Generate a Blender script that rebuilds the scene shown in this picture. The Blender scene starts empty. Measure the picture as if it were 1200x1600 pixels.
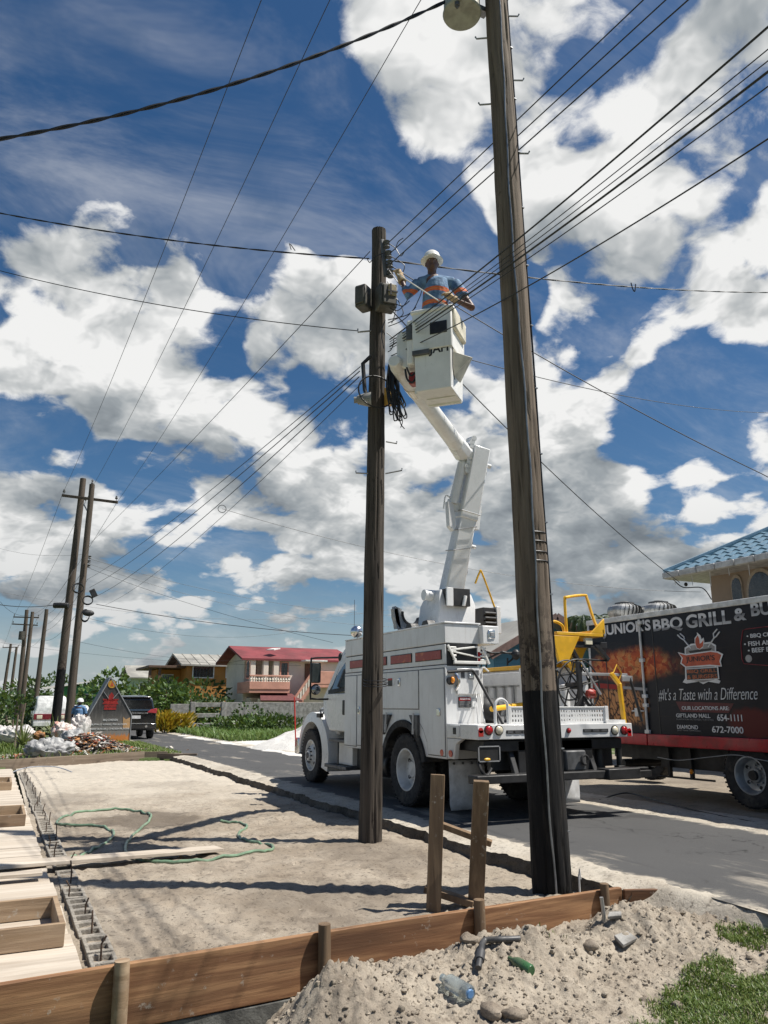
import bpy, bmesh, math, random
from mathutils import Vector, Matrix, noise as mnoise
random.seed(7)
S = bpy.context.scene
C = S.collection
# ------------------------------------------------------------------ camera
TH = math.atan(302/1200); PH = math.radians(25.9); CAMH = 1.45
cam_d = bpy.data.cameras.new('camera'); cam = bpy.data.objects.new('camera', cam_d); C.objects.link(cam)
cam_d.sensor_fit = 'VERTICAL'; cam_d.sensor_height = 32; cam_d.lens = 24
cam_d.clip_start = .05; cam_d.clip_end = 3000
cam.location = (0, 0, CAMH); cam.rotation_euler = (math.pi/2+TH, 0, -PH)
S.camera = cam
# ------------------------------------------------------------------ sun and sky
SUN_EL = math.radians(60); SUN_AZ = math.atan2(.864, -.503)     # clockwise from +Y
sun_dir = Vector((math.sin(SUN_AZ)*math.cos(SUN_EL), math.cos(SUN_AZ)*math.cos(SUN_EL), math.sin(SUN_EL)))
sd = bpy.data.lights.new('sun', 'SUN'); sd.energy = 5.0; sd.angle = math.radians(.53); sd.color = (1, .955, .88)
sun = bpy.data.objects.new('sun', sd); C.objects.link(sun); sun.rotation_euler = sun_dir.to_track_quat('Z', 'Y').to_euler()
S.view_settings.view_transform = 'Standard'; S.view_settings.look = 'None'
S.view_settings.exposure = 0.47; S.view_settings.gamma = 1; S.view_settings.use_curve_mapping = False
S.cycles.max_bounces = 5; S.cycles.diffuse_bounces = 3; S.cycles.transparent_max_bounces = 8
try: S.cycles.use_denoising = True
except Exception: pass

# pixel helpers: points of the place measured in the photograph (x = across the road, y = along the road)
_c, _s, _sp, _cp = math.cos(TH), math.sin(TH), math.sin(PH), math.cos(PH)
def ray(x, y):
    dx = (x-600)/1200; dy = (800-y)/1200
    fy = _c-dy*_s; fz = _s+dy*_c
    return Vector((dx*_cp+fy*_sp, -dx*_sp+fy*_cp, fz))
def g(x, y, z=0.):
    r = ray(x, y); t = (z-CAMH)/r.z; return Vector((r.x*t, r.y*t, z))
def pd(x, y, d):
    r = ray(x, y); t = d/(r.x*_sp+r.y*_cp); return Vector((r.x*t, r.y*t, CAMH+r.z*t))
def pv(x, y, v):
    r = ray(x, y); t = v/r.x; return Vector((v, r.y*t, CAMH+r.z*t))
def pu(x, y, u):
    r = ray(x, y); t = u/r.y; return Vector((r.x*t, u, CAMH+r.z*t))

# ------------------------------------------------------------------ node helpers
class NT:
    def __init__(s, tree): s.t = tree; s.n = tree.nodes; s.l = tree.links
    def new(s, typ, **kw):
        nd = s.n.new(typ)
        for k, v in kw.items(): setattr(nd, k, v)
        return nd
    def put(s, sock, val):
        if val is None: return
        if isinstance(val, bpy.types.NodeSocket): s.l.new(val, sock)
        else:
            if sock.type == 'RGBA' and hasattr(val, '__len__') and len(val) == 3: val = (*val, 1)
            sock.default_value = val
    def math(s, op, a, b=None, c=None, clamp=False):
        nd = s.new('ShaderNodeMath', operation=op, use_clamp=clamp); s.put(nd.inputs[0], a)
        if b is not None: s.put(nd.inputs[1], b)
        if c is not None: s.put(nd.inputs[2], c)
        return nd.outputs[0]
    def vm(s, op, a, b=None, sc=None):
        nd = s.new('ShaderNodeVectorMath', operation=op); s.put(nd.inputs[0], a)
        if b is not None: s.put(nd.inputs[1], b)
        if sc is not None: s.put(nd.inputs['Scale'], sc)
        return nd.outputs['Value'] if op in ('LENGTH', 'DISTANCE', 'DOT_PRODUCT') else nd.outputs['Vector']
    def ramp(s, x, a, b, lo=0., hi=1., smooth=True):
        nd = s.new('ShaderNodeMapRange', clamp=True); nd.interpolation_type = 'SMOOTHSTEP' if smooth else 'LINEAR'
        s.put(nd.inputs[0], x); s.put(nd.inputs[1], a); s.put(nd.inputs[2], b); s.put(nd.inputs[3], lo); s.put(nd.inputs[4], hi)
        return nd.outputs[0]
    def noise(s, vec, scale, detail=4, rough=.55, dist=0., out=0):
        nd = s.new('ShaderNodeTexNoise'); s.put(nd.inputs['Vector'], vec); s.put(nd.inputs['Scale'], scale)
        nd.inputs['Detail'].default_value = detail; nd.inputs['Roughness'].default_value = rough; nd.inputs['Distortion'].default_value = dist
        return nd.outputs[out]
    def mix(s, f, a, b, typ='MIX'):
        nd = s.new('ShaderNodeMix', data_type='RGBA', blend_type=typ)
        s.put(nd.inputs[0], f); s.put(nd.inputs[6], a); s.put(nd.inputs[7], b); return nd.outputs[2]
    def sep(s, v):
        nd = s.new('ShaderNodeSeparateXYZ'); s.put(nd.inputs[0], v); return nd.outputs
    def comb(s, x, y, z):
        nd = s.new('ShaderNodeCombineXYZ')
        for i, q in enumerate((x, y, z)): s.put(nd.inputs[i], q)
        return nd.outputs[0]

# ------------------------------------------------------------------ world: clear sky with cumulus
W = bpy.data.worlds.new('World'); S.world = W; W.use_nodes = True
w = NT(W.node_tree); w.n.clear()
sky = w.new('ShaderNodeTexSky', sky_type='NISHITA'); sky.sun_disc = False
sky.sun_elevation = SUN_EL; sky.sun_rotation = SUN_AZ; sky.air_density = 1.0; sky.dust_density = .6; sky.ozone_density = 2.2
hs = w.new('ShaderNodeHueSaturation'); hs.inputs['Saturation'].default_value = 1.28; hs.inputs['Value'].default_value = .82
w.l.new(sky.outputs[0], hs.inputs['Color'])
tc = w.new('ShaderNodeTexCoord'); D = w.vm('NORMALIZE', tc.outputs['Generated'])
dz = w.sep(D)[2]
dzc = w.math('MAXIMUM', dz, 0.0)
Q = w.vm('SCALE', D, sc=w.math('DIVIDE', 1.0, w.math('ADD', dzc, .38)))
ADD = [None]
def cloud_warp(q):
    warp = w.vm('SCALE', w.vm('SUBTRACT', w.noise(q, 3.6, 4, .58, out=1), (.5, .5, .5)), sc=.13)
    return w.vm('ADD', q, warp), warp
def cloud_fine(qq, detail, puff=False):
    fine = w.noise(qq, 3.7, detail, .62)
    m = w.math('MULTIPLY', w.math('SUBTRACT', fine, .5), 2.2)
    if puff:
        nd = w.new('ShaderNodeTexVoronoi', feature='F1'); w.put(nd.inputs['Vector'], qq); nd.inputs['Scale'].default_value = 8.; nd.inputs['Detail'].default_value = 1.5; nd.inputs['Roughness'].default_value = .5
        m = w.math('ADD', m, w.math('MULTIPLY', w.math('SUBTRACT', .42, nd.outputs['Distance']), .85))
    return m
def cloud_masses(dirv, warp):
    dn = w.vm('ADD', dirv, w.vm('SCALE', warp, sc=.30))
    add = None
    for (x, y, r, k) in CLOUDS:
        c0 = ray(x, y).normalized(); rr = r/1237.
        b = w.ramp(w.vm('DISTANCE', dn, tuple(c0)), rr*.35, rr*1.05, k, 0.)
        add = b if add is None else w.math('ADD', add, b)
    add = w.math('MINIMUM', w.math('MAXIMUM', add, -.85), .72)
    hor = w.ramp(w.sep(dirv)[2], .04, .42, .40, 0.)
    return w.math('ADD', add, w.math('SUBTRACT', hor, .03))
# cumulus masses and blue gaps seen in the photograph (pixel, radius in pixels, weight)
CLOUDS = [(830,130,330,.9),(1080,240,360,.9),(1010,430,220,.5),(620,40,150,.5),(960,120,240,.45),(1200,300,200,.4),
 (250,320,160,.7),(60,420,250,.75),(180,520,200,.5),(520,490,180,.9),(80,590,130,.55),(330,650,190,.8),(470,760,220,.7),
 (620,640,170,.5),(120,830,200,.6),(40,760,120,.5),(760,640,190,.75),(720,800,230,.6),(960,830,230,.75),(910,560,140,.7),(1170,720,130,.7),
 (130,110,330,-.7),(420,230,230,-.7),(60,675,110,-.8),(210,735,80,-.5),(740,470,170,-.7),(1070,610,160,-.6),(1090,760,130,-.8),(260,780,70,-.4),(1190,30,100,-.6),(640,735,60,-.5),(330,560,90,-.4),(560,330,110,-.5),(700,330,120,-.5)]
QW, WARP = cloud_warp(Q)
ADDM = cloud_masses(D, WARP)
den = w.math('ADD', cloud_fine(QW, 10, True), ADDM)
sunq = tuple(Vector((sun_dir.x*.75, sun_dir.y*.75, .66)).normalized()*.075)
D2 = w.vm('NORMALIZE', w.vm('ADD', D, sunq)); dz2 = w.math('MAXIMUM', w.sep(D2)[2], 0.)
Q2 = w.vm('SCALE', D2, sc=w.math('DIVIDE', 1.0, w.math('ADD', dz2, .38)))
s1 = cloud_fine(QW, 5); s2 = cloud_fine(w.vm('ADD', Q2, WARP), 5)
alpha = w.ramp(den, -.02, .26)
wisp = w.ramp(w.noise(w.vm('MULTIPLY', Q, (1.4, 2.6, 2.)), 1.9, 6, .66, .5), .40, .85, 0., .34)
alpha = w.math('MAXIMUM', alpha, wisp)
lit = w.math('ADD', w.math('MULTIPLY', w.math('SUBTRACT', s1, s2), .85), w.math('MULTIPLY', w.ramp(w.math('ADD', s2, ADDM), .15, 1.25), -.40))
lit = w.math('ADD', lit, w.math('MULTIPLY', w.math('SUBTRACT', den, w.math('ADD', s1, ADDM)), .42))
lit = w.math('ADD', lit, 1.10, clamp=True)
lit = w.math('MULTIPLY', lit, w.ramp(dz, .0, .36, .76, 1.), clamp=True)
ccol = w.new('ShaderNodeValToRGB'); w.l.new(lit, ccol.inputs[0])
e = ccol.color_ramp.elements; e[0].position = .10; e[0].color = (1.9, 2.2, 2.5, 1); e[1].position = .95; e[1].color = (9.4, 9.4, 9.3, 1)
m1 = e.new(.45); m1.color = (3.6, 3.95, 4.2, 1); m1 = e.new(.72); m1.color = (6.0, 6.2, 6.25, 1)
alpha = w.math('MULTIPLY', alpha, w.ramp(dz, -.03, .01))
col = w.mix(w.ramp(dz, .16, -.02, 0., .85), hs.outputs[0], (4.3, 5.0, 5.6))
col = w.mix(alpha, col, ccol.outputs[0])
bg = w.new('ShaderNodeBackground'); w.put(bg.inputs['Color'], col); bg.inputs['Strength'].default_value = .068
wo = w.new('ShaderNodeOutputWorld'); w.l.new(bg.outputs[0], wo.inputs['Surface'])
W.cycles.sampling_method = 'MANUAL'; W.cycles.sample_map_resolution = 512

# ------------------------------------------------------------------ materials
MATS = {}
def mat(name, col, rough=.6, metal=0., var=.12, scale=6., col2=None, bump=0., bscale=40., stretch=(1, 1, 1), coat=0., dirt=0., dirtcol=(.16, .13, .1), spec=.5, trans=0., alpha=1., lo=.35, hi=.65, detail=5, streak=0.):
    if name in MATS: return MATS[name]
    m = bpy.data.materials.new(name); m.use_nodes = True; n = NT(m.node_tree); n.n.clear()
    out = n.new('ShaderNodeOutputMaterial'); p = n.new('ShaderNodeBsdfPrincipled'); n.l.new(p.outputs[0], out.inputs[0])
    t = n.new('ShaderNodeTexCoord').outputs['Object']; t = n.vm('MULTIPLY', t, stretch)
    f = n.ramp(n.noise(t, scale, detail, .6), lo, hi)
    c2 = col2 if col2 else tuple(x*(1-var*2) for x in col); c1 = col if col2 else tuple(min(1, x*(1+var*.6)) for x in col)
    c = n.mix(f, c1, c2)
    if streak:
        ts = n.vm('MULTIPLY', n.new('ShaderNodeTexCoord').outputs['Object'], (7., 7., .7)); sf = n.math('MULTIPLY', n.ramp(n.noise(ts, 1.6, 6, .7), .50, .74), streak); c = n.mix(sf, c, (.30, .26, .21))
        sp2 = n.ramp(n.noise(n.vm('MULTIPLY', t, (3., 3., 3.)), 9., 5, .75), .64, .70, 0., streak); c = n.mix(sp2, c, (.20, .13, .08))
        zl = n.sep(n.new('ShaderNodeTexCoord').outputs['Object'])[2]; lowf = n.math('MULTIPLY', n.ramp(n.math('ADD', zl, n.math('MULTIPLY', n.noise(t, 5., 4, .6), .5)), 1.35, .85), streak*.9); c = n.mix(lowf, c, (.34, .30, .25))
    if dirt:
        df = n.math('MULTIPLY', n.ramp(n.noise(t, scale*.37+.8, 7, .7), .48, .72), dirt); c = n.mix(df, c, dirtcol)
    n.put(p.inputs['Base Color'], c)
    n.put(p.inputs['Roughness'], n.ramp(n.noise(t, scale*2.3, 4, .6), .3, .7, max(0.02, rough-.08), min(1, rough+.08)))
    p.inputs['Metallic'].default_value = metal; p.inputs['Coat Weight'].default_value = coat; p.inputs['Coat Roughness'].default_value = .08
    p.inputs['Specular IOR Level'].default_value = spec; p.inputs['Transmission Weight'].default_value = trans; p.inputs['Alpha'].default_value = alpha
    if bump:
        b = n.new('ShaderNodeBump'); b.inputs['Strength'].default_value = min(1, bump); b.inputs['Distance'].default_value = .02
        n.put(b.inputs['Height'], n.noise(t, bscale, 6, .65)); n.l.new(b.outputs[0], p.inputs['Normal'])
    MATS[name] = m; return m
def emit(name, col, strength):
    if name in MATS: return MATS[name]
    m = bpy.data.materials.new(name); m.use_nodes = True; n = NT(m.node_tree)
    p = n.n['Principled BSDF']; n.put(p.inputs['Base Color'], col); n.put(p.inputs['Emission Color'], col); p.inputs['Emission Strength'].default_value = strength
    MATS[name] = m; return m

# ------------------------------------------------------------------ mesh helpers
class MB:
    def __init__(s): s.v = []; s.f = []; s.m = []
    def add(s, vs, fs, mi=0):
        o = len(s.v); s.v += [tuple(q) for q in vs]
        for f in fs: s.f.append([i+o for i in f]); s.m.append(mi)
        return s
    def box(s, x0, x1, y0, y1, z0, z1, mi=0, M=None):
        vs = [Vector((x, y, z)) for x in (x0, x1) for y in (y0, y1) for z in (z0, z1)]
        if M is not None: vs = [M @ q for q in vs]
        return s.add(vs, [(0,1,3,2),(4,6,7,5),(0,4,5,1),(2,3,7,6),(0,2,6,4),(1,5,7,3)], mi)
    def bar(s, p0, p1, wd, h, mi=0, up=(0, 0, 1)):
        p0 = Vector(p0); p1 = Vector(p1); d = p1-p0; L = d.length; d.normalize(); u = Vector(up)
        if abs(d.dot(u)) > .98: u = Vector((0, 1, 0))
        x = d.cross(u).normalized(); z = x.cross(d)
        M = Matrix(((x.x, d.x, z.x, p0.x), (x.y, d.y, z.y, p0.y), (x.z, d.z, z.z, p0.z), (0, 0, 0, 1)))
        return s.box(-wd/2, wd/2, 0, L, -h/2, h/2, mi, M)
    def frame(s, d):
        d = Vector(d).normalized(); u = Vector((0, 0, 1)) if abs(d.z) < .95 else Vector((1, 0, 0))
        x = d.cross(u).normalized(); return x, x.cross(d)
    def cyl(s, p0, p1, r0, r1=None, n=12, mi=0, caps=True):
        p0 = Vector(p0); p1 = Vector(p1); r1 = r0 if r1 is None else r1; x, z = s.frame(p1-p0); vs = []
        for p, r in ((p0, r0), (p1, r1)):
            for i in range(n):
                a = 2*math.pi*i/n; vs.append(p+x*(r*math.cos(a))+z*(r*math.sin(a)))
        fs = [(i, (i+1) % n, n+(i+1) % n, n+i) for i in range(n)]
        if caps: fs += [tuple(range(n-1, -1, -1)), tuple(range(n, 2*n))]
        return s.add(vs, fs, mi)
    def tube(s, pts, r, n=6, mi=0, closed=False, caps=True):
        pts = [Vector(p) for p in pts]; k = len(pts); vs = []
        rs = r if hasattr(r, '__len__') else [r]*k
        px = None
        for i, p in enumerate(pts):
            a = pts[(i-1) % k] if (closed or i > 0) else p; b = pts[(i+1) % k] if (closed or i < k-1) else p
            d = (b-a); d = d.normalized() if d.length > 1e-9 else Vector((0, 0, 1))
            if px is None: x, z = s.frame(d)
            else:
                x = px-d*px.dot(d)
                x = x.normalized() if x.length > 1e-6 else s.frame(d)[0]
                z = x.cross(d)
            px = x
            for j in range(n):
                t = 2*math.pi*j/n; vs.append(p+x*(rs[i]*math.cos(t))+z*(rs[i]*math.sin(t)))
        fs = []
        for i in range(k if closed else k-1):
            q = (i+1) % k
            for j in range(n): fs.append((i*n+j, i*n+(j+1) % n, q*n+(j+1) % n, q*n+j))
        if caps and not closed: fs += [tuple(range(n-1, -1, -1)), tuple(range((k-1)*n, k*n))]
        return s.add(vs, fs, mi)
    def prism(s, poly, ax, a, b, mi=0):
        def P(q, t):
            return (t, q[0], q[1]) if ax == 'x' else ((q[0], t, q[1]) if ax == 'y' else (q[0], q[1], t))
        n = len(poly); vs = [P(q, a) for q in poly]+[P(q, b) for q in poly]
        fs = [tuple(range(n)), tuple(range(2*n-1, n-1, -1))]+[(i, n+i, n+(i+1) % n, (i+1) % n) for i in range(n)]
        return s.add(vs, fs, mi)
    def lathe(s, prof, o=(0, 0, 0), d=(0, 0, 1), n=20, mi=0, caps=True):
        o = Vector(o); d = Vector(d).normalized(); x, z = s.frame(d); vs = []; k = len(prof)
        for r, h in prof:
            for i in range(n):
                a = 2*math.pi*i/n; vs.append(o+d*h+x*(r*math.cos(a))+z*(r*math.sin(a)))
        fs = [(j*n+i, j*n+(i+1) % n, (j+1)*n+(i+1) % n, (j+1)*n+i) for j in range(k-1) for i in range(n)]
        if caps and prof[0][0] > 1e-4: fs.append(tuple(range(n-1, -1, -1)))
        if caps and prof[-1][0] > 1e-4: fs.append(tuple(range((k-1)*n, k*n)))
        return s.add(vs, fs, mi)
    def ell(s, c, r, nu=12, nv=8, mi=0, jit=0., M=None):
        c = Vector(c); vs = []; fs = []
        for j in range(nv+1):
            t = math.pi*j/nv
            for i in range(nu):
                a = 2*math.pi*i/nu; k = 1+random.uniform(-jit, jit)
                q = Vector((r[0]*math.sin(t)*math.cos(a)*k, r[1]*math.sin(t)*math.sin(a)*k, r[2]*math.cos(t)*k))
                if M is not None: q = M @ q
                vs.append(c+q)
        for j in range(nv):
            for i in range(nu): fs.append((j*nu+i, (j+1)*nu+i, (j+1)*nu+(i+1) % nu, j*nu+(i+1) % nu))
        return s.add(vs, fs, mi)
    def build(s, name, mats, parent=None, bevel=0., smooth=False, ang=40, loc=None, seg=2, fix=True):
        me = bpy.data.meshes.new(name); me.from_pydata(s.v, [], s.f)
        if not isinstance(mats, (list, tuple)): mats = [mats]
        for q in mats: me.materials.append(q)
        if len(mats) > 1: me.polygons.foreach_set('material_index', s.m)
        if fix:
            bm = bmesh.new(); bm.from_mesh(me); bmesh.ops.recalc_face_normals(bm, faces=bm.faces); bm.to_mesh(me); bm.free()
        if smooth or bevel:
            me.polygons.foreach_set('use_smooth', [True]*len(me.polygons))
            try: me.set_sharp_from_angle(angle=math.radians(ang))
            except Exception: pass
        o = bpy.data.objects.new(name, me); C.objects.link(o)
        if parent is not None: o.parent = parent
        if loc is not None: o.location = loc
        if bevel:
            b = o.modifiers.new('bevel', 'BEVEL'); b.width = bevel; b.segments = seg; b.limit_method = 'ANGLE'; b.angle_limit = math.radians(35)
        return o
def tag(o, label=None, cat=None, group=None, kind=None):
    if label: o['label'] = label
    if cat: o['category'] = cat
    if group: o['group'] = group
    if kind: o['kind'] = kind
    return o
def empty(name, loc, label=None, cat=None, group=None, rz=0., parent=None):
    o = bpy.data.objects.new(name, None); C.objects.link(o); o.location = loc; o.rotation_euler = (0, 0, rz); o.empty_display_size = .1
    if parent is not None: o.parent = parent
    return tag(o, label, cat, group)
def copy_tree(o, parent=None):
    c = o.copy(); C.objects.link(c); c.parent = parent
    for ch in list(o.children): copy_tree(ch, c)
    return c
def text(body, loc, size, m, parent, rot=(math.pi/2, 0, 0), name='lettering', ext=.002, bold=0., shear=0., sx=1., align='CENTER', space=1.):
    cu = bpy.data.curves.new(name, 'FONT'); cu.body = body; cu.size = size; cu.extrude = ext; cu.offset = bold; cu.shear = shear
    cu.align_x = align; cu.align_y = 'CENTER'; cu.space_character = space; cu.resolution_u = 4; cu.materials.append(m)
    tmp = bpy.data.objects.new('tmp', cu); me = bpy.data.meshes.new_from_object(tmp); me.name = name
    bpy.data.objects.remove(tmp); bpy.data.curves.remove(cu)
    if not me.materials: me.materials.append(m)
    o = bpy.data.objects.new(name, me); C.objects.link(o); o.location = loc; o.rotation_euler = rot; o.scale = (sx, 1, 1)
    if parent is not None: o.parent = parent
    return o
def fit_text(body, x0, x1, zc, h, put, m, parent, **kw):
    """lettering scaled so that it spans x0..x1 with cap height h; put(x, z) gives location"""
    o = text(body, (0, 0, 0), 1., m, parent, **kw); xs_ = [v.co.x for v in o.data.vertices]; ys_ = [v.co.y for v in o.data.vertices]
    cx_ = (max(xs_)+min(xs_))/2; cy_ = (max(ys_)+min(ys_))/2; wx_ = max(xs_)-min(xs_); wy_ = max(ys_)-min(ys_)
    for v in o.data.vertices: v.co.x = (v.co.x-cx_)/wx_*abs(x1-x0); v.co.y = (v.co.y-cy_)/wy_*h
    o.location = put((x0+x1)/2, zc); return o
def fbm(x, y, z=0., o=4):
    return mnoise.fractal(Vector((x, y, z)), 1., 2., o, noise_basis='PERLIN_ORIGINAL')
def sstep(a, b, x):
    t = max(0., min(1., (x-a)/(b-a))); return t*t*(3-2*t)
def arc(cx, cy, r, a0, a1, n):
    return [(cx+r*math.cos(math.radians(a0+(a1-a0)*i/n)), cy+r*math.sin(math.radians(a0+(a1-a0)*i/n))) for i in range(n+1)]
# ================================================================== GROUND
def ground_mat():
    m = bpy.data.materials.new('ground_earth'); m.use_nodes = True; n = NT(m.node_tree); p = n.n['Principled BSDF']
    t = n.new('ShaderNodeTexCoord').outputs['Object']
    gr = n.mix(n.noise(t, 2.2, 6, .7), (.035, .07, .014), (.11, .14, .04))
    sa = n.mix(n.noise(t, 5., 6, .65), (.30, .25, .19), (.42, .37, .30))
    f = n.ramp(n.noise(t, .35, 7, .65), .40, .50)
    n.put(p.inputs['Base Color'], n.mix(f, sa, gr)); p.inputs['Roughness'].default_value = .95
    b = n.new('ShaderNodeBump'); b.inputs['Strength'].default_value = .8; b.inputs['Distance'].default_value = .05
    n.put(b.inputs['Height'], n.noise(t, 9., 8, .7)); n.l.new(b.outputs[0], p.inputs['Normal']); return m
def sand_mat(name, ca, cb, cd, wet=.5, scale=1., stains=()):
    m = bpy.data.materials.new(name); m.use_nodes = True; n = NT(m.node_tree); p = n.n['Principled BSDF']
    t = n.new('ShaderNodeTexCoord').outputs['Object']
    c = n.mix(n.ramp(n.noise(t, 1.3*scale, 7, .62), .3, .7), ca, cb)
    c = n.mix(n.math('MULTIPLY', n.ramp(n.noise(t, .55*scale, 6, .6, .4), .54, .68), wet), c, cd)
    c = n.mix(n.ramp(n.noise(t, 26*scale, 5, .7), .54, .66, 0., .8), c, tuple(x*.5 for x in cd))
    c = n.mix(n.ramp(n.noise(n.vm('ADD', t, (3., 17., 5.)), 6*scale, 6, .68), .50, .68, 0., .6), c, cd)
    c = n.mix(n.ramp(n.noise(t, 150*scale, 2, .6), .35, .75, 0., .35), c, tuple(x*.6 for x in ca))
    c = n.mix(n.ramp(n.noise(n.vm('ADD', t, (31., 7., 2.)), 21*scale, 4, .7), .62, .74, 0., .7), c, tuple(min(.7, x*1.4) for x in cb))
    if stains: c = n.mix(n.math('MULTIPLY', n.ramp(n.math('ADD', n.sep(t)[1], n.math('MULTIPLY', n.noise(t, .9, 6, .65), 9.)), 15., 23.), .6), c, (.56, .51, .43))
    for (sx, sy, sr, sk, rot_) in stains:
        dxy = n.vm('SUBTRACT', t, (sx, sy, 0.)); q = n.sep(dxy); dd = n.vm('LENGTH', n.comb(n.math('DIVIDE', q[0], sr), n.math('DIVIDE', q[1], sr*rot_), 0.))
        dd = n.math('ADD', dd, n.math('MULTIPLY', n.math('SUBTRACT', n.noise(t, 2.3, 6, .65), .5), 1.3)); c = n.mix(n.ramp(dd, 1., .55, 0., sk), c, tuple(x*.75 for x in cd))
    n.put(p.inputs['Base Color'], c); p.inputs['Roughness'].default_value = .93; p.inputs['Specular IOR Level'].default_value = .25
    b = n.new('ShaderNodeBump'); b.inputs['Strength'].default_value = .75; b.inputs['Distance'].default_value = .015
    n.put(b.inputs['Height'], n.math('ADD', n.noise(t, 38*scale, 6, .7), n.math('MULTIPLY', n.noise(t, 160*scale, 3, .6), .5))); n.l.new(b.outputs[0], p.inputs['Normal']); return m
M_ground = ground_mat()
M_lot = sand_mat('lot_sand', (.265, .218, .165), (.405, .35, .28), (.135, .108, .083), .7, 1., ((2.0, 11.9, 1.0, .75, 1.1), (2.6, 6.6, .9, .35, .8), (3.9, 8.2, .7, .4, 1.8), (1.3, 15., .8, .3, 1.5), (3.2, 17, 1.0, .25, .8)))
M_should = sand_mat('shoulder_sand', (.42, .37, .30), (.55, .50, .42), (.24, .21, .17), .45)
M_soil = sand_mat('heap_soil', (.31, .262, .205), (.44, .385, .31), (.16, .128, .097), .55, 1.3)
M_earth = sand_mat('packed_earth', (.24, .20, .155), (.32, .275, .215), (.15, .125, .10), .5)
M_white = sand_mat('white_sand', (.62, .60, .56), (.72, .70, .66), (.45, .43, .40), .3)

def zground(v, u):
    if .3 < v < 4.95 and 5.32 < u < 24.5: return -.30
    if u < 5.4 and v < 5.6: return -.62+.5*sstep(4.6, 5.6, v)
    if u < 5.4 and v < 8.3: return -.10
    return -.07-.04*sstep(24, 40, u)
xs = [-600, -300, -150, -80, -50, -35, -25, -18, -13, -9, -6, -4, -2, -1, 0, .3, .31, 1, 2, 3, 4, 4.9, 4.95, 5.6, 7, 9, 11, 13, 15, 18, 21, 25, 30, 36, 44, 55, 70, 100, 150, 300, 600]
ys = [-600, -200, -60, -20, -8, -3, 0, 1.5, 2.5, 3.5, 4.5, 5., 5.3, 5.35, 5.4, 5.41, 7, 9, 12, 15, 18, 21, 24.4, 24.5, 27, 30, 34, 38, 42, 47, 53, 60, 70, 82, 100, 130, 180, 260, 400, 700, 1200]
mb = MB(); vs = [(x, y, zground(x, y)) for y in ys for x in xs]; nx = len(xs)
mb.add(vs, [(j*nx+i, j*nx+i+1, (j+1)*nx+i+1, (j+1)*nx+i) for j in range(len(ys)-1) for i in range(nx-1)])
tag(mb.build('ground', M_ground, smooth=False), kind='structure')

def sheet(name, x0, x1, y0, y1, step, fn, m, kind='structure', smooth=True):
    nx = int((x1-x0)/step)+1; ny = int((y1-y0)/step)+1; vs = []
    for j in range(ny):
        y = y0+(y1-y0)*j/(ny-1)
        for i in range(nx):
            x = x0+(x1-x0)*i/(nx-1); q = fn(x, y, i/(nx-1)); vs.append(q if isinstance(q, tuple) else (x, y, q))
    b = MB(); b.add(vs, [(j*nx+i, j*nx+i+1, (j+1)*nx+i+1, (j+1)*nx+i) for j in range(ny-1) for i in range(nx-1)])
    return tag(b.build(name, m, smooth=smooth, ang=180, fix=False), kind=kind)
prints = [(random.uniform(.8, 4.7), 5.3+17*random.random()**1.3, random.uniform(0, 6.3)) for _ in range(620)]
pgrid = {}
for q in prints: pgrid.setdefault((int(q[0]*2), int(q[1]*2)), []).append(q)
def lot_z(v, u):
    z = -.12+.022*fbm(v*.8, u*.8, 1., 3)+.016*fbm(v*5, u*5, 3., 4)+.011*fbm(v*16, u*16, 5., 3)
    for a in (-1, 0, 1):
        for b in (-1, 0, 1):
            for (px, py, an) in pgrid.get((int(v*2)+a, int(u*2)+b), ()):
                dx = (v-px)*math.cos(an)+(u-py)*math.sin(an); dy = -(v-px)*math.sin(an)+(u-py)*math.cos(an)
                r = (dx/.14)**2+(dy/.055)**2
                if r < 3: z += -.024*math.exp(-r*1.4)+.010*math.exp(-(r-1.6)**2*3)
    z -= .05*sstep(4.45, 4.85, v)*(.6+.6*fbm(u*1.3, 4.))
    return z
def lot(v, u, s):
    u2 = max(u, 4.92+.48*(v+2)/6.8+.06*math.sin(math.pi*max(0, min(1, (v+2)/6.81)))); return (v, u2, lot_z(v, u2))
sheet('sand_lot', .55, 4.98, 5.1, 24.2, .05, lot, M_lot)
# sandy shoulder with its broken edge above the lot, road, far shoulder
def lip(u): return 4.80+.11*fbm(u*.7, 2.)+.06*fbm(u*3.1, 9.)+(.12*(5.6-u) if u < 5.6 else 0)
def shoulder(v, u, s):
    e = lip(u); v2 = e+(5.85-e)*s
    z = -.035+.045*sstep(0, .35, s)+.016*fbm(v2*3, u*3, 2., 4)+.008*fbm(v2*13, u*13, 4., 3)-.055*sstep(5.05, 5.6, v2)
    z -= .15*(1-sstep(0, .26, s))*sstep(5.55, 5.05, u)
    return (v2, u, z)
sheet('near_shoulder', 4.8, 5.85, 2.2, 60, .05, shoulder, M_should)
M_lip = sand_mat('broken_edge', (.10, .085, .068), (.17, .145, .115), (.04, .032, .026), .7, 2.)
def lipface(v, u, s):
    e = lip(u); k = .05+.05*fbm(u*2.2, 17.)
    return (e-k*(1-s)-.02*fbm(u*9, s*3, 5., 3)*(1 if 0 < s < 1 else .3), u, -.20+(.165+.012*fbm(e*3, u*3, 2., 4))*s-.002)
sheet('broken_edge', 0, .5, 5.3, 30, .05, lambda v, u, s: lipface(v, u, v/.5), M_lip)
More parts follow.
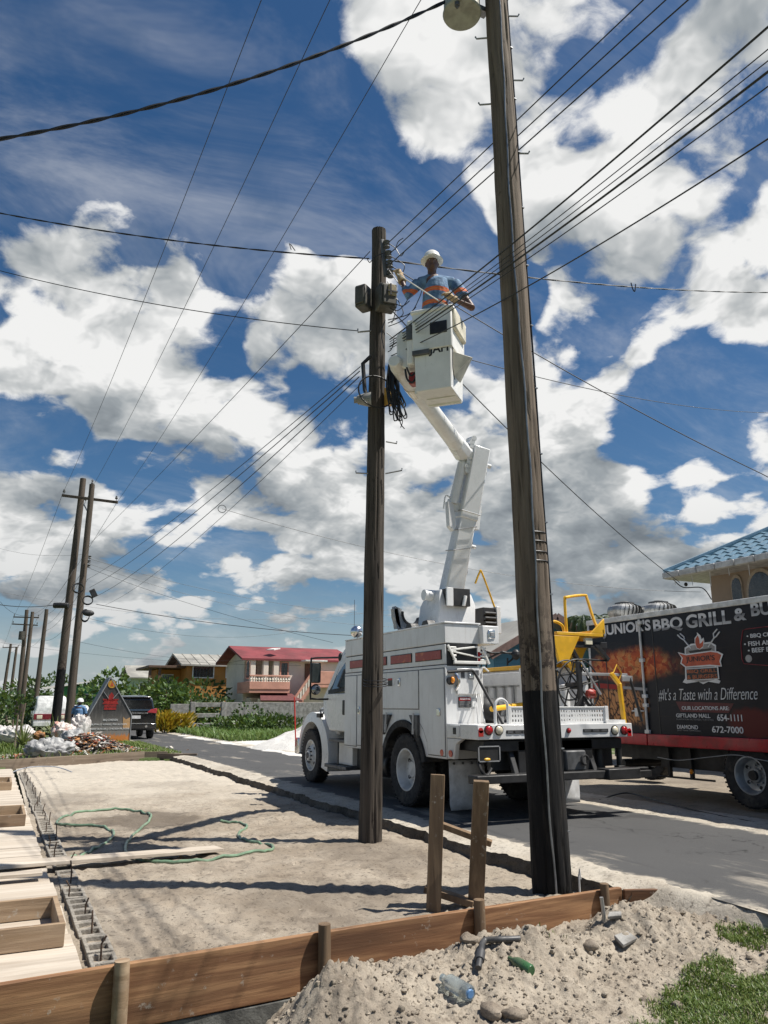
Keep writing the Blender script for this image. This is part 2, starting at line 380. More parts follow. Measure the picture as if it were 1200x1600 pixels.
def asphalt_mat():
    m = bpy.data.materials.new('asphalt'); m.use_nodes = True; n = NT(m.node_tree); p = n.n['Principled BSDF']
    t = n.new('ShaderNodeTexCoord').outputs['Object']; x, y, z = n.sep(t)
    c = n.mix(n.noise(t, .9, 6, .6), (.040, .040, .041), (.068, .067, .066))
    c = n.mix(n.ramp(n.noise(t, 220, 2, .5), .5, .75, 0., .5), c, (.16, .16, .155))
    st = n.noise(n.vm('MULTIPLY', t, (1., .22, 1.)), 1.5, 8, .68)
    c = n.mix(n.ramp(st, .56, .70, 0., .8), c, (.36, .32, .26))
    vo = n.new('ShaderNodeTexVoronoi', feature='DISTANCE_TO_EDGE'); n.put(vo.inputs['Vector'], n.vm('ADD', n.vm('MULTIPLY', t, (1., .7, 1.)), n.vm('SCALE', n.noise(t, 3., 4, .6, out=1), sc=.5))); vo.inputs['Scale'].default_value = .9
    c = n.mix(n.math('MULTIPLY', n.ramp(vo.outputs['Distance'], .012, .002), n.ramp(n.noise(t, .5, 3, .5), .48, .6)), c, (.014, .014, .014))
    c = n.mix(n.ramp(n.noise(n.vm('ADD', t, (9., 4., 1.)), 1.1, 4, .6), .62, .68, 0., .55), c, (.022, .022, .023))
    c = n.mix(n.ramp(n.noise(n.vm('MULTIPLY', t, (2., .09, 1.)), 2.2, 5, .6), .60, .68, 0., .6), c, (.035, .035, .036))
    ed = n.math('ABSOLUTE', n.math('SUBTRACT', x, 6.72)); ed = n.math('ADD', ed, n.math('MULTIPLY', n.math('SUBTRACT', n.noise(t, 2.1, 7, .7), .5), .9))
    c = n.mix(n.ramp(ed, 1.38, 1.66, 0., .95), c, (.47, .42, .34))
    n.put(p.inputs['Base Color'], c); p.inputs['Roughness'].default_value = .85
    b = n.new('ShaderNodeBump'); b.inputs['Strength'].default_value = .5; b.inputs['Distance'].default_value = .008
    n.put(b.inputs['Height'], n.noise(t, 130, 4, .7)); n.l.new(b.outputs[0], p.inputs['Normal']); return m
ny = 220; vs = []
for j in range(ny+1):
    u = -12+262*(j/ny)**1.6
    for v in (5.14+.10*fbm(u*.5, 20)+.05*fbm(u*2.3, 30), 6., 7.2, 8.32+.12*fbm(u*.5, 40)+.05*fbm(u*2.3, 50)): vs.append((v, u, 0. if 5.4 < v < 8. else -.006))
b = MB(); b.add(vs, [(j*4+i, j*4+i+1, (j+1)*4+i+1, (j+1)*4+i) for j in range(ny) for i in range(3)])
tag(b.build('road', asphalt_mat()), kind='structure')
sheet('far_shoulder', 7.9, 9.35, -2, 60, .08, lambda v, u, s: (v, u, -.035+.055*sstep(7.95, 8.5, v)+.016*fbm(v*3, u*3, 8., 4)+.008*fbm(v*12, u*12, 3., 3)-.045*sstep(8.7, 9.3, v)), M_should)
sheet('packed_earth_yard', 9.0, 17.5, -2, 26, .16, lambda v, u, s: -.035+.018*fbm(v*1.5, u*1.5, 12., 4)-.008, M_earth)
# foreground heap of dug soil outside the formwork
HP = [(1.98, 4.72, .21, .30, .34), (1.70, 4.40, .12, .4, .4), (2.55, 4.80, .10, .35, .3), (3.0, 4.85, .09, .3, .3), (3.42, 4.72, .20, .36, .34), (4.38, 4.85, .20, .30, .30), (4.75, 4.6, .08, .3, .3), (3.9, 4.7, .05, .3, .3), (2.9, 4.35, .07, .3, .25)]
def heap_z(v, u):
    z = -.62+.37*sstep(1.15, 2.3, v+.15*fbm(u*2, 3.))+.10*sstep(3.6, 5.2, v)+.07*sstep(4.9, 5.3, v)-.2*sstep(5.3, 5.6, v)
    z -= .10*sstep(4.6, 3.4, u) if False else 0
    for (a, c, h, rx, ry) in HP: z += h*1.0*math.exp(-((v-a)/rx)**2-((u-c)/ry)**2)
    z += .035*fbm(v*3, u*3, 2., 4)
    k = .6+.6*sstep(-.25, .0, z)
    z += k*(.055*abs(fbm(v*7, u*7, 6., 4))+.026*abs(fbm(v*19, u*19, 7., 4))+.018*fbm(v*48, u*48, 8., 3))-.02
    return z
def board_y(v): return 4.92+.48*(v+2)/6.8+.06*math.sin(math.pi*max(0, min(1, (v+2)/6.81))) if v < 4.8 else 5.345-.42*(v-4.79)
def heap(v, u, s):
    u2 = min(u, (board_y(v)-.028) if v < 5.38 else 9)
    return (v, u2, heap_z(v, u2))
sheet('soil_heap', .9, 5.75, 2.6, 5.5, .0155, heap, M_soil)
def smooth_path(pts, n=8):
    pts = [Vector(p) for p in pts]; out = []
    for i in range(len(pts)-1):
        a = pts[max(0, i-1)]; b = pts[i]; c = pts[i+1]; d = pts[min(len(pts)-1, i+2)]
        for k in range(n):
            t = k/n; out.append(.5*((2*b)+(c-a)*t+(2*a-5*b+4*c-d)*t*t+(3*b-a-3*c+d)*t**3))
    out.append(pts[-1]); return out
def wood_mat(name, ca, cb, cc, axis=0, sc=1., rough=.7, dark=.5):
    if name in MATS: return MATS[name]
    m = bpy.data.materials.new(name); m.use_nodes = True; n = NT(m.node_tree); p = n.n['Principled BSDF']
    t = n.new('ShaderNodeTexCoord').outputs['Object']
    oi = n.new('ShaderNodeObjectInfo').outputs['Random']
    t = n.vm('ADD', t, n.comb(n.math('MULTIPLY', oi, 17.), n.math('MULTIPLY', oi, 5.), n.math('MULTIPLY', oi, 9.)))
    k = [14., 14., 14.]; k[axis] = .8; k = tuple(q*sc for q in k)
    ts = n.vm('MULTIPLY', t, k)
    f = n.noise(ts, 1., 7, .62, .6)
    c = n.mix(n.ramp(f, .32, .62), ca, cb)
    c = n.mix(n.ramp(n.noise(n.vm('MULTIPLY', ts, (1., 1., 1.)), 2.6, 6, .7, .3), .56, .72, 0., dark), c, cc)
    k2 = [3., 3., 3.]; k2[axis] = .5
    c = n.mix(n.ramp(n.noise(n.vm('MULTIPLY', t, tuple(k2)), 1.2, 4, .6), .45, .7, 0., .6), c, cc)
    c = n.mix(n.math('MULTIPLY', n.ramp(n.noise(t, 13., 5, .7), .60, .68), n.ramp(n.noise(n.vm('ADD', t, (5., 1., 2.)), 1.8, 3, .6), .45, .62, 0., .65)), c, (.40, .365, .31))
    vk = n.new('ShaderNodeTexVoronoi', feature='F1'); k3 = [7., 7., 7.]; k3[axis] = 2.2; n.put(vk.inputs['Vector'], n.vm('MULTIPLY', t, tuple(k3))); vk.inputs['Scale'].default_value = .55
    c = n.mix(n.ramp(vk.outputs['Distance'], .13, .05, 0., .7), c, tuple(q*.6 for q in cc))
    n.put(p.inputs['Base Color'], c); p.inputs['Roughness'].default_value = rough; p.inputs['Specular IOR Level'].default_value = .3
    b = n.new('ShaderNodeBump'); b.inputs['Strength'].default_value = .5; b.inputs['Distance'].default_value = .006
    n.put(b.inputs['Height'], n.noise(ts, 3., 6, .7)); n.l.new(b.outputs[0], p.inputs['Normal']); MATS[name] = m; return m
# ================================================================== BUCKET TRUCK
M_tw = mat('truck_white', (.72, .72, .71), .30, var=.03, scale=2., coat=.3, dirt=.14, dirtcol=(.46, .43, .38), streak=.16)
M_tw2 = mat('body_white', (.69, .695, .69), .38, var=.04, scale=2., coat=.15, dirt=.16, dirtcol=(.42, .39, .35), streak=.34)
M_fib = mat('fiberglass', (.80, .79, .75), .42, var=.04, scale=3., dirt=.3, dirtcol=(.48, .42, .33), streak=.2)
M_blk = mat('black_steel', (.018, .018, .019), .55, var=.3, scale=5, dirt=.12, dirtcol=(.06, .055, .045))
M_gry = mat('grey_steel2', (.33, .335, .34), .5, metal=.2, var=.1, scale=6, dirt=.2)
M_dgr = mat('dark_grey', (.09, .092, .095), .55, var=.2)
M_rub = mat('rubber', (.022, .022, .023), .82, var=.3, scale=9, bump=.25, bscale=60, dirt=.45, dirtcol=(.13, .115, .095))
M_rim = mat('white_rim', (.62, .62, .60), .45, var=.08, scale=5, dirt=.25, dirtcol=(.22, .19, .15))
M_alu = mat('chrome', (.75, .75, .76), .18, metal=1., var=.06)
M_yel = mat('safety_yellow', (.80, .44, .02), .45, var=.08, scale=5, dirt=.15)
M_red = mat('red_lens', (.42, .012, .015), .15, var=.1, coat=.6)
M_amb = mat('amber_lens', (.9, .30, .02), .2, coat=.5)
M_lens = mat('clear_lens', (.74, .68, .52), .2, var=.1, coat=.5)
M_glass = mat('dark_glass', (.035, .042, .045), .04, var=.1, coat=1., spec=.9)
M_pan = mat('red_panel', (.30, .03, .02), .35, var=.4, scale=9, col2=(.55, .16, .04), lo=.55, hi=.75)
M_prnt = mat('print_black', (.02, .02, .02), .5)
M_pw = mat('print_white', (.75, .75, .74), .5)
M_pr = mat('print_red', (.5, .02, .02), .5)
T = empty('bucket_truck', (6.8, 10.6, 0), 'white utility bucket truck parked on the road with its boom raised', 'truck')
TO = Vector((6.8, 10.6, 0))
def R9(x, y, u=8.65): return pu(x, y, u)-TO
def wheel(x, y, r, wd, side, kind, nm='wheel', parent=None, m_rim=None, origin=T):
    e = empty(nm, (x, y, r), parent=origin); d = (side, 0, 0); m_rim = m_rim or M_rim
    mb = MB(); h = wd/2; ri = r*.56
    mb.lathe([(ri, -h*.8), (r*.80, -h), (r*.94, -h*.92), (r, -h*.68), (r, h*.68), (r*.94, h*.92), (r*.80, h), (ri, h*.8)], (0, 0, 0), d, 40, caps=False)
    for k in (-.35, 0, .35): mb.lathe([(r+.001, h*k-.006), (r-.012, h*k), (r+.001, h*k+.006)], (0, 0, 0), d, 40, caps=False)
    for i in range(44):
        a = 2*math.pi*i/44
        for sgn in (-1, 1):
            c0 = Vector((sgn*h*.72, math.cos(a)*(r-.004), math.sin(a)*(r-.004))); t_ = Vector((0, -math.sin(a), math.cos(a)))
            mb.bar(c0-t_*.012, c0+t_*.012, wd*.2, .014, up=(0, math.cos(a), math.sin(a)))
    mb.build('tyre', M_rub, e, smooth=True, ang=35)
    mb = MB()
    if kind == 'dish':
        mb.lathe([(ri*1.0, h*.55), (ri*1.05, h*.86), (ri*.98, h*.86), (ri*.90, h*.55), (ri*.84, -h*.2), (ri*.62, -h*.35), (ri*.42, -h*.30), (ri*.38, h*.1), (0, h*.12)], (0, 0, 0), d, 32, caps=False)
    else:
        mb.lathe([(ri*1.0, h*.55), (ri*1.05, h*.86), (ri*.98, h*.86), (ri*.90, h*.45), (ri*.80, h*.42), (ri*.52, h*.95), (ri*.36, h*1.0), (ri*.33, h*1.25), (0, h*1.28)], (0, 0, 0), d, 32, caps=False)
    mb.build('rim', m_rim, e, smooth=True, ang=30)
    mb = MB(); k0 = -.30 if kind == 'dish' else .97; n = 8 if kind == 'dish' else 10; rr = ri*(.53 if kind == 'dish' else .46)
    for i in range(n):
        a = 2*math.pi*i/n; c0 = Vector((side*h*k0, math.cos(a)*rr, math.sin(a)*rr)); mb.cyl(c0, c0+Vector((side*.035, 0, 0)), .017, n=6)
    if kind != 'dish': mb.cyl((side*h*1.2, 0, 0), (side*h*1.42, 0, 0), ri*.2, n=12)
    mb.build('wheel_nuts', M_dgr if kind != 'dish' else M_gry, e)
    mb = MB(); n = 5 if kind == 'dish' else 4
    for i in range(n):
        a = 2*math.pi*(i+.5)/n; kk = ri*(.70 if kind == 'dish' else .70); hx = (-.30 if kind == 'dish' else .64)*h
        c0 = Vector((side*hx, math.cos(a)*kk, math.sin(a)*kk)); mb.cyl(c0-Vector((side*.02, 0, 0)), c0+Vector((side*.012, 0, 0)), ri*.10, n=12)
    mb.build('hand_holes', M_blk, e)
    return e
for sd_ in (-1, 1):
    wheel(sd_*1.13, .10, .52, .27, sd_, 'dish'); wheel(sd_*.80, .10, .52, .27, sd_, 'dish', 'inner_wheel'); wheel(sd_*1.08, 4.24, .50, .28, sd_, 'hub')
mb = MB(); mb.box(-.45, -.36, -1.9, 5.0, .60, .86); mb.box(.36, .45, -1.9, 5.0, .60, .86); mb.box(-.45, .45, -1.0, -.9, .62, .84); mb.cyl((-1., .1, .52), (1., .1, .52), .09); mb.ell((0, .1, .52), (.22, .2, .2)); mb.cyl((-1., 4.24, .48), (1., 4.24, .48), .06); mb.box(-.75, .75, 1.0, 2.0, .45, .75); mb.box(-1.15, 1.15, -1.9, 2.6, .87, 1.0)
mb.build('chassis_frame', M_blk, T, bevel=.006)
# ---- side packs of the utility body
XL = -1.27
arcp = arc(.12, .50, .735, 20, 160, 18)       # (y,z) wheel arch
side_poly = [(-1.16, .74), (-.575, .74)]+[(y, z) for (y, z) in reversed(arcp)]+[(.815, .74), (2.40, .74), (2.40, 2.0), (-1.16, 2.0)]
def arch_poly():
    pts = [(-1.16, .74), (.12-.70, .74)]
    pts += [(.12-.735*math.cos(math.radians(a)), .50+.735*math.sin(math.radians(a))) for a in range(20, 161, 7)]
    return pts+[(.12+.70, .74), (2.40, .74), (2.40, 2.0), (-1.16, 2.0)]
for sd_, nm in ((-1, 'side_pack'), (1, 'side_pack')):
    x0, x1 = (XL, -.70) if sd_ < 0 else (.70, 1.27); z_ = None
    mb = MB(); ap = arch_poly()
    mb.prism(ap, 'x', x0, x1); mb.build(nm, M_tw2, T, bevel=.008)
    mb = MB(); ring = [(.12-.735*math.cos(math.radians(a)), .50+.735*math.sin(math.radians(a))) for a in range(14, 167, 8)]; rin = [(.12-.64*math.cos(math.radians(a)), .50+.64*math.sin(math.radians(a))) for a in range(14, 167, 8)]
    xo = XL-.03 if sd_ < 0 else 1.30; xi = XL+.30 if sd_ < 0 else .97
    vs = []; k = len(ring)
    for q, r_ in ((ring, xo), (rin, xo), (rin, xi), (ring, xi)): vs += [(r_, a, b) for a, b in q]
    fs = []
    for i in range(k-1):
        for j in range(4): fs.append((j*k+i, j*k+i+1, ((j+1) % 4)*k+i+1, ((j+1) % 4)*k+i))
    fs += [(0, k, 2*k, 3*k), (k-1, 2*k-1, 3*k-1, 4*k-1)]
    mb.add(vs, fs); mb.build('wheel_arch_flare', M_rub, T, smooth=True, ang=50)
def door(y0, y1, z0, z1, latch=None, poly=None):
    pq = poly or [(y0, z0), (y1, z0), (y1, z1), (y0, z1)]; cy_ = sum(p[0] for p in pq)/len(pq); cz_ = sum(p[1] for p in pq)/len(pq)
    MB().prism([(p[0]+math.copysign(.012, p[0]-cy_), p[1]+math.copysign(.012, p[1]-cz_)) for p in pq], 'x', XL-.003, XL+.004).build('door_gap', M_dgr, T)
    mb = MB(); mb.prism(poly or [(y0, z0), (y1, z0), (y1, z1), (y0, z1)], 'x', XL-.012, XL+.002); d = mb.build('compartment_door', M_tw2, T, bevel=.006)
    if latch:
        mb = MB(); a, b = latch; mb.box(XL-.028, XL-.010, a-.04, a+.04, b-.06, b+.06); mb.build('latch', M_alu, d, bevel=.008)
        mb = MB(); mb.box(XL-.036, XL-.026, a-.018, a+.018, b-.035, b+.03); mb.build('latch_handle', M_gry, d, bevel=.004)
    return d
def PV(x, y): q = pv(x, y, 5.53)-TO; return (q.y, q.z)
door(-1.10, -.40, .80, 1.97, None, [(-1.13, .78), (-.66, .78), (-.63, .95), (-.52, 1.12), (-.42, 1.2), (-.42, 1.95), (-1.13, 1.95)])
mb = MB(); a, b = PV(687, 1113); mb.box(XL-.03, XL-.01, a-.045, a+.045, b-.05, b+.05); mb.build('latch', M_alu, T, bevel=.008)
door(-.38, 1.15, 1.40, 1.95, PV(625, 1066)); door(1.18, 1.82, .80, 1.95, (1.5, 1.4)); door(1.86, 2.37, .78, 1.95, PV(562, 1110))
a, b = PV(611, 1066); mb = MB(); mb.box(XL-.016, XL-.010, a-.07, a+.08, b-.06, b+.06); st = mb.build('warning_sticker', M_prnt, T)
mb = MB(); mb.box(XL-.018, XL-.015, a-.07, a+.08, b+.03, b+.06); mb.build('sticker_band', M_pr, st)
mb = MB(); mb.box(XL-.016, XL-.010, a-.17, a-.08, b-.05, b+.06); mb.build('sticker', M_pw, T)
for y0, fl in ((-.28, 1), (.62, -1)):      # wheel chock pockets
    mb = MB(); mb.prism([(y0-.13*fl, 1.31), (y0+.13*fl, 1.31), (y0-.12*fl, 1.00), ] if fl > 0 else [(y0-.13, 1.31), (y0+.13, 1.31), (y0+.12, 1.0)], 'x', XL-.05, XL-.003); c_ = mb.build('wheel_chock', M_dgr, T, bevel=.006)
    mb = MB(); mb.bar((XL-.056, y0-.03, 1.34), (XL-.056, y0-.01*fl, 1.04), .03, .012); mb.build('chock_strap', M_tw2, c_)
# upper band with red lamp panels and the top box
mb = MB(); mb.box(XL+.004, -.72, -1.155, 2.39, 2.012, 2.283); mb.build('upper_band', M_tw2, T, bevel=.006)
mb = MB(); mb.box(XL+.02, -.70, -1.14, 2.38, 1.995, 2.016); mb.box(XL+.02, -.70, -1.14, 2.38, 2.279, 2.298); mb.build('body_seam', M_blk, T)
for (x0, x1) in ((547, 575), (577, 604.5), (610.5, 643.5), (649, 690)):
    y1 = PV(x0, 1020)[0]; y0 = PV(x1, 1020)[0]; mb = MB()
    mb.box(XL-.006, XL+.01, y0, y1, 2.075, 2.215); pn = mb.build('lamp_panel', M_blk, T, bevel=.004); mb = MB(); mb.box(XL-.010, XL-.005, y0+.015, y1-.015, 2.085, 2.205); mb.build('lamp_lens', M_pan, pn, bevel=.004)
mb = MB(); mb.box(XL, -.68, -1.16, 2.40, 2.297, 2.575); mb.build('top_box', M_tw2, T, bevel=.012)
mb = MB(); mb.box(XL-.008, -.67, -1.175, 2.41, 2.577, 2.60); mb.build('top_box_lid', M_tw, T, bevel=.006)
mb = MB(); mb.box(-.70, -.42, -1.26, -.7, 2.30, 2.56); bx_ = mb.build('latch_box', M_tw, T, bevel=.012); mb = MB(); mb.box(-.61, -.49, -1.275, -1.255, 2.38, 2.50); mb.build('latch', M_alu, bx_, bevel=.012)
mb = MB(); mb.box(-.585, -.515, -1.285, -1.27, 2.41, 2.47); mb.build('latch_handle', M_gry, bx_, bevel=.006)
for (x, y) in ((623, 975), (648, 973)):
    a, b = PV(x, y); mb = MB(); mb.prism([(a-.13, 2.60), (a+.13, 2.60), (a+.07, 2.70), (a-.06, 2.71)], 'x', -1.1, -.95); mb.build('roof_bracket', M_blk, T, bevel=.01)
# rear end of the left pack
RF = -1.165
mb = MB(); mb.box(-1.24, -.74, RF+.004, RF+.05, 1.985, 2.3); mb.build('step_recess_shade', M_blk, T)  # flush black slab: shade of the open recess put in as colour
mb = MB(); mb.box(-.80, -.60, RF+.1, RF+.3, 2.05, 2.2); mb.build('red_tool_box', M_red, T, bevel=.01)
mb = MB()
for i in range(4): mb.cyl((-1.20+.015*i, RF-.02, 2.24-.055*i), (-1.10, RF-.02, 2.24-.055*i), .014, n=8); mb.cyl((-.70, RF-.02, 2.24-.055*i), (-.60, RF-.02, 2.24-.055*i), .014, n=8)
mb.bar((-1.24, RF-.03, 2.27), (-1.10, RF-.03, 2.02), .03, .03); mb.bar((-.68, RF-.03, 2.27), (-.56, RF-.03, 2.02), .03, .03); mb.bar((-1.15, RF-.03, 2.035), (-.62, RF-.03, 2.035), .04, .04); mb.bar((-1.23, RF-.02, 2.20), (-.75, RF-.02, 2.26), .025, .025); mb.bar((-1.2, RF-.015, 2.19), (-.7, RF-.015, 2.11), .02, .02)
mb.build('folding_step', M_fib, T, bevel=.006)
mb = MB(); mb.box(-1.10, -.73, RF-.035, RF+.0, 1.60, 1.955); rd = mb.build('rear_panel_door', M_tw, T, bevel=.008)
mb = MB(); mb.box(-.93, -.83, RF-.05, RF-.034, 1.80, 1.92); mb.build('latch', M_gry, rd, bevel=.008)
mb = MB(); mb.box(-.915, -.845, RF-.058, RF-.048, 1.83, 1.87); mb.build('latch_handle', M_alu, rd, bevel=.004)
mb = MB(); mb.box(-1.04, -.98, RF-.039, RF-.034, 1.82, 1.93); mb.box(-.80, -.745, RF-.039, RF-.034, 1.86, 1.93); mb.build('small_plates', M_dgr, rd)
mb = MB(); mb.box(-1.07, -.87, RF-.008, RF+.002, 1.42, 1.56); ws = mb.build('warning_plate', M_prnt, T); mb = MB(); mb.box(-1.065, -.875, RF-.012, RF-.007, 1.515, 1.555); mb.build('plate_band', M_pr, ws)
text('WARNING', (-.97, RF-.0135, 1.535), .034, M_pw, T, name='warning_lettering', bold=.001, ext=.0005)
for k in range(3): text('KEEP CLEAR OF BOOM', (-.97, RF-.010, 1.495-.025*k), .016, M_pw, T, name='warning_lettering', ext=.0005) if False else None
mb = MB(); mb.box(-1.06, -.88, RF-.0115, RF-.0075, 1.492, 1.500); mb.box(-1.06, -.88, RF-.0115, RF-.0075, 1.475, 1.482); mb.box(-1.06, -.90, RF-.0115, RF-.0075, 1.455, 1.462); mb.box(-1.06, -.88, RF-.0115, RF-.0075, 1.436, 1.443); mb.build('plate_lines', M_gry, ws)
mb = MB(); mb.box(-.845, -.79, RF-.005, RF+.001, 1.43, 1.54); mb.build('sticker', M_pw, T)
mb = MB(); mb.cyl((-1.20, RF-.0, 1.78), (-1.20, RF-.05, 1.78), .055, n=14); mk = mb.build('marker_lamp', M_blk, T); mb = MB(); mb.ell((-1.185, RF-.05, 1.79), (.032, .03, .045)); mb.build('amber_lens', M_amb, mk, smooth=True)
mb = MB(); mb.tube(smooth_path([(-1.13, RF-.02, 1.9), (-1.10, RF-.06, 1.82), (-1.09, RF-.06, 1.75), (-1.12, RF-.02, 1.66)], 5), .02, 8); mb.build('grab_handle', M_alu, T, smooth=True)
mb = MB(); mb.tube([(-1.25, RF-.03, 1.90), (-.87, RF-.05, 1.93), (-.84, RF-.06, 1.91), (-.80, RF-.08, 1.83), (-.72, RF-.55, 1.21)], .021, 8); mb.build('safety_hose', M_blk, T, smooth=True)
mb = MB(); mb.tube([(-.80, RF-.04, 1.62), (-.93, RF-.25, 1.4), (-.95, RF-.3, 1.21)], .006, 5); mb.tube([(-.74, RF-.04, 1.6), (-.85, RF-.3, 1.3), (-.88, RF-.36, 1.21)], .006, 5); mb.tube([(-.66, RF-.02, 1.95), (-.84, RF-.04, 1.62)], .006, 5); mb.build('thin_cable', M_gry, T, smooth=True)
mb = MB(); mb.box(-.70, -.48, -.9, 2.3, 1.2, 1.98); mb.build('inner_cabinet', M_tw2, T, bevel=.01)
mb = MB(); mb.box(-.695, -.53, -.915, -.90, 1.50, 1.94); mb.build('inner_door', M_tw, T, bevel=.004)
mb = MB(); mb.tube([(-.62+.05*math.cos(a*.5236), -1.0, 1.84+.06*math.sin(a*.5236)) for a in range(12)], .017, 6, closed=True); mb.bar((-.62, -1.0, 1.78), (-.60, -1.0, 1.62), .02, .02); mb.tube([(-.70, -1.0, 1.96), (-.55, -1.05, 1.98), (-.45, -1.0, 1.93)], .014, 6); mb.build('tie_ring', M_tw, T, smooth=True)
# ---- deck, tail shelf and lights
mb = MB(); mb.box(-.70, .70, -1.9, 2.3, 1.13, 1.19); mb.build('deck_floor', M_gry, T)
TL = R9(745, 1142); x0, x1 = TL.x-.02, R9(988, 1142).x
mb = MB(); mb.box(-1.27, x1, -1.95, -1.17, 1.02, 1.205); mb.build('tail_shelf', M_tw, T, bevel=.008)
mb = MB(); mb.prism([(-1.35, .75), (-1.17, .75), (-1.17, 1.015), (-1.55, 1.015), (-1.40, .95)], 'x', -1.265, -1.2); mb.build('shelf_gusset', M_tw2, T, bevel=.006)
mb = MB(); mb.box(-1.285, -1.268, -1.52, -1.28, 1.04, 1.19); hp_ = mb.build('pocket_plate', M_tw2, T, bevel=.005); mb = MB(); mb.box(-1.292, -1.283, -1.44, -1.37, 1.075, 1.16); mb.build('pocket_hole', M_blk, hp_)
for (x, z, y) in ((-1.275, .82, -1.05), (-1.27, .82, -1.27)):
    mb = MB(); mb.cyl((x, y, z), (x-.012, y, z), .045, n=14); mb.build('side_reflector', M_red, T)
def lamp(x, y, r, m, nm, sq=1.):
    p = R9(x, y); mb = MB(); mb.cyl((p.x, -1.945, p.z), (p.x, -1.965, p.z), r*1.22, n=22); q = mb.build(nm, M_blk, T)
    mb = MB(); mb.lathe([(r, 0), (r*.95, .012), (r*.6, .022), (0, .026)], (p.x, -1.964, p.z), (0, -1, 0), 22); mb.build('lens', m, q, smooth=True, ang=60)
for xs_ in ((763, 779), (974.5, 960)):
    lamp(xs_[0], 1141, .054, M_red, 'tail_light'); lamp(xs_[1], 1141, .054, M_lens, 'reverse_light')
lamp(888, 1141.5, .030, M_red, 'centre_marker')
for x in (751, 983):
    p = R9(x, 1144); mb = MB(); mb.box(p.x-.035, p.x+.035, -1.962, -1.945, p.z-.055, p.z+.02); mb.cyl((p.x, -1.945, p.z+.02), (p.x, -1.962, p.z+.02), .034, n=16); mb.build('corner_marker', M_red, T)
for (xa, xb) in ((791, 826), (911, 950)):
    a = R9(xa, 1141).x; b = R9(xb, 1141).x; mb = MB(); mb.box(a, b, -1.958, -1.945, 1.09, 1.135); q = mb.build('light_bar', M_blk, T, bevel=.003)
    for i in range(3):
        mb = MB(); mb.box(a+(b-a)*(i+.12)/3, a+(b-a)*(i+.85)/3, -1.962, -1.955, 1.098, 1.127); mb.build('bar_segment', M_dgr, q)
# perforated guard with real holes
a = R9(797, 1110, 8.75).x; b = R9(945, 1110, 8.75).x; nc = 72; nr = 7; zz = [1.208+.21*i/nr for i in range(nr+1)]
mb = MB(); vs = [(a+(b-a)*i/nc, -1.86, z) for z in zz for i in range(nc+1)]
mb.add(vs, [(j*(nc+1)+i, j*(nc+1)+i+1, (j+1)*(nc+1)+i+1, (j+1)*(nc+1)+i) for j in range(nr) for i in range(nc) if not (j % 2 == 1 and i % 2 == 1)])
pg = mb.build('perforated_guard', M_tw, T); so = pg.modifiers.new('solid', 'SOLIDIFY'); so.thickness = .012
mb = MB(); mb.bar((a-.01, -1.86, 1.2), (a-.01, -1.86, 1.44), .03, .03); mb.bar((b+.01, -1.86, 1.2), (b+.01, -1.86, 1.44), .06, .04); mb.bar((a, -1.86, 1.425), (b, -1.86, 1.425), .02, .018); mb.build('guard_frame', M_tw, T, bevel=.004)
mb = MB(); mb.box(-.62, a-.01, -1.60, -1.57, 1.205, 1.30); mb.build('shelf_riser', M_gry, T)
c0 = R9(783, 1100, 8.72); mb = MB(); pts = [(c0.x-.10, -1.88, 1.2)]+[(c0.x+.10*math.cos(math.radians(t)), -1.88, 1.43+.10*math.sin(math.radians(t))) for t in range(180, -1, -20)]+[(c0.x+.10, -1.88, 1.2)]
mb.tube(pts, .02, 8); mb.build('white_hoop', M_tw, T, smooth=True)
mb = MB(); mb.cyl((-.55, -1.2, 1.40), (.2, -.95, 1.46), .038, n=10); mb.build('yellow_pole', M_yel, T, smooth=True)
mb = MB(); mb.ell((-.35, -.75, 1.37), (.24, .2, .21), 14, 8, jit=.06); mb.build('black_bag', M_blk, T, smooth=True, ang=70)
# interior bulkhead with ribs, yellow rail
mb = MB(); mb.box(-.46, .72, 1.15, 1.25, 1.2, 2.05); mb.build('bulkhead', M_tw2, T, bevel=.01)
for i in range(7):
    mb = MB(); x = -.40+i*.165; mb.box(x, x+.085, 1.05, 1.149, 1.22, 1.80); mb.build('bulkhead_rib', M_tw2, T, bevel=.015)
mb = MB(); mb.box(-.46, .72, 1.0, 1.149, 1.82, 1.95); mb.build('bulkhead_cap', M_tw2, T, bevel=.02)
mb = MB(); mb.box(.66, 1.0, -1.1, 2.0, 2.004, 2.07); mb.build('yellow_rail', M_yel, T, bevel=.01)
for i in range(11):
    mb = MB(); y = -1.05+i*.26; mb.box(.63, .698, y, y+.12, 1.28, 1.74); mb.build('wall_rib', M_tw, T, bevel=.02)
mb = MB(); mb.box(.60, .698, -1.12, 1.9, 1.76, 1.97); mb.build('wall_cap', M_tw, T, bevel=.02)
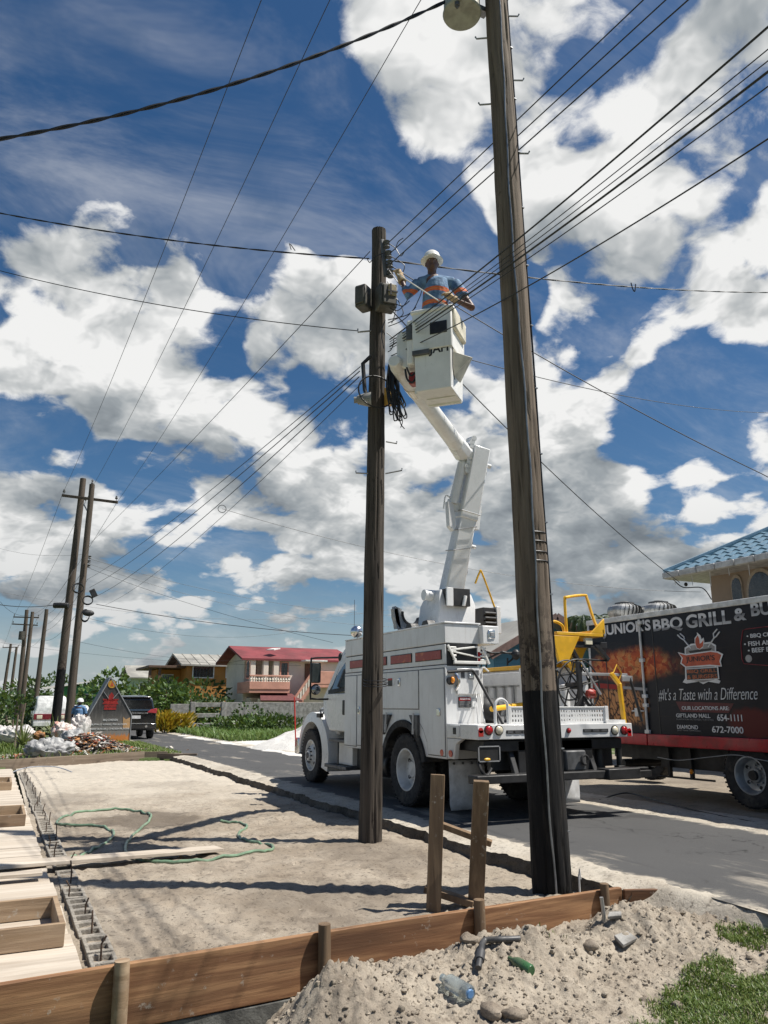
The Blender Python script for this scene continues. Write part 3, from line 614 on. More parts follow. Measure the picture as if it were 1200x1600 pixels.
# ---- rear underbody
mb = MB(); mb.box(-1.1, 1.15, -1.86, -1.2, .86, 1.01); mb.box(-.95, 1.1, -1.75, -1.65, .62, .9); mb.box(-.62, .62, -1.9, -1.8, .55, 1.0); mb.build('rear_crossmember', M_blk, T, bevel=.01)
p0 = R9(748, 1166); p1 = R9(783, 1190); mb = MB(); mb.box(p0.x, p1.x, -1.93, -1.905, p1.z, p0.z); pl = mb.build('licence_plate_holder', M_blk, T, bevel=.004)
mb = MB()
for e_ in ((p0.x, p1.x, p0.z-.014, p0.z), (p0.x, p1.x, p1.z, p1.z+.014), (p0.x, p0.x+.014, p1.z, p0.z), (p1.x-.014, p1.x, p1.z, p0.z)): mb.box(e_[0], e_[1], -1.94, -1.932, e_[2], e_[3])
mb.build('plate_rim', M_gry, pl)
mb = MB(); mb.ell(((p0.x+p1.x)/2-.03, -1.93, p1.z+.03), (.05, .02, .02), 8, 5); mb.build('yellow_tag', M_yel, pl)
mb = MB(); mb.tube(smooth_path([(p0.x+.02, -1.9, p1.z), (p0.x+.03, -1.95, p1.z-.10), (p0.x+.11, -1.95, p1.z-.16), (p0.x+.2, -1.92, p1.z-.08)], 5), .02, 8); mb.build('air_hose', M_blk, T, smooth=True)
s0 = R9(743, 1215, 8.5); s1 = R9(1006, 1206, 8.5); mb = MB(); mb.box(s0.x, .62, -2.14, -1.92, .50, .60); mb.box(.62, s1.x-.15, -2.2, -1.95, .48, .62); mb.bar((-.7, -1.95, .56), (-.7, -1.8, .9), .08, .06); mb.bar((.6, -1.95, .56), (.6, -1.8, .9), .08, .06); mb.build('rear_step', M_blk, T, bevel=.012)
mb = MB(); mb.box(.08, .42, -2.0, -1.9, .60, .86); mb.build('pintle_plate', M_dgr, T, bevel=.02); mb = MB(); mb.tube([(.36+.06*math.cos(a*.7), -2.04, .74+.06*math.sin(a*.7)) for a in range(8)], .018, 8); mb.build('pintle_hook', M_blk, T, smooth=True)
for x in (.86, 1.22):
    mb = MB(); mb.cyl((x, -1.75, .60), (x, -1.75, 1.0), .075 if x < 1 else .04, n=16); mb.box(x-.06, x+.06, -1.8, -1.7, .45, .62); mb.build('outrigger_leg', M_blk, T, bevel=.006)
mb = MB(); mb.box(1.0, 1.62, -1.95, -1.80, .46, .56); mb.box(.9, 1.6, -1.92, -1.83, .57, .6); mb.build('outrigger_beam', M_blk, T, bevel=.01)
for (x0, x1_) in ((-1.06, -.48), (.62, 1.20)):
    mb = MB(); n = 8; vs = []
    for i in range(n+1):
        z = .70-.66*i/n
        for x in (x0, x1_): vs.append((x+(.02 if i == n and x == x0 else 0), -.86-.015*math.sin(i/n*2.5), z))
    mb.add(vs, [(2*i, 2*i+1, 2*i+3, 2*i+2) for i in range(n)]); f = mb.build('mud_flap', mat('flap_white', (.55, .56, .57), .55, dirt=.3, dirtcol=(.35, .32, .28)), T, smooth=True); so = f.modifiers.new('solid', 'SOLIDIFY'); so.thickness = .012
    mb = MB()
    for k in range(4): mb.cyl((x0+.07+(x1_-x0-.14)*k/3, -.87, .66), (x0+.07+(x1_-x0-.14)*k/3, -.885, .66), .018, n=8)
    mb.build('flap_bolts', M_dgr, f)
# ---- yellow operator platform, reel, posts at the right rear
P = [pu(x, y, 9.2)-TO for x, y in ((868, 992), (945, 990), (935, 926), (880, 936))]
pl = empty('operator_platform', (0, 0, 0), parent=T)
xa, xb = .50, 1.40; yp = -1.40; zp = 2.48
mb = MB(); mb.box(xa, xb, yp-.02, yp+.75, zp-.02, zp+.03); mb.box(xb-.03, xb+.0, yp-.02, yp+.75, zp-.02, zp+.10); mb.prism([(xb-.25, zp+.03), (xb+.02, zp+.03), (xb+.02, zp+.26)], 'y', yp-.02, yp+.02); mb.build('deck_plate', M_yel, pl, bevel=.006)
mb = MB(); mb.prism([(xa-.08, zp-.03), (xa+.42, zp-.03), (xa+.18, zp-.42), (xa+.02, zp-.42)], 'y', yp-.02, yp+.03); mb.prism([(xa+.75, zp-.03), (xa+.9, zp-.03), (xa+.60, zp-.52), (xa+.48, zp-.52)], 'y', yp+.3, yp+.34); mb.bar((xa+.2, yp+.02, zp-.38), (xa+.62, yp+.35, zp-.60), .05, .06); mb.bar((xa+.65, yp+.2, zp-.1), (xa+.15, yp+.3, zp-.62), .05, .05); mb.build('braces', M_yel, pl, bevel=.004)
mb = MB(); hoop = smooth_path([(xa+.22, yp+.03, zp), (xa+.22, yp+.03, zp+.50), (xa+.27, yp+.03, zp+.56), (xa+.75, yp+.2, zp+.64), (xa+.80, yp+.2, zp+.58), (xa+.84, yp+.1, zp+.2), (xb-.01, yp+.0, zp+.05)], 5); mb.tube(hoop, .022, 8); mb.build('guard_hoop', M_yel, pl, smooth=True)
mb = MB(); mb.tube(smooth_path([(xa-.12, yp+.02, zp), (xa-.12, yp+.02, zp+.12), (xa+.0, yp+.02, zp+.18), (xa+.14, yp+.02, zp+.12), (xa+.16, yp+.02, zp)], 5), .022, 8); mb.build('small_hoop', M_yel, pl, smooth=True)
mb = MB(); mb.bar((xa+.3, yp+.06, zp-.14), (xa+.98, yp+.06, zp-.14), .08, .09); mb.bar((xa+.75, yp+.05, zp-.12), (xa+1.0, yp+.05, zp-.36), .07, .06); mb.bar((xa+.30, yp+.05, zp-.20), (xa+.42, yp+.05, zp-.38), .07, .05); mb.bar((xa+.38, yp+.05, zp-.36), (xa+1.0, yp+.05, zp-.37), .025, .025); mb.build('pedal_frame', M_blk, pl, bevel=.004)
mb = MB(); mb.box(xa+.55, xa+.68, yp+.0, yp+.06, zp-.14, zp-.04); mb.build('socket_box', M_lens, pl, bevel=.005)
mb = MB(); mb.bar((xa+.05, yp+.4, 1.2), (xa+.05, yp+.4, zp), .09, .09); mb.bar((xa+.8, yp+.5, 1.2), (xa+.8, yp+.5, zp), .09, .09); mb.build('platform_leg', M_yel, pl, bevel=.006)
rc = Vector((.60, -1.62, 1.72)); rl = empty('cable_reel', rc, parent=T); R_ = .37
for dy in (-.10, .12):
    mb = MB(); mb.tube([(R_*math.cos(a*math.pi/16), dy, R_*math.sin(a*math.pi/16)) for a in range(32)], .012, 6, closed=True)
    mb.tube([(R_*.55*math.cos(a*math.pi/12), dy, R_*.55*math.sin(a*math.pi/12)) for a in range(24)], .008, 6, closed=True)
    for k in range(6): a = k*math.pi/3+.2; mb.cyl((0, dy, 0), (R_*math.cos(a), dy, R_*math.sin(a)), .011, n=6)
    mb.build('reel_rim', M_blk, rl, smooth=True)
mb = MB(); mb.cyl((0, -.14, 0), (0, .16, 0), .05, n=12)
for k in range(6): a = k*math.pi/3+.2; mb.cyl((R_*.55*math.cos(a), -.1, R_*.55*math.sin(a)), (R_*.55*math.cos(a), .12, R_*.55*math.sin(a)), .009, n=6)
mb.build('reel_hub', M_blk, rl, smooth=True)
mb = MB(); mb.bar((-.03, -.15, .34), (-.02, -.15, -.4), .07, .05); mb.bar((0, -.16, -.15), (-.26, -.16, -.46), .04, .04); mb.bar((0, -.16, -.15), (.28, -.16, -.46), .04, .04); mb.build('reel_stand', M_blk, rl, bevel=.004)
mb = MB(); mb.bar((0, -.18, .33), (.32, -.18, -.12), .025, .025); mb.build('crank_rod', M_gry, rl)
mb = MB(); mb.ell((.12, -.2, -.11), (.09, .06, .07), 10, 6, jit=.2); mb.build('red_valve', M_pan, rl)
mb = MB(); mb.box(.30, .95, -.95, -.7, 1.2, 2.0); mb.box(.35, .9, -.98, -.949, 1.85, 1.95); mb.cyl((.72, -1.2, 1.2), (.72, -1.2, 1.75), .10, n=16); mb.build('white_tank', M_tw2, T, bevel=.012)
mb = MB(); mb.bar((1.28, -1.84, 1.2), (1.24, -1.84, 1.76), .045, .06); mb.bar((1.245, -1.84, 1.74), (1.10, -1.84, 1.90), .045, .06); mb.build('yellow_bracket', M_yel, T, bevel=.006)
mb = MB(); mb.tube([(1.18, -1.78, 1.88), (1.30, -1.75, 2.03), (1.38, -1.75, 1.90), (1.30, -1.75, 1.78)], .01, 6); mb.build('yellow_ring', M_yel, T, smooth=True)
mb = MB(); mb.bar((.62, -1.72, 1.885), (1.50, -1.72, 1.885), .05, .04); mb.box(1.38, 1.58, -1.76, -1.74, 1.79, 1.87); mb.build('grey_arm', M_gry, T, bevel=.004)
mb = MB(); mb.tube(smooth_path([(1.42, -1.72, 1.885), (1.52, -1.73, 1.86), (1.55, -1.76, 1.75), (1.62, -1.84, 1.22)], 5), .022, 8); mb.build('grab_hose', M_blk, T, smooth=True)
mb = MB(); mb.box(.9, 1.25, -1.9, -1.7, 1.206, 1.25); mb.build('light_tray', M_pw, T)
# ---- cab and hood
cab = empty('cab', (0, 0, 0), parent=T)
prof = [(2.30, .98), (3.30, .98), (3.62, 1.30), (3.66, 1.60), (3.48, 1.72), (3.02, 2.44), (2.80, 2.56), (2.30, 2.60)]
mb = MB(); vs = []
def cx(y, z): return 1.20-.15*sstep(1.65, 2.6, z)
k = len(prof); vs = [(-cx(*q), q[0], q[1]) for q in prof]+[(cx(*q), q[0], q[1]) for q in prof]
mb.add(vs, [tuple(range(k)), tuple(range(2*k-1, k-1, -1))]+[(i, k+i, k+(i+1) % k, (i+1) % k) for i in range(k)]); mb.build('cab_shell', M_tw, cab, bevel=.05, seg=4)
def quad(mb, pts, off, mi=0): mb.add([(p[0]+off[0], p[1]+off[1], p[2]+off[2]) for p in pts], [tuple(range(len(pts)))], mi)
# door and window
mb = MB(); dp = [(2.42, 1.0), (3.18, 1.0), (3.34, 1.22), (3.40, 1.66), (2.42, 1.66)]
mb.prism(dp, 'x', -1.215, -1.18); dr = mb.build('cab_door', M_tw, cab, bevel=.012)
mb = MB(); mb.box(-1.235, -1.20, 2.50, 2.60, 1.28, 1.54); mb.build('door_handle', M_blk, dr, bevel=.015)
wp = [(2.43, 1.78), (2.52, 1.70), (3.36, 1.66), (3.36, 1.78), (3.00, 2.40), (2.90, 2.47), (2.43, 2.50)]
def wx(z): return -(cx(0, z)+.004)
mb = MB(); mb.add([(wx(z), y, z) for y, z in wp], [tuple(range(len(wp)))]); mb.build('window_seal', M_blk, dr)
wi = [(2.46, 1.84), (2.53, 1.77), (3.16, 1.74), (3.16, 1.80), (2.90, 2.36), (2.84, 2.41), (2.46, 2.44)]
mb = MB(); mb.add([(wx(z)-.006, y, z) for y, z in wi], [tuple(range(len(wi)))]); mb.build('window_pane', M_glass, dr)
mb = MB(); mb.add([(-1.0, 3.455, 1.76), (1.0, 3.455, 1.76), (.90, 3.045, 2.40), (-.90, 3.045, 2.40)], [(0, 1, 2, 3)]); o = mb.build('windscreen', M_glass, cab); o.location = (0, .012, .006)
# hood, fenders, bumper
mb = MB(); hpoly = [(3.30, .9), (5.02, .86), (5.10, 1.15), (5.0, 1.30), (4.62, 1.44), (3.45, 1.68)]
vs = []; k = len(hpoly)
def hx(y, z): return (1.02-.20*sstep(3.6, 5.1, y))*(1-.10*sstep(1.3, 1.65, z))
vs = [(-hx(*q), q[0], q[1]) for q in hpoly]+[(hx(*q), q[0], q[1]) for q in hpoly]
mb.add(vs, [tuple(range(k)), tuple(range(2*k-1, k-1, -1))]+[(i, k+i, k+(i+1) % k, (i+1) % k) for i in range(k)]); hd = mb.build('hood', M_tw, T, bevel=.09, seg=5)
for sd_ in (-1, 1):
    fo = []; fi = []
    for a in range(-28, 181, 8):
        t = math.radians(180-a) if False else math.radians(a)
        fo.append((4.24-.86*math.cos(t)*(1 if a < 90 else .92), .52+.80*math.sin(t))); fi.append((4.24-.615*math.cos(t), .52+.615*math.sin(t)))
    fo[0] = (3.50, .42); fi[0] = (3.66, .30)
    mb = MB(); n = len(fo); vs = []
    for q, x in ((fo, 1.17), (fi, 1.20), (fi, .70), (fo, .70)): vs += [(sd_*x, y, z) for y, z in q]
    fs = []
    for i in range(n-1):
        for j in range(4): fs.append((j*n+i, j*n+i+1, ((j+1) % 4)*n+i+1, ((j+1) % 4)*n+i))
    fs += [(0, n, 2*n, 3*n), (n-1, 2*n-1, 3*n-1, 4*n-1)]
    mb.add(vs, fs); mb.build('fender', M_tw, T, bevel=.035, seg=3, ang=50)
    mb = MB(); mb.add([(sd_*1.0, y, z) for y, z in fi]+[(sd_*.55, y, z) for y, z in fi], [(i, i+1, n+i+1, n+i) for i in range(n-1)]); mb.build('wheel_well', M_blk, T)
mb = MB(); mb.box(-1.18, 1.18, 5.0, 5.25, .48, .80); mb.build('front_bumper', M_alu, T, bevel=.03)
mb = MB(); mb.box(-.95, .95, 4.95, 5.12, .85, 1.2); mb.build('grille', M_dgr, T, bevel=.02)
q0 = pv(457, 1092, 5.62)-TO; mb = MB(); mb.cyl((-1.18, 5.16, .62), (-1.22, 5.22, 1.62), .014, n=8); mb.build('red_bumper_guide', mat('red_paint', (.6, .03, .02), .4), T, smooth=True)
mb = MB(); mb.tube([(-1.0, 4.0, 1.36), (-1.16, 3.86, 1.36), (-1.19, 3.7, 1.24), (-1.19, 3.6, 1.32)], .016, 6); mb.box(-1.22, -1.15, 3.72, 3.9, 1.22, 1.30); mb.build('hood_latch', M_blk, T, smooth=True)
# mirror
mi_ = empty('side_mirror', (0, 0, 0), parent=T)
mb = MB(); mb.tube(smooth_path([(-1.04, 3.05, 2.33), (-1.25, 3.25, 2.33), (-1.50, 3.42, 2.32), (-1.53, 3.44, 2.25), (-1.53, 3.44, 1.62), (-1.50, 3.42, 1.57), (-1.3, 3.35, 1.56), (-1.1, 3.28, 1.57)], 5), .018, 8); mb.ell((-1.08, 3.05, 2.33), (.05, .06, .09)); mb.ell((-1.12, 3.27, 1.58), (.06, .09, .05)); mb.build('mirror_arm', M_blk, mi_, smooth=True)
mb = MB(); mb.box(-1.56, -1.36, 3.33, 3.42, 1.86, 2.24); mh = mb.build('mirror_housing', M_blk, mi_, bevel=.03); mb = MB(); mb.box(-1.545, -1.375, 3.322, 3.331, 1.875, 2.225); mb.build('mirror_glass', mat('mirror_glass', (.10, .12, .12), .08, metal=.6), mh)
mb = MB(); mb.ell((-1.45, 3.38, 1.74), (.105, .05, .10), 14, 8); mc = mb.build('convex_mirror', M_blk, mi_, smooth=True); mb = MB(); mb.ell((-1.45, 3.345, 1.735), (.09, .03, .085), 14, 8); mb.build('convex_glass', mat('mirror_glass2', (.35, .37, .38), .05, metal=.9), mc, smooth=True)
# steps under the door
mb = MB(); mb.box(-1.20, -.75, 2.50, 3.30, .80, .85); mb.box(-1.22, -.75, 2.42, 3.45, .34, .40); mb.bar((-1.15, 2.95, .8), (-1.15, 2.95, .4), .03, .03); mb.build('cab_step', M_dgr, T, bevel=.008)
mb = MB(); mb.box(-1.08, -.5, 2.46, 3.16, .41, .79); mb.build('battery_box', M_fib, T, bevel=.01)
mb = MB(); mb.box(-1.0, .9, 1.6, 2.45, .36, .72); mb.cyl((-.95, 1.0, .5), (-.95, 1.8, .5), .2, n=16); mb.build('fuel_tank', M_blk, T, bevel=.02)
c0 = pd(557, 987, 13.2)-TO; mb = MB(); mb.cyl((c0.x, c0.y, c0.z-.12), c0, .02, n=8); mb.lathe([(.0, .05), (.09, .03), (.105, -.01), (.10, -.04), (.05, -.09), (0, -.1)], c0, (-.4, -.9, 0), 18); mb.build('spot_lamp', M_alu, T, smooth=True, ang=60)
mb = MB(); mb.cyl((c0.x-.02, c0.y+.05, c0.z-.1), (c0.x-.02, c0.y+.05, c0.z+.55), .004, n=5); mb.build('antenna', M_blk, T)
# ---- boom
bt_ = Vector((-.44, .25, 2.50))
mb = MB(); zz = [(2.40, .34, .36), (2.62, .34, .36), (3.02, .34, .32), (3.26, .28, .22)]
vs = []
for z, hx_, hy_ in zz:
    o_ = .10*(z-2.4); vs += [(bt_.x+o_+sx_*hx_, bt_.y+sy_*hy_, z) for sx_, sy_ in ((-1, -1), (1, -1), (1, 1), (-1, 1))]
fs = [(0, 3, 2, 1), (12, 13, 14, 15)]
for i in range(3):
    for j in range(4): fs.append((i*4+j, i*4+(j+1) % 4, (i+1)*4+(j+1) % 4, (i+1)*4+j))
mb.add(vs, fs); tu = mb.build('turret', M_tw, T, bevel=.02)
mb = MB(); mb.box(bt_.x-.16, bt_.x+.24, bt_.y-.42, bt_.y-.2, 2.98, 3.26); mb.build('turret_cavity_shade', M_blk, tu, bevel=.005)  # solid black block standing in for the shade inside the cavity
mb = MB(); mb.box(bt_.x-.20, bt_.x-.08, bt_.y-.435, bt_.y-.40, 2.97, 3.26); mb.cyl((bt_.x+.10, bt_.y-.44, 2.98), (bt_.x+.14, bt_.y-.44, 3.14), .03, n=8); mb.build('turret_lug', M_tw, tu, bevel=.006)
mb = MB(); mb.cyl((bt_.x-.38, bt_.y, 3.18), (bt_.x+.44, bt_.y, 3.18), .09, n=18); mb.build('pivot_pin', M_tw, tu, bevel=.008)
mb = MB(); mb.cyl((bt_.x, bt_.y, 1.9), (bt_.x, bt_.y, 2.45), .42, n=24); mb.build('pedestal', M_tw, T, bevel=.01)
E0 = Vector((bt_.x+.10, bt_.y-.05, 3.22)); E1 = Vector((6.86, 10.42, 5.68))-TO
mb = MB()
def boxbeam(mb, a, b, w0, h0, w1, h1, side):
    a = Vector(a); b = Vector(b); d = (b-a).normalized(); sdv = Vector(side); x = (sdv-d*sdv.dot(d)).normalized(); y = d.cross(x); vs = []
    for p, w_, h_ in ((a, w0, h0), (b, w1, h1)): vs += [p+x*(i*w_/2)+y*(j*h_/2) for i, j in ((-1, -1), (1, -1), (1, 1), (-1, 1))]
    mb.add(vs, [(0, 3, 2, 1), (4, 5, 6, 7)]+[(j, (j+1) % 4, 4+(j+1) % 4, 4+j) for j in range(4)])
SD = Vector((math.cos(math.radians(-4)), math.sin(math.radians(-4)), 0))
boxbeam(mb, E0, E0.lerp(E1, .52), .34, .27, .29, .25, SD); lb = mb.build('lower_boom', M_tw, T, bevel=.025)
mb = MB(); boxbeam(mb, E0.lerp(E1, .50), E1, .33, .29, .30, .27, SD); mb.build('boom_sleeve', M_tw, T, bevel=.02)
mb = MB(); dE = (E1-E0).normalized()
for t_, wv in ((.30, .33), (.44, .31), (.545, .35)):
    c_ = E0.lerp(E1, t_); x = (SD-dE*SD.dot(dE)).normalized(); y = dE.cross(x)
    mb.tube([c_+x*i*wv/2*1.02+y*j*.155+dE*(.06*i if t_ < .5 else 0) for i, j in ((-1, -1), (1, -1), (1, 1), (-1, 1))], .008, 5, closed=True)
mb.build('boom_strap', M_gry, lb, smooth=True)
mb = MB(); x = (SD-dE*SD.dot(dE)).normalized(); y = dE.cross(x)
for t_, r_ in ((.16, .10), (.36, .08), (.62, .09), (.74, .08), (.84, .09)):
    c_ = E0.lerp(E1, t_)+x*(.158 if t_ < .5 else .160); mb.cyl(c_, c_+x*.02, r_, n=14)
mb.build('access_covers', M_gry, lb)
mb = MB(); c_ = E0.lerp(E1, .50)+x*.20; boxbeam(mb, c_-dE*.12, c_+dE*.3, .08, .2, .05, .1, SD); c_ = E0.lerp(E1, .34)+x*.18; mb.cyl(c_, c_+x*.10, .03, n=10); c_ = E0.lerp(E1, .9)+x*.17; mb.cyl(c_, c_+x*.10, .04, n=10); mb.build('boom_lugs', M_tw, lb)
# lift cylinder beside the upper half
c0 = E0.lerp(E1, .57)-x*.28-y*.0; c1 = E0.lerp(E1, .93)-x*.25
mb = MB(); mb.cyl(c0+dE*.03, c0.lerp(c1, .82), .08, n=18); mb.cyl(c0.lerp(c1, .8), c1, .05, n=14); cy = mb.build('lift_cylinder', M_tw, T, smooth=True)
mb = MB(); mb.prism([(0, 0), (.10, 0), (.16, -.40), (.10, -.50), (.02, -.42)], 'y', -.05, .05); o = mb.build('cylinder_bracket', M_tw, cy, bevel=.006); o.location = c0+Vector((-.12, 0, .05)); 
mb = MB(); boxbeam(mb, c0-x*.1, c0+x*.55, .16, .05, .1, .03, dE); mb.tube(smooth_path([c0+dE*.1-x*.05, c0+dE*.12-x*.16, c0-x*.15-dE*.1], 5), .012, 6); mb.build('cylinder_foot', M_tw, cy)
# knuckle chain + upper boom
U0 = E1-x*.30-dE*.16; U1 = Vector(pd(622, 572, 9.2))-TO
mb = MB()
for k_ in range(9): mb.cyl(E1-x*(.18+.02*(k_ % 2))-dE*(.07*k_-.10)-y*.10, E1-x*(.18+.02*(k_ % 2))-dE*(.07*k_-.10)+y*.10, .05, n=10)
mb.build('knuckle_links', M_tw, T, smooth=True)
mb = MB(); dU = (U1-U0).normalized(); mb.tube([U0+x*.1-dU*.05, U0, U0.lerp(U1, .14)], [.17, .165, .145], 8); mb.build('boom_knuckle', M_tw, T, bevel=.01)
mb = MB(); mb.tube([U0.lerp(U1, .10), U0.lerp(U1, .55), U0.lerp(U1, .82), U1], [.135, .122, .115, .11], 20); ub = mb.build('upper_boom', M_fib, T, smooth=True, ang=50)
mb = MB(); mb.tube([U0.lerp(U1, .76), U0.lerp(U1, .83)], .126, 20); mb.build('boom_band', M_lens, ub, smooth=True)
mb = MB(); mb.cyl(U1-dU*.02, U1+dU*.16, .11, .08, n=14); mb.box(U1.x-.02, U1.x+.28, U1.y-.05, U1.y+.12, U1.z+.02, U1.z+.14); mb.build('boom_tip', M_fib, T, bevel=.01)
# boom rest and controls on the top
br = empty('boom_rest', (-.80, .75, 2.62), parent=T)
def cres(r0, r1, a0, a1, th_, c=(0, 0)):
    n = 12; o_ = [(c[0]+r1*math.cos(math.radians(a0+(a1-a0)*i/n)), c[1]+r1*math.sin(math.radians(a0+(a1-a0)*i/n))) for i in range(n+1)]; i_ = [(c[0]+r0*math.cos(math.radians(a0+(a1-a0)*i/n)), c[1]+r0*math.sin(math.radians(a0+(a1-a0)*i/n))) for i in range(n+1)]
    m_ = MB()
    for k_ in range(n): m_.prism([o_[k_], o_[k_+1], i_[k_+1], i_[k_]], 'y', -th_/2, th_/2)
    return m_
cres(.20, .33, 160, 350, .12, (0, .30)).build('cradle', M_gry, br)
cres(.165, .20, 170, 345, .16, (0, .30)).build('cradle_pad', M_blk, br)
mb = MB(); mb.prism([(-.22, .05), (.32, .05), (.2, -.2), (.05, -.3), (-.1, -.2)], 'y', -.05, .05); mb.build('cradle_plate', M_gry, br, bevel=.006)
mb = MB(); mb.bar((-.30, 0, .38), (-.24, 0, .05), .08, .12); mb.bar((.3, 0, .15), (.2, 0, .02), .06, .1); mb.build('cradle_arm', M_gry, br, bevel=.006)
mb = MB(); mb.box(.12, .36, -.05, .25, 2.60, 3.0)
for k_ in range(4): mb.cyl((.12, -.08, 2.66+.08*k_), (.34, -.08, 2.66+.08*k_), .03, n=8)
mb.build('valve_bank', M_blk, T, bevel=.006); mb = MB(); mb.box(.36, .44, -.08, .25, 2.58, 3.02); mb.build('valve_guard', M_tw, T, bevel=.006)
mb = MB(); mb.tube(smooth_path([(-.02, -.05, 3.38), (.05, -.08, 3.56), (.10, -.08, 3.55), (.36, -.02, 3.02)], 5), .016, 8); mb.build('yellow_hydraulic_hose', M_yel, T, smooth=True)
# ---- bucket
BC = Vector(pd(686, 560, 8.98)); BK = empty('bucket', Vector((BC.x, BC.y, 0))-TO, parent=T, rz=-math.radians(25.9)-math.radians(21))
zb = pd(690, 607, 8.70).z; zt = pd(690, 484, 8.70).z; zm = pd(690, 545, 8.70).z
def rbox(mb, x0, x1, y0, y1, z0, z1, x0b=None, n=0):
    mb.box(x0, x1, y0, y1, z0, z1)
def openbox(name, hx0, hy0, hx1, hy1, z0, z1, th_, m, bevel, floor=True):
    mb = MB(); vs = []
    for hx_, hy_, z in ((hx0, hy0, z0), (hx1, hy1, z1), (hx1-th_, hy1-th_, z1), (hx0-th_, hy0-th_, z0+th_)): vs += [(sx_*hx_, sy_*hy_, z) for sx_, sy_ in ((-1, -1), (1, -1), (1, 1), (-1, 1))]
    fs = [(0, 3, 2, 1), (12, 13, 14, 15)]
    for i in range(3):
        for j in range(4): fs.append((i*4+j, i*4+(j+1) % 4, (i+1)*4+(j+1) % 4, (i+1)*4+j))
    mb.add(vs, fs); return mb.build(name, m, BK, bevel=bevel, seg=3)
openbox('bucket_shell', .225, .27, .238, .285, zb, zm+.04, .02, M_fib, .03)
mb = MB(); 
for (a_, b_, c_, d_) in ((-.255, .255, -.305, -.28), (-.255, .255, .28, .305), (-.255, -.23, -.28, .28), (.23, .255, -.28, .28)): mb.box(a_, b_, c_, d_, zm, zt)
mb.build('bucket_upper', M_fib, BK, bevel=.012)
mb = MB()
for (a_, b_, c_, d_) in ((-.275, .285, -.325, -.27), (-.275, .285, .27, .325), (-.275, -.22, -.27, .27), (.22, .285, -.27, .27)): mb.box(a_, b_, c_, d_, zt-.03, zt+.025)
mb.build('bucket_lip', M_fib, BK, bevel=.02)
mb = MB(); mb.box(.245, .30, -.25, .25, zt-.28, zt-.0); mb.build('side_pad', mat('cream_pad', (.66, .61, .48), .6), BK, bevel=.025)
mb = MB(); mb.box(-.02, .20, -.315, -.303, zt-.34, zt-.18); mb.build('black_plate', M_blk, BK, bevel=.003)
mb = MB(); mb.box(-.25, -.03, -.33, -.28, zm-.06, zm-.0); mb.build('dark_bracket', M_dgr, BK, bevel=.005)
t_ = text('JAFI', (.09, -.284, zm-.004), .15, M_prnt, BK, name='lettering', bold=.004, ext=.001)
mb = MB(); vs = [(.235, -.20, zm-.03), (.235, .2, zm-.03), (.40, .16, zm+.02), (.44, -.10, zm-.10), (.235, -.18, zm-.34), (.235, .15, zm-.30)]; mb.add(vs, [(0, 3, 2, 1), (0, 4, 3), (4, 5, 2, 3), (5, 1, 2)]); f = mb.build('step_scoop', mat('cream_pad2', (.60, .56, .46), .6), BK); so = f.modifiers.new('solid', 'SOLIDIFY'); so.thickness = .015
mb = MB(); mb.tube(smooth_path([(.25, -.24, zm+.03), (.245, -.245, zm-.25), (.26, -.22, zm-.42)], 5), .006, 5); mb.build('bucket_cord', M_blk, BK, smooth=True)
mb = MB(); mb.box(-.22, .22, .20, .25, zb-.02, zb+.01); mb.box(-.17, .2, .0, .02, zb-.015, zb); mb.build('bucket_bottom_rim', M_fib, BK, bevel=.01)
# mount between boom tip and bucket
mb = MB(); mb.prism([(-.56, zm+.0), (-.42, zm-.10), (-.28, zm-.06), (-.28, zt-.1), (-.50, zt-.08), (-.56, zt-.13)], 'y', -.05, .20); mb.build('mount_housing', M_fib, BK, bevel=.02)
mb = MB(); mb.box(-.36, -.27, -.22, -.10, zm-.12, zt-.04); mb.build('mount_column', M_fib, BK, bevel=.02); mb = MB(); mb.box(-.36, -.275, -.235, -.218, zt-.32, zt-.12); mb.build('mount_window', M_dgr, BK, bevel=.005)
mb = MB(); mb.box(-.40, -.26, -.05, .1, zm-.30, zm-.14); mb.build('red_control_block', M_pan, BK, bevel=.02)
mb = MB(); mb.tube(smooth_path([(-.42, -.1, zm-.12), (-.38, -.14, zm-.28), (-.30, -.16, zm-.34), (-.25, -.1, zm-.2)], 5), .014, 6); mb.tube(smooth_path([(-.40, -.1, zm-.1), (-.33, -.14, zm-.24), (-.26, -.1, zm-.15)], 5), .012, 6); mb.build('control_hoses', M_blk, BK, smooth=True)
mb = MB(); mb.box(-.30, -.22, -.1, .1, zm-.48, zm-.40); mb.build('lower_lug', M_fib, BK, bevel=.01)
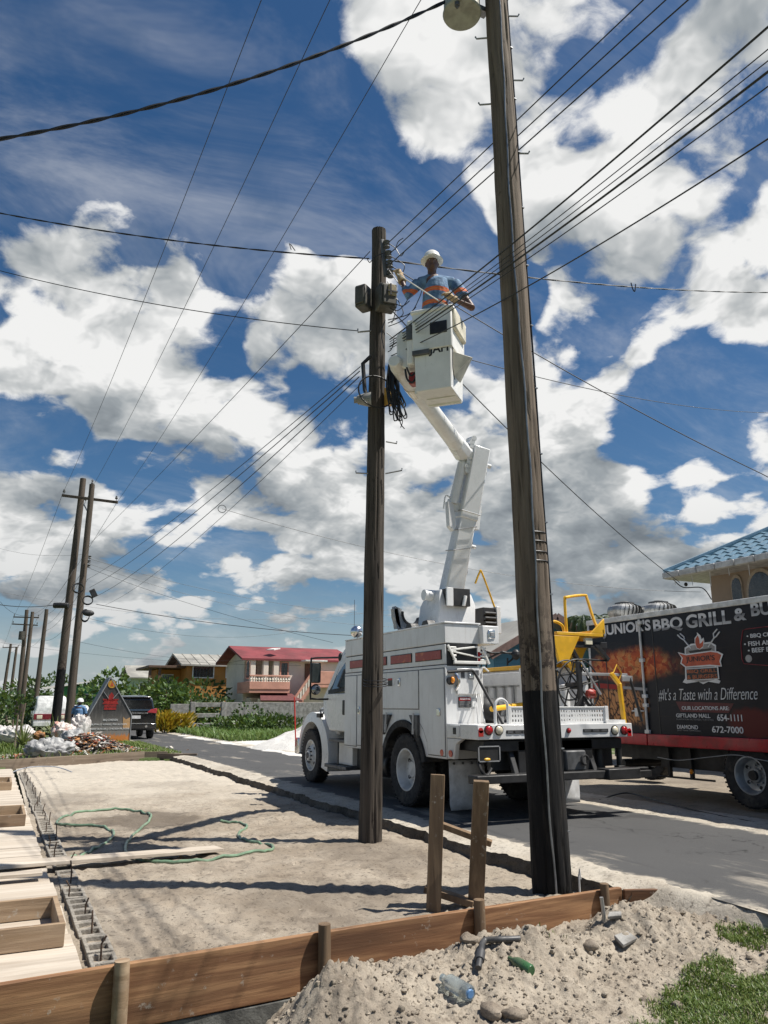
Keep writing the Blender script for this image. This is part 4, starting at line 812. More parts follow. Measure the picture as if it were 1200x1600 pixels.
# ================================================================== FOOD TRUCK
FV = 9.86; FO = Vector((11.0, 8.6, 0))
F = empty('food_truck', FO, 'black food truck with printed barbecue graphics and red skirt', 'truck')
fx = FV-FO.x
def wrap_mat():
    m = bpy.data.materials.new('vehicle_wrap'); m.use_nodes = True; n = NT(m.node_tree); p = n.n['Principled BSDF']
    t = n.new('ShaderNodeTexCoord').outputs['Object']; x, y, z = n.sep(t)
    base = n.mix(n.ramp(n.noise(t, 1.1, 5, .6), .35, .65), (.006, .008, .014), (.014, .015, .020))
    base = n.mix(n.ramp(n.noise(n.vm('MULTIPLY', t, (1., 1., 14.)), 1.6, 4, .6), .55, .75, 0., .5), base, (.03, .026, .022))
    def vor(vec, sc, feat='F1', out='Color'):
        nd = n.new('ShaderNodeTexVoronoi', feature=feat); n.put(nd.inputs['Vector'], vec); nd.inputs['Scale'].default_value = sc; return nd.outputs[out]
    tw = n.vm('ADD', t, n.vm('SCALE', n.noise(t, 4., 4, .6, out=1), sc=.25))
    meat = n.new('ShaderNodeValToRGB'); e = meat.color_ramp.elements; e[0].color = (.05, .008, .004, 1); e[1].color = (.55, .33, .09, 1); e[1].position = .95
    for ps, c_ in ((.3, (.34, .045, .014, 1)), (.5, (.55, .12, .03, 1)), (.7, (.60, .26, .08, 1)), (.85, (.16, .05, .02, 1))): q = e.new(ps); q.color = c_
    n.put(meat.inputs[0], n.math('ADD', n.math('MULTIPLY', n.sep(vor(tw, 15.))[0], .55), n.math('MULTIPLY', n.noise(tw, 30, 6, .75), .5)))
    rot = n.new('ShaderNodeVectorRotate', rotation_type='X_AXIS'); n.put(rot.inputs[0], tw); rot.inputs['Angle'].default_value = .45
    ss = n.vm('MULTIPLY', rot.outputs[0], (1., 4.0, 1.3))
    de = vor(ss, 3.2, 'DISTANCE_TO_EDGE', 'Distance')
    saus = n.mix(n.ramp(de, .01, .16), (.03, .010, .006), n.mix(n.noise(tw, 7, 4, .6), (.42, .15, .05), (.60, .32, .13)))
    nz = n.noise(t, 2.6, 6, .6)
    def zone(y0, z0, ry, rz, soft=.35):
        d = n.vm('LENGTH', n.comb(0., n.math('DIVIDE', n.math('SUBTRACT', y, y0), ry), n.math('DIVIDE', n.math('SUBTRACT', z, z0), rz)))
        d = n.math('ADD', d, n.math('MULTIPLY', n.math('SUBTRACT', nz, .5), .9)); return n.ramp(d, 1., 1.-soft, 0., 1.)
    c = n.mix(zone(1.85, 2.13, 1.3, .36, .6), base, meat.outputs[0])
    c = n.mix(zone(2.3, 1.42, .95, .45, .4), c, saus)
    fk = n.math('MULTIPLY', n.ramp(n.math('ABSOLUTE', n.math('SUBTRACT', z, n.math('ADD', 1.60, n.math('MULTIPLY', y, .075)))), .03, .018), n.ramp(n.math('ABSOLUTE', n.math('SUBTRACT', y, 1.95)), .48, .46))
    c = n.mix(fk, c, (.30, .30, .31))
    fk = n.math('MULTIPLY', n.ramp(n.math('ABSOLUTE', n.math('SUBTRACT', z, n.math('ADD', 1.60, n.math('MULTIPLY', y, .075)))), .05, .035), n.ramp(n.math('ABSOLUTE', n.math('SUBTRACT', y, 2.45)), .40, .38))
    c = n.mix(fk, c, (.28, .015, .012))
    c = n.mix(n.math('MULTIPLY', zone(-.55, 1.2, .5, .25), .8), c, (.12, .012, .01))
    n.put(p.inputs['Base Color'], c); p.inputs['Roughness'].default_value = .38; p.inputs['Specular IOR Level'].default_value = .22
    return m
M_wrap = wrap_mat()
M_fw = mat('trim_white', (.66, .66, .64), .4, dirt=.2, dirtcol=(.4, .38, .34)); M_fred = mat('skirt_red', (.40, .012, .018), .35, var=.15, coat=.3, dirt=.15)
U1, U0 = 11.47-FO.y, 3.4-FO.y
mb = MB(); mb.box(fx, fx+2.3, U0, U1, .98, 2.93); mb.build('box_body', M_wrap, F, bevel=.01)
mb = MB(); mb.box(fx-.02, fx+2.32, U0-.02, U1+.03, 2.91, 3.0); mb.box(fx-.012, fx+.05, U1-.03, U1+.02, .98, 2.91); mb.build('roof_trim', M_fw, F, bevel=.012)
for (a, b) in ((U1, 1.55), (1.53, U0)):
    mb = MB(); mb.box(fx-.035, fx+.02, b, a, .80, .985); mb.build('skirt_panel', M_fred, F, bevel=.012)

for y in (1.245, 2.42): mb = MB(); mb.box(fx-.005, fx+.003, y, y+.02, .99, 2.9); mb.build('panel_seam', M_prnt, F)
mb = MB(); q0 = pv(1001, 968, FV)-FO; q1 = pv(1013, 1144, FV)-FO; mb.cyl((fx-.03, (q0.y+q1.y)/2, q1.z), (fx-.03, (q0.y+q1.y)/2, q0.z), .02, n=8); lk = mb.build('lock_rod', M_fw, F, smooth=True)
for z in (1.02, 1.45, 1.60, 2.2, 2.84): mb = MB(); mb.box(fx-.05, fx, (q0.y+q1.y)/2-.05, (q0.y+q1.y)/2+.05, z-.03, z+.03); mb.build('rod_clamp', M_fw, lk, bevel=.005)
q = pv(998, 1111, FV)-FO; mb = MB(); mb.box(fx-.05, fx-.03, q.y-.16, q.y+.12, q.z-.01, q.z+.015); mb.box(fx-.06, fx-.03, q.y-.04, q.y+.04, q.z-.09, q.z+.05); mb.build('door_lever', M_fw, F, bevel=.008)
def put(y, z, off=.006): return (fx-off, y, z)
RT = (math.pi/2, 0, -math.pi/2)
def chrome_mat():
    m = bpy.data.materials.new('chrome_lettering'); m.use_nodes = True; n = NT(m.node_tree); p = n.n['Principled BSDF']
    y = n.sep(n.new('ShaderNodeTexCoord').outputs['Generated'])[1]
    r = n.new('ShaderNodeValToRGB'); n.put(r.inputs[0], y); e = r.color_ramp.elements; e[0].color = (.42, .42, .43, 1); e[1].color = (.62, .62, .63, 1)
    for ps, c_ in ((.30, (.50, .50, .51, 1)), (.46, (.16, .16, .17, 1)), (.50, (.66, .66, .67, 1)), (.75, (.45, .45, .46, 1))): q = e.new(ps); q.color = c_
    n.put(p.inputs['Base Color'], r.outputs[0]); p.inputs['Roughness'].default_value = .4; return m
M_chl = chrome_mat(); M_lw = mat('lettering_white', (.70, .70, .70), .5, var=.04); M_lgold = mat('lettering_orange', (.45, .12, .04), .5); M_lo = mat('banner_orange', (.50, .085, .03), .45, var=.12, scale=8); M_lred = mat('lettering_red', (.34, .02, .015), .5)
def ft(body, xa, ya, xb, yb, hpx, m, **kw):
    a = pv(xa, ya, FV)-FO; b = pv(xb, yb, FV)-FO; h = abs((pv((xa+xb)/2, (ya+yb)/2-hpx/2, FV)-pv((xa+xb)/2, (ya+yb)/2+hpx/2, FV)).z)
    off = kw.pop('off', .006); kw.setdefault('name', 'lettering')
    return fit_text(body, a.y, b.y, (a.z+b.z)/2, h, lambda y, z: put(y, z, off), m, F, rot=RT, **kw)
ft("JUNIOR'S", 942, 986, 1017, 980, 22, M_chl, bold=.03, ext=.003); ft('BBQ', 1021, 978, 1067, 975, 22, M_chl, bold=.03); ft('GRILL', 1072, 971, 1142, 964, 22, M_chl, bold=.03); ft('&', 1147, 962, 1166, 958, 20, M_chl, bold=.03)
ft('BURGERS', 1174, 956, 1290, 935, 22, M_chl, bold=.03)
ft("#It's a Taste with a Difference", 1029, 1086, 1184, 1084, 21, M_lw, shear=.35, bold=-.012)
ft('OUR LOCATIONS ARE:', 1066, 1106, 1140, 1107, 6.0, M_lw, bold=.012, off=.010)
ft('GIFTLAND MALL', 1057, 1117.5, 1110, 1119, 6.3, M_lw, bold=.012); ft('654-1111', 1121, 1121, 1160, 1122, 10.5, M_lw, bold=.014)
ft('DIAMOND', 1058.5, 1135.5, 1091, 1136.5, 6.3, M_lw, bold=.012); ft('672-7000', 1113, 1139.5, 1162, 1141, 10.5, M_lw, bold=.014)
M_lgr = mat('lettering_grey', (.25, .25, .25), .5)
ft('PLANTATION PATTENSEN, TURKEYEN', 1057.5, 1124, 1115, 1125, 3, M_lgr); ft('(EAST BANK DEMERARA)', 1059, 1141.5, 1096, 1142, 3, M_lgr)
def fpoly(pts, m, name, off, parent=F):
    mb = MB(); q = [pv(x, y, FV)-FO for x, y in pts]; mb.prism([(a.y, a.z) for a in q], 'x', fx-off, fx-off+.0025); return mb.build(name, m, parent)
def fline(pts, r, m, name, off=.006, closed=False, parent=F):
    mb = MB(); q = [pv(x, y, FV)-FO for x, y in pts]; mb.tube([(fx-off, a.y, a.z) for a in q], r, 5, closed=closed); return mb.build(name, m, parent, smooth=True)
fpoly([(1056, 1096), (1147, 1099), (1139, 1114), (1064, 1112)], mat('dark_red_print', (.11, .012, .014), .5), 'print_banner', .004)
# crest: forks, pan, flame, banner
lg = empty('crest', (0, 0, 0), parent=F)
fpoly([(1070, 1012), (1080, 1006), (1110, 1003), (1119, 1008), (1119, 1060), (1126, 1064), (1124, 1068), (1107, 1065), (1099, 1069), (1092, 1065), (1073, 1068), (1067, 1066), (1071, 1060)], M_lw, 'shield_edge', .0045, lg)
fpoly([(1072, 1014), (1081, 1008.5), (1110, 1005.5), (1117, 1010), (1117, 1062), (1099, 1066), (1073, 1063)], mat('shield_fill', (.30, .29, .28), .5), 'shield', .0065, lg)
fpoly([(1076, 1017), (1113, 1012.5), (1106, 1024), (1083, 1026)], M_prnt, 'pan', .0085, lg)
fpoly([(1089, 1013), (1086, 1004), (1086, 997), (1090, 992), (1089.5, 988), (1095, 993), (1097, 999), (1100, 996), (1101, 1003), (1099, 1012), (1094, 1015)], M_lw, 'flame_edge', .0100, lg)
fpoly([(1089.5, 1012), (1087, 1004), (1087.5, 998), (1091, 993), (1093, 998), (1094, 1006), (1097, 1004), (1100, 1000), (1099, 1010), (1094, 1014)], M_lo, 'flame', .0120, lg)
for pts in ([(1080, 1013), (1069, 1000)], [(1069, 1000), (1064, 997), (1059, 992)], [(1070, 999), (1069, 995), (1063, 990)], [(1107, 1011), (1116, 997)], [(1116, 997), (1115, 990), (1121, 983)], [(1116, 997), (1120, 994), (1125, 987)]): fline(pts, .011, M_lw, 'fork_outline', .006, parent=lg)
fpoly([(1060, 1019), (1072, 1022), (1112, 1016.5), (1123, 1018), (1131, 1022), (1127, 1033), (1129, 1041.5), (1110, 1041), (1072, 1043), (1064, 1037), (1066, 1028)], M_lw, 'banner_edge', .0145, lg)
fpoly([(1062, 1021), (1073, 1024), (1111, 1018.5), (1122, 1020), (1128, 1023.5), (1125, 1033), (1127, 1040), (1110, 1038.5), (1073, 1041.5), (1066, 1036), (1068, 1028)], M_lo, 'banner', .0165, lg)
fpoly([(1072, 1045), (1123, 1041.5), (1125, 1061), (1073, 1064)], M_lw, 'name_plate_edge', .0145, lg); fpoly([(1073.5, 1046), (1121.5, 1043), (1123, 1060), (1074.5, 1062.5)], M_prnt, 'name_plate', .0165, lg)
o = ft("JUNIOR'S", 1073, 1032, 1118, 1028, 11, M_prnt, bold=.012, off=.0185); ft('BBQ GRILL', 1075, 1050, 1121, 1047.5, 6.5, M_lgold, bold=.015, off=.0185); ft('& BURGERS', 1075, 1058, 1122, 1056.5, 6.5, M_lgold, bold=.015, off=.0185)
fline([(1161, 985), (1158, 1005), (1160, 1030), (1163, 1037), (1290, 1047), (1290, 968), (1166, 983)], .007, mat('red_outline', (.22, .02, .03), .5), 'menu_outline', .005, True)
for (s_, xa, ya) in (('BBQ CHICKEN', 1171, 993), ('FISH AND CHIPS', 1167, 1005), ('BEEF BURGERS', 1173, 1015.5)):
    ft('• '+s_, xa-4, ya, xa+5.6*len(s_), ya-3.3*len(s_)/14, 7.5, M_lw, bold=.012)
mb = MB(); q = pv(1170, 1029, FV)-FO; mb.cyl((fx-.005, q.y, q.z), (fx, q.y, q.z), .055, n=20); mb.build('round_badge', M_gry, F)
# chassis, wheels, pipe rails
mb = MB(); mb.box(fx+.35, fx+.55, U0, U1-.1, .55, .97); mb.box(fx+1.75, fx+1.95, U0, U1-.1, .55, .97); mb.box(fx+.1, fx+2.2, U0, U1-.05, .78, .975); mb.cyl((fx+.1, -.35, .46), (fx+2.2, -.35, .46), .07); mb.cyl((fx+.1, 3.2-.9, .46), (fx+2.2, 3.2-.9, .46), .07); mb.box(fx+.3, fx+1.8, .2, 1.6, .45, .8); mb.build('chassis', M_blk, F)
M_rimg = mat('grey_rim', (.36, .38, .40), .4, metal=.5, var=.1, dirt=.2)
def fwheel(x, y, sd_): wheel(x, y, .46, .25, sd_, 'dish', 'wheel', None, M_rimg, F)
fwheel(fx+.16, -.35, -1); fwheel(fx+2.12, -.35, 1)
pw = g(1015, 1222, 0)-FO; fwheel(fx+2.12, pv(1020, 1190, FV+2.12).y-FO.y, 1)
mb = MB()
for (x, ) in ((1047,), (1081,)):
    q = pv(x, 1200, FV+.25)-FO; mb.bar((fx+.25, q.y, .8), (fx+.25, q.y, .30), .06, .05)
a = pv(1030, 1217, FV+.25)-FO; b = pv(1118, 1226, FV+.25)-FO; mb.cyl((fx+.25, a.y, .30), (fx+.25, b.y, .31), .016, n=8); mb.build('side_guard', M_blk, F)
mb = MB(); q = pv(1081, 1213, FV+.2)-FO; mb.ell((fx+.2, q.y, .42), (.03, .03, .04), 8, 6); mb.build('amber_marker', M_amb, F)
mb = MB(); mb.tube(smooth_path([(fx-.02, 1.35, .62), (fx-.03, .9, .60), (fx-.03, .3, .68), (fx-.03, -.2, .74), (fx-.03, -.6, .70), (fx-.03, -1.2, .66), (fx-.03, -2, .72)], 6), .006, 6); mb.build('hanging_cable', mat('grey_pvc', (.35, .35, .34), .5), F, smooth=True)
M_vent = mat('dull_vent', (.42, .42, .41), .42, metal=.75, var=.15)
# roof turbine vents
for (x, y) in ((978, 955), (1034, 955)):
    c0 = pd(x, y, 15.4 if x < 1000 else 14.6); c0 = Vector((min(c0.x, FV+1.2)+(.5 if x > 1000 else 0), c0.y+(.5 if x > 1000 else 0), 3.0))-FO
    ve = empty('turbine_vent', c0, parent=F); mb = MB(); mb.cyl((0, 0, 0), (0, 0, .10), .22, n=20); mb.build('vent_base', M_alu, ve)
    n = 26
    for k in range(n):
        mb = MB(); vs = []
        for j in range(8):
            t = .35+2.2*j/7*.62; r = .33*math.sin(min(math.pi, .55+t)) ; zz_ = .10+.36*(j/7); r = .22+.13*math.sin(math.pi*min(1, (j/7)*.92+.08)); r = r*(1-.75*(max(0, j-5)/2)**1.5)
            for da, rr in ((0, r), (.26, r*.90)): a = 2*math.pi*k/n+da+.25*j/7; vs.append((rr*math.cos(a), rr*math.sin(a), zz_))
        mb.add(vs, [(2*j, 2*j+1, 2*j+3, 2*j+2) for j in range(7)]); mb.build('vent_blade', M_vent, ve, smooth=True)
    mb = MB(); mb.lathe([(.12, .44), (.08, .47), (0, .475)], (0, 0, 0), (0, 0, 1), 16); mb.lathe([(.19, .1), (.19, .44)], (0, 0, 0), (0, 0, 1), 16); mb.build('vent_cap', M_dgr, ve, smooth=True)
# ================================================================== POLES AND LINES
def pole_mat(name, ca, cb, cc, black_to=None, dirt_top=None):
    m = bpy.data.materials.new(name); m.use_nodes = True; n = NT(m.node_tree); p = n.n['Principled BSDF']
    t = n.new('ShaderNodeTexCoord').outputs['Object']; x, y, z = n.sep(t)
    ts = n.vm('MULTIPLY', t, (9., 9., .35))
    c = n.mix(n.ramp(n.noise(ts, 1.4, 8, .65, .3), .32, .68), ca, cb)
    c = n.mix(n.ramp(n.noise(n.vm('MULTIPLY', t, (26., 26., .5)), 1.5, 5, .7), .56, .68, 0., .8), c, cc)
    c = n.mix(n.ramp(n.noise(n.vm('MULTIPLY', t, (5., 5., 3.)), 2., 6, .7), .60, .72, 0., .75), c, cc)
    if black_to is not None:
        zz = n.math('ADD', z, n.math('MULTIPLY', n.math('SUBTRACT', n.noise(t, 30, 3, .6), .5), .05))
        tar = n.mix(n.ramp(n.noise(n.vm('MULTIPLY', t, (8., 8., 1.2)), 2., 6, .7), .45, .8), (.006, .006, .0065), (.035, .030, .026))
        c = n.mix(n.math('MULTIPLY', n.ramp(z, black_to+1.1, black_to+.05), n.ramp(n.noise(n.vm('MULTIPLY', t, (5., 5., 4.)), 2.2, 5, .75), .49, .56)), c, (.03, .022, .018))
        c = n.mix(n.ramp(zz, black_to+.008, black_to-.008), c, tar)
    n.put(p.inputs['Base Color'], c); p.inputs['Roughness'].default_value = .85; p.inputs['Specular IOR Level'].default_value = .3
    b = n.new('ShaderNodeBump'); b.inputs['Strength'].default_value = .8; b.inputs['Distance'].default_value = .012
    n.put(b.inputs['Height'], n.noise(n.vm('MULTIPLY', t, (22., 22., .8)), 1.6, 7, .7)); n.l.new(b.outputs[0], p.inputs['Normal']); return m
M_polR = pole_mat('near_pole_wood', (.20, .158, .12), (.10, .077, .058), (.024, .018, .014), black_to=1.78)
M_polL = pole_mat('mid_pole_wood', (.095, .078, .062), (.034, .028, .023), (.009, .008, .007))
M_polF = pole_mat('far_pole_wood', (.12, .096, .075), (.065, .052, .04), (.02, .016, .014))
M_wire = mat('black_wire', (.012, .012, .013), .5, var=.1); M_galv = mat('galvanised', (.30, .31, .32), .45, metal=.7, var=.15)
def pole_shape(p0, p1, r0, r1, n=64, k=70):
    mb = MB(); p0 = Vector(p0); p1 = Vector(p1); pts = []; rs = []
    for i in range(k+1):
        t = i/k; q = p0.lerp(p1, t); pts.append(q+Vector((.010*fbm(t*6, p0.x*3, 1.), .010*fbm(t*6, p0.x*3, 7.), 0))); rs.append((r0+(r1-r0)*t)*(1+.03*fbm(t*14, p0.y)))
    mb.tube(pts, rs, n)
    if k > 20:
        for i in range(k+1):
            for j in range(n):
                q = Vector(mb.v[i*n+j]); a = 2*math.pi*j/n; c_ = pts[i]; f = fbm(math.cos(a)*6+p1.x, math.sin(a)*6, i/k*5, 3); g_ = max(0, abs(fbm(math.cos(a)*9, math.sin(a)*9+p1.y, i/k*3., 2)))
                mb.v[i*n+j] = tuple(c_+(q-c_)*(1+.035*f-.14*max(0, .10-g_)/.10))
    return mb
# near pole (right)
A = Vector((4.50, 5.92, -.2)); top = pd(764, -170, 7.28)
PR = empty('utility_pole', A, 'tall near utility pole with tarred black base and pale ground wire', 'utility pole')
mb = pole_shape((0, 0, 0), top-A, .165, .118); mb.build('shaft', M_polR, PR, smooth=True, ang=60)
def on_R(t, ang, off=.0):
    q = (top-A)*t; r = .165+(.118-.165)*t+off; return q+Vector((math.cos(ang), math.sin(ang), 0))*r
tz = lambda y: max(0, min(1, (pd(800, y, 7.3).z-A.z)/(top.z-A.z)))
mb = MB(); mb.tube([on_R(t/60, -2.0-.10*math.sin(t*.22)+.03*math.sin(t*1.3), .006) for t in range(0, 61)], .009, 6); mb.build('ground_wire', M_galv, PR, smooth=True)
mb = MB(); mb.tube([on_R(t/60, -.42+.05*math.sin(t*.4), .010) for t in range(0, 61)], .010, 6); mb.build('riser_cable', M_wire, PR, smooth=True)
for i in range(15):
    mb = MB(); q = on_R(.05+i*.062, -.42, .008); mb.box(q.x-.012, q.x+.02, q.y-.02, q.y+.02, q.z-.006, q.z+.006); mb.build('cable_clip', M_galv, PR)
for (x, y, sd_) in ((795, 27, 1), (797, 127, 1), (742, 60, -1), (748, 163, -1), (808, 241, 1)):
    t = tz(y); a = -.43 if sd_ > 0 else math.pi-.55; q = on_R(t, a, -.03); d = Vector((math.cos(a), math.sin(a), 0))
    mb = MB(); mb.tube([q, q+d*.15, q+d*.165+Vector((0, 0, .03))], .010, 6); mb.build('step_bolt', M_galv, PR, smooth=True)
mb = MB()
for y in (836, 850, 866, 880): 
    t = tz(y); a0 = -1.9
    mb.tube([on_R(t, a0+.05*k, .004) for k in range(0, 34 if y > 840 else 20)], .007, 5)
mb.build('wire_bands', M_wire, PR, smooth=True)
tr = pd(722, 24, 7.25)-A
tfm = empty('transformer', tr, parent=PR)
M_tank = mat('transformer_tank', (.33, .33, .27), .5, var=.12, scale=5, dirt=.3)
mb = MB(); mb.lathe([(.0, .02), (.19, .0), (.215, .0), (.225, .02), (.21, .04), (.21, .75), (.225, .77), (.225, .80), (.1, .86), (0, .87)], (0, 0, 0), (0, 0, 1), 32); mb.build('tank', M_tank, tfm, smooth=True, ang=40)
mb = MB(); mb.cyl((-.14, -.12, .02), (-.14, -.12, -.05), .03, n=8); mb.cyl((-.14, -.12, -.05), (-.14, -.12, -.08), .014, n=6); mb.build('drain_plug', M_dgr, tfm)
mb = MB(); mb.box(.15, .34, -.05, .05, .15, .22); mb.box(.15, .34, -.05, .05, .55, .62); mb.build('bracket', M_galv, tfm, bevel=.005)
for k in range(2): mb = MB(); mb.lathe([(.04, 0), (.05, .03), (.03, .05), (.05, .08), (.03, .1), (.045, .13), (.015, .2)], (-.06+.12*k, 0, .86), (0, 0, 1), 12); mb.build('bushing', mat('porcelain', (.16, .08, .05), .25), tfm, smooth=True)
mb = MB(); q = (top-A); mb.box(q.x-1.1, q.x+1.1, q.y-.06, q.y+.06, q.z-.4, q.z-.28); mb.build('crossarm', M_polF, PR, bevel=.01)
# middle pole with the worker (left)
B0 = Vector((4.14, 8.90, -.2)); topL = pd(592, 360, 9.78)
PL = empty('utility_pole', B0, 'dark weathered utility pole beside the raised bucket', 'utility pole')
mb = pole_shape((0, 0, 0), topL-B0, .140, .102); mb.build('shaft', M_polL, PL, smooth=True, ang=60)
def wl(x, y, d=9.62): return pd(x, y, d)-B0
hR = Vector((_cp, -_sp, 0)); hF = Vector((_sp, _cp, 0))       # camera right / away, horizontal
# meter boxes either side
M_boxm = mat('meter_box_metal', (.065, .062, .05), .6, var=.3, scale=7, dirt=.4, dirtcol=(.2, .17, .12)); M_tan = mat('meter_tan', (.42, .34, .19), .5, var=.2)
for (x, s_, hh) in ((568, -1, .165), (604, 1, .175)):
    c0 = wl(x, 466, 9.66 if s_ < 0 else 9.55); bxo = empty('meter_box', c0, parent=PL, rz=-PH+(.35 if s_ > 0 else -.5))
    mb = MB(); mb.box(-.085 if s_ < 0 else -.13, .085 if s_ < 0 else .12, -.10, .12, -hh, hh); mb.build('case', M_boxm, bxo, bevel=.02)
    mb = MB(); mb.box(-.07 if s_ < 0 else -.09, .07 if s_ < 0 else .10, -.125, -.10, -hh*.8, hh*.8); mb.build('cover', M_boxm, bxo, bevel=.012)
    if s_ > 0:
        mb = MB(); mb.box(-.02, .10, -.14, -.12, -.02, .15); mb.build('tan_panel', M_tan, bxo, bevel=.01); mb = MB(); mb.box(-.03, .11, -.15, -.135, .03, .05); mb.box(.0, .02, -.15, -.135, -.02, .15); mb.build('panel_strap', M_blk, bxo)
mb = MB(); q0 = wl(597, 375); q1 = wl(603, 432)
mb.bar(q0, q1, .05, .05); mb.build('insulator_rack', M_dgr, PL, bevel=.006)
RK = []
for (x, y) in ((604, 382), (607, 398), (609, 413), (610, 428)):
    mb = MB(); q = wl(x, y, 9.60); mb.lathe([(.03, -.05), (.05, -.045), (.03, -.015), (.045, 0), (.03, .015), (.05, .045), (.03, .05)], q, (0, 0, 1), 12); mb.build('spool_insulator', M_dgr, PL, smooth=True); RK.append(q+B0)
for (x, y, x2, y2) in ((602, 740, 628, 735), (575, 740, 556, 739), (603, 690, 620, 693)):
    a = wl(x, y, 9.7); b = wl(x2, y2, 9.7); mb = MB(); mb.tube([a, b, b+Vector((0, 0, .03))], .010, 6); mb.build('step_bolt', M_galv, PL, smooth=True)
mb = MB(); a = wl(580, 517, 9.7); b = wl(559, 519, 9.7); mb.tube([a, b, b+Vector((0, 0, .05))], .012, 6); mb.build('service_hook', M_galv, PL, smooth=True)
mb = MB()
for y in (1062, 1067, 1071): mb.tube([wl(587, y, 9.72)+Vector((math.cos(a*.3)*.148, math.sin(a*.3)*.148, .02*math.sin(a*.3+.5))) for a in range(21)], .006, 5)
mb.build('wire_bands', M_wire, PL, smooth=True)
# street light fitting and bracket
lf = empty('street_light', wl(560, 625), parent=PL)
mb = MB(); a = wl(580, 556); b = wl(567, 568); c_ = wl(570, 610); mb.tube([q-wl(560, 625) for q in (a, b, c_, wl(573, 617))], .028, 8); mb.build('bracket_arm', M_blk, lf, smooth=True)
mb = MB(); e0 = wl(553, 625)-wl(560, 625); e1 = wl(580, 624)-wl(560, 625); mb.tube([e0, e0.lerp(e1, .18), e0.lerp(e1, .22), e0.lerp(e1, .75), e1], [.045, .045, .06, .095, .10], 12); mb.build('lamp_body', mat('lamp_grey', (.30, .30, .28), .5, dirt=.3), lf, smooth=True, ang=40)
mb = MB(); a = wl(606, 606, 9.68); mb.box(-.04, .06, -.06, .06, -.13, .13); o = mb.build('yellow_box', mat('box_yellow', (.62, .36, .07), .5, var=.15), PL, bevel=.015); o.location = wl(607, 619, 9.68)
# coil and loops of cable
def ringpts(c, r, tilt, n=24, sq=1.): return [c+hR*(r*math.cos(2*math.pi*i/n))+Vector((0, 0, 1))*(r*sq*math.sin(2*math.pi*i/n))+hF*(tilt*math.cos(2*math.pi*i/n)) for i in range(n)]
mb = MB(); mb.tube(ringpts(wl(588, 612, 9.55)+B0, .235, .10, 28, .95), .011, 6, closed=True); tag(mb.build('cable_loop', M_wire, smooth=True), 'single black cable loop hung round the dark pole', 'cable')
mb = MB()
for k in range(17):
    x = 606+random.uniform(0, 12); y0 = 568+random.uniform(0, 8); y1 = 640+random.uniform(-14, 18); xs2 = x+6+random.uniform(-3, 10); d = 9.52+random.uniform(-.05, .05)
    mb.tube(smooth_path([pd(x, y0, d), pd(x-2+random.uniform(-2, 2), (y0+y1)/2, d), pd(xs2-3, y1-5, d), pd(xs2, y1, d+.01), pd(xs2+3, y1-6, d+.02), pd(x+6, (y0+y1)/2, d+.03), pd(x+3, y0, d+.02)], 4), .0085, 5)
mb.tube(smooth_path([pd(624, 650, 9.5), pd(626, 662, 9.5), pd(632, 670, 9.5)], 4), .007, 5); mb.tube(smooth_path([pd(625, 648, 9.5), pd(629, 658, 9.5), pd(626, 668, 9.5)], 4), .006, 5)
tag(mb.build('cable_coil', M_wire, smooth=True), 'thick black hank of coiled cable hanging on the dark pole', 'cable')
mb = MB()
for pts in ([(600, 395), (585, 402), (578, 410), (574, 405)], [(605, 440), (617, 462), (617, 490), (612, 505)], [(606, 420), (625, 445), (640, 458), (655, 440)], [(608, 470), (628, 478), (640, 470)], [(608, 455), (622, 470), (630, 490), (616, 500), (606, 505)],
            [(607, 380), (618, 388), (626, 400), (632, 393)], [(610, 400), (624, 408), (632, 415), (630, 425)], [(602, 500), (596, 520), (600, 545)], [(604, 520), (615, 530), (612, 545), (606, 550)], [(607, 480), (622, 485), (637, 468), (633, 455)], [(618, 390), (622, 378), (630, 372)], [(607, 510), (630, 500), (650, 480)], [(606, 500), (640, 490), (655, 466), (660, 450)]):
    mb.tube(smooth_path([pd(x, y, 9.5) for x, y in pts], 6), .0065, 5)
tag(mb.build('loose_leads', M_wire, smooth=True), 'tangle of thin loose leads round the insulator rack', 'wires', kind='stuff')
# ------------------------------------------------------------------ lines
def wire(p0, p1, sag, r0, label, ext=0., ext0=0., twist=False, name='power_line', m=None, group=None, n=28):
    r = r0*.66; p0 = Vector(p0); p1 = Vector(p1); d = p1-p0; mb = MB(); a = -ext0; b = 1+ext; pts = []
    n = int(n*(b-a)*(3 if twist else 1)); L = d.length*(b-a)
    for i in range(n+1):
        t = a+(b-a)*i/n; s = max(0, 4*t*(1-t)) if 0 <= t <= 1 else 0
        pts.append(p0+d*t-Vector((0, 0, 1))*sag*s)
    if twist:
        u_ = d.normalized(); x = u_.cross(Vector((0, 0, 1))).normalized(); z = x.cross(u_)
        for k in range(2):
            mb.tube([q+(x*math.cos(i*.62+k*math.pi)+z*math.sin(i*.62+k*math.pi))*r*.9 for i, q in enumerate(pts)], r, 5)
    else: mb.tube(pts, r, 5)
    return tag(mb.build(name, m or M_wire, smooth=True), label, 'power line', group)
SL = 'low voltage lines from the dark pole'
wire(RK[0], g(1005, 0, 7.9), .0, .011, 'uppermost line from the dark pole past the near pole to the top edge', ext=1.2)
wire(RK[1], g(1040, 0, 7.75), .0, .011, 'middle of the three upper lines behind the near pole', ext=1.2)
wire(RK[2], g(1075, 0, 7.6), .0, .012, 'lowest of the three upper lines behind the near pole', ext=1.2)
wire(pd(578, 393, 9.75), pd(140, 850, 36), .12, .010, 'single line from the dark pole top down to the far pole pair')
TA = pd(609, 538, 9.46)
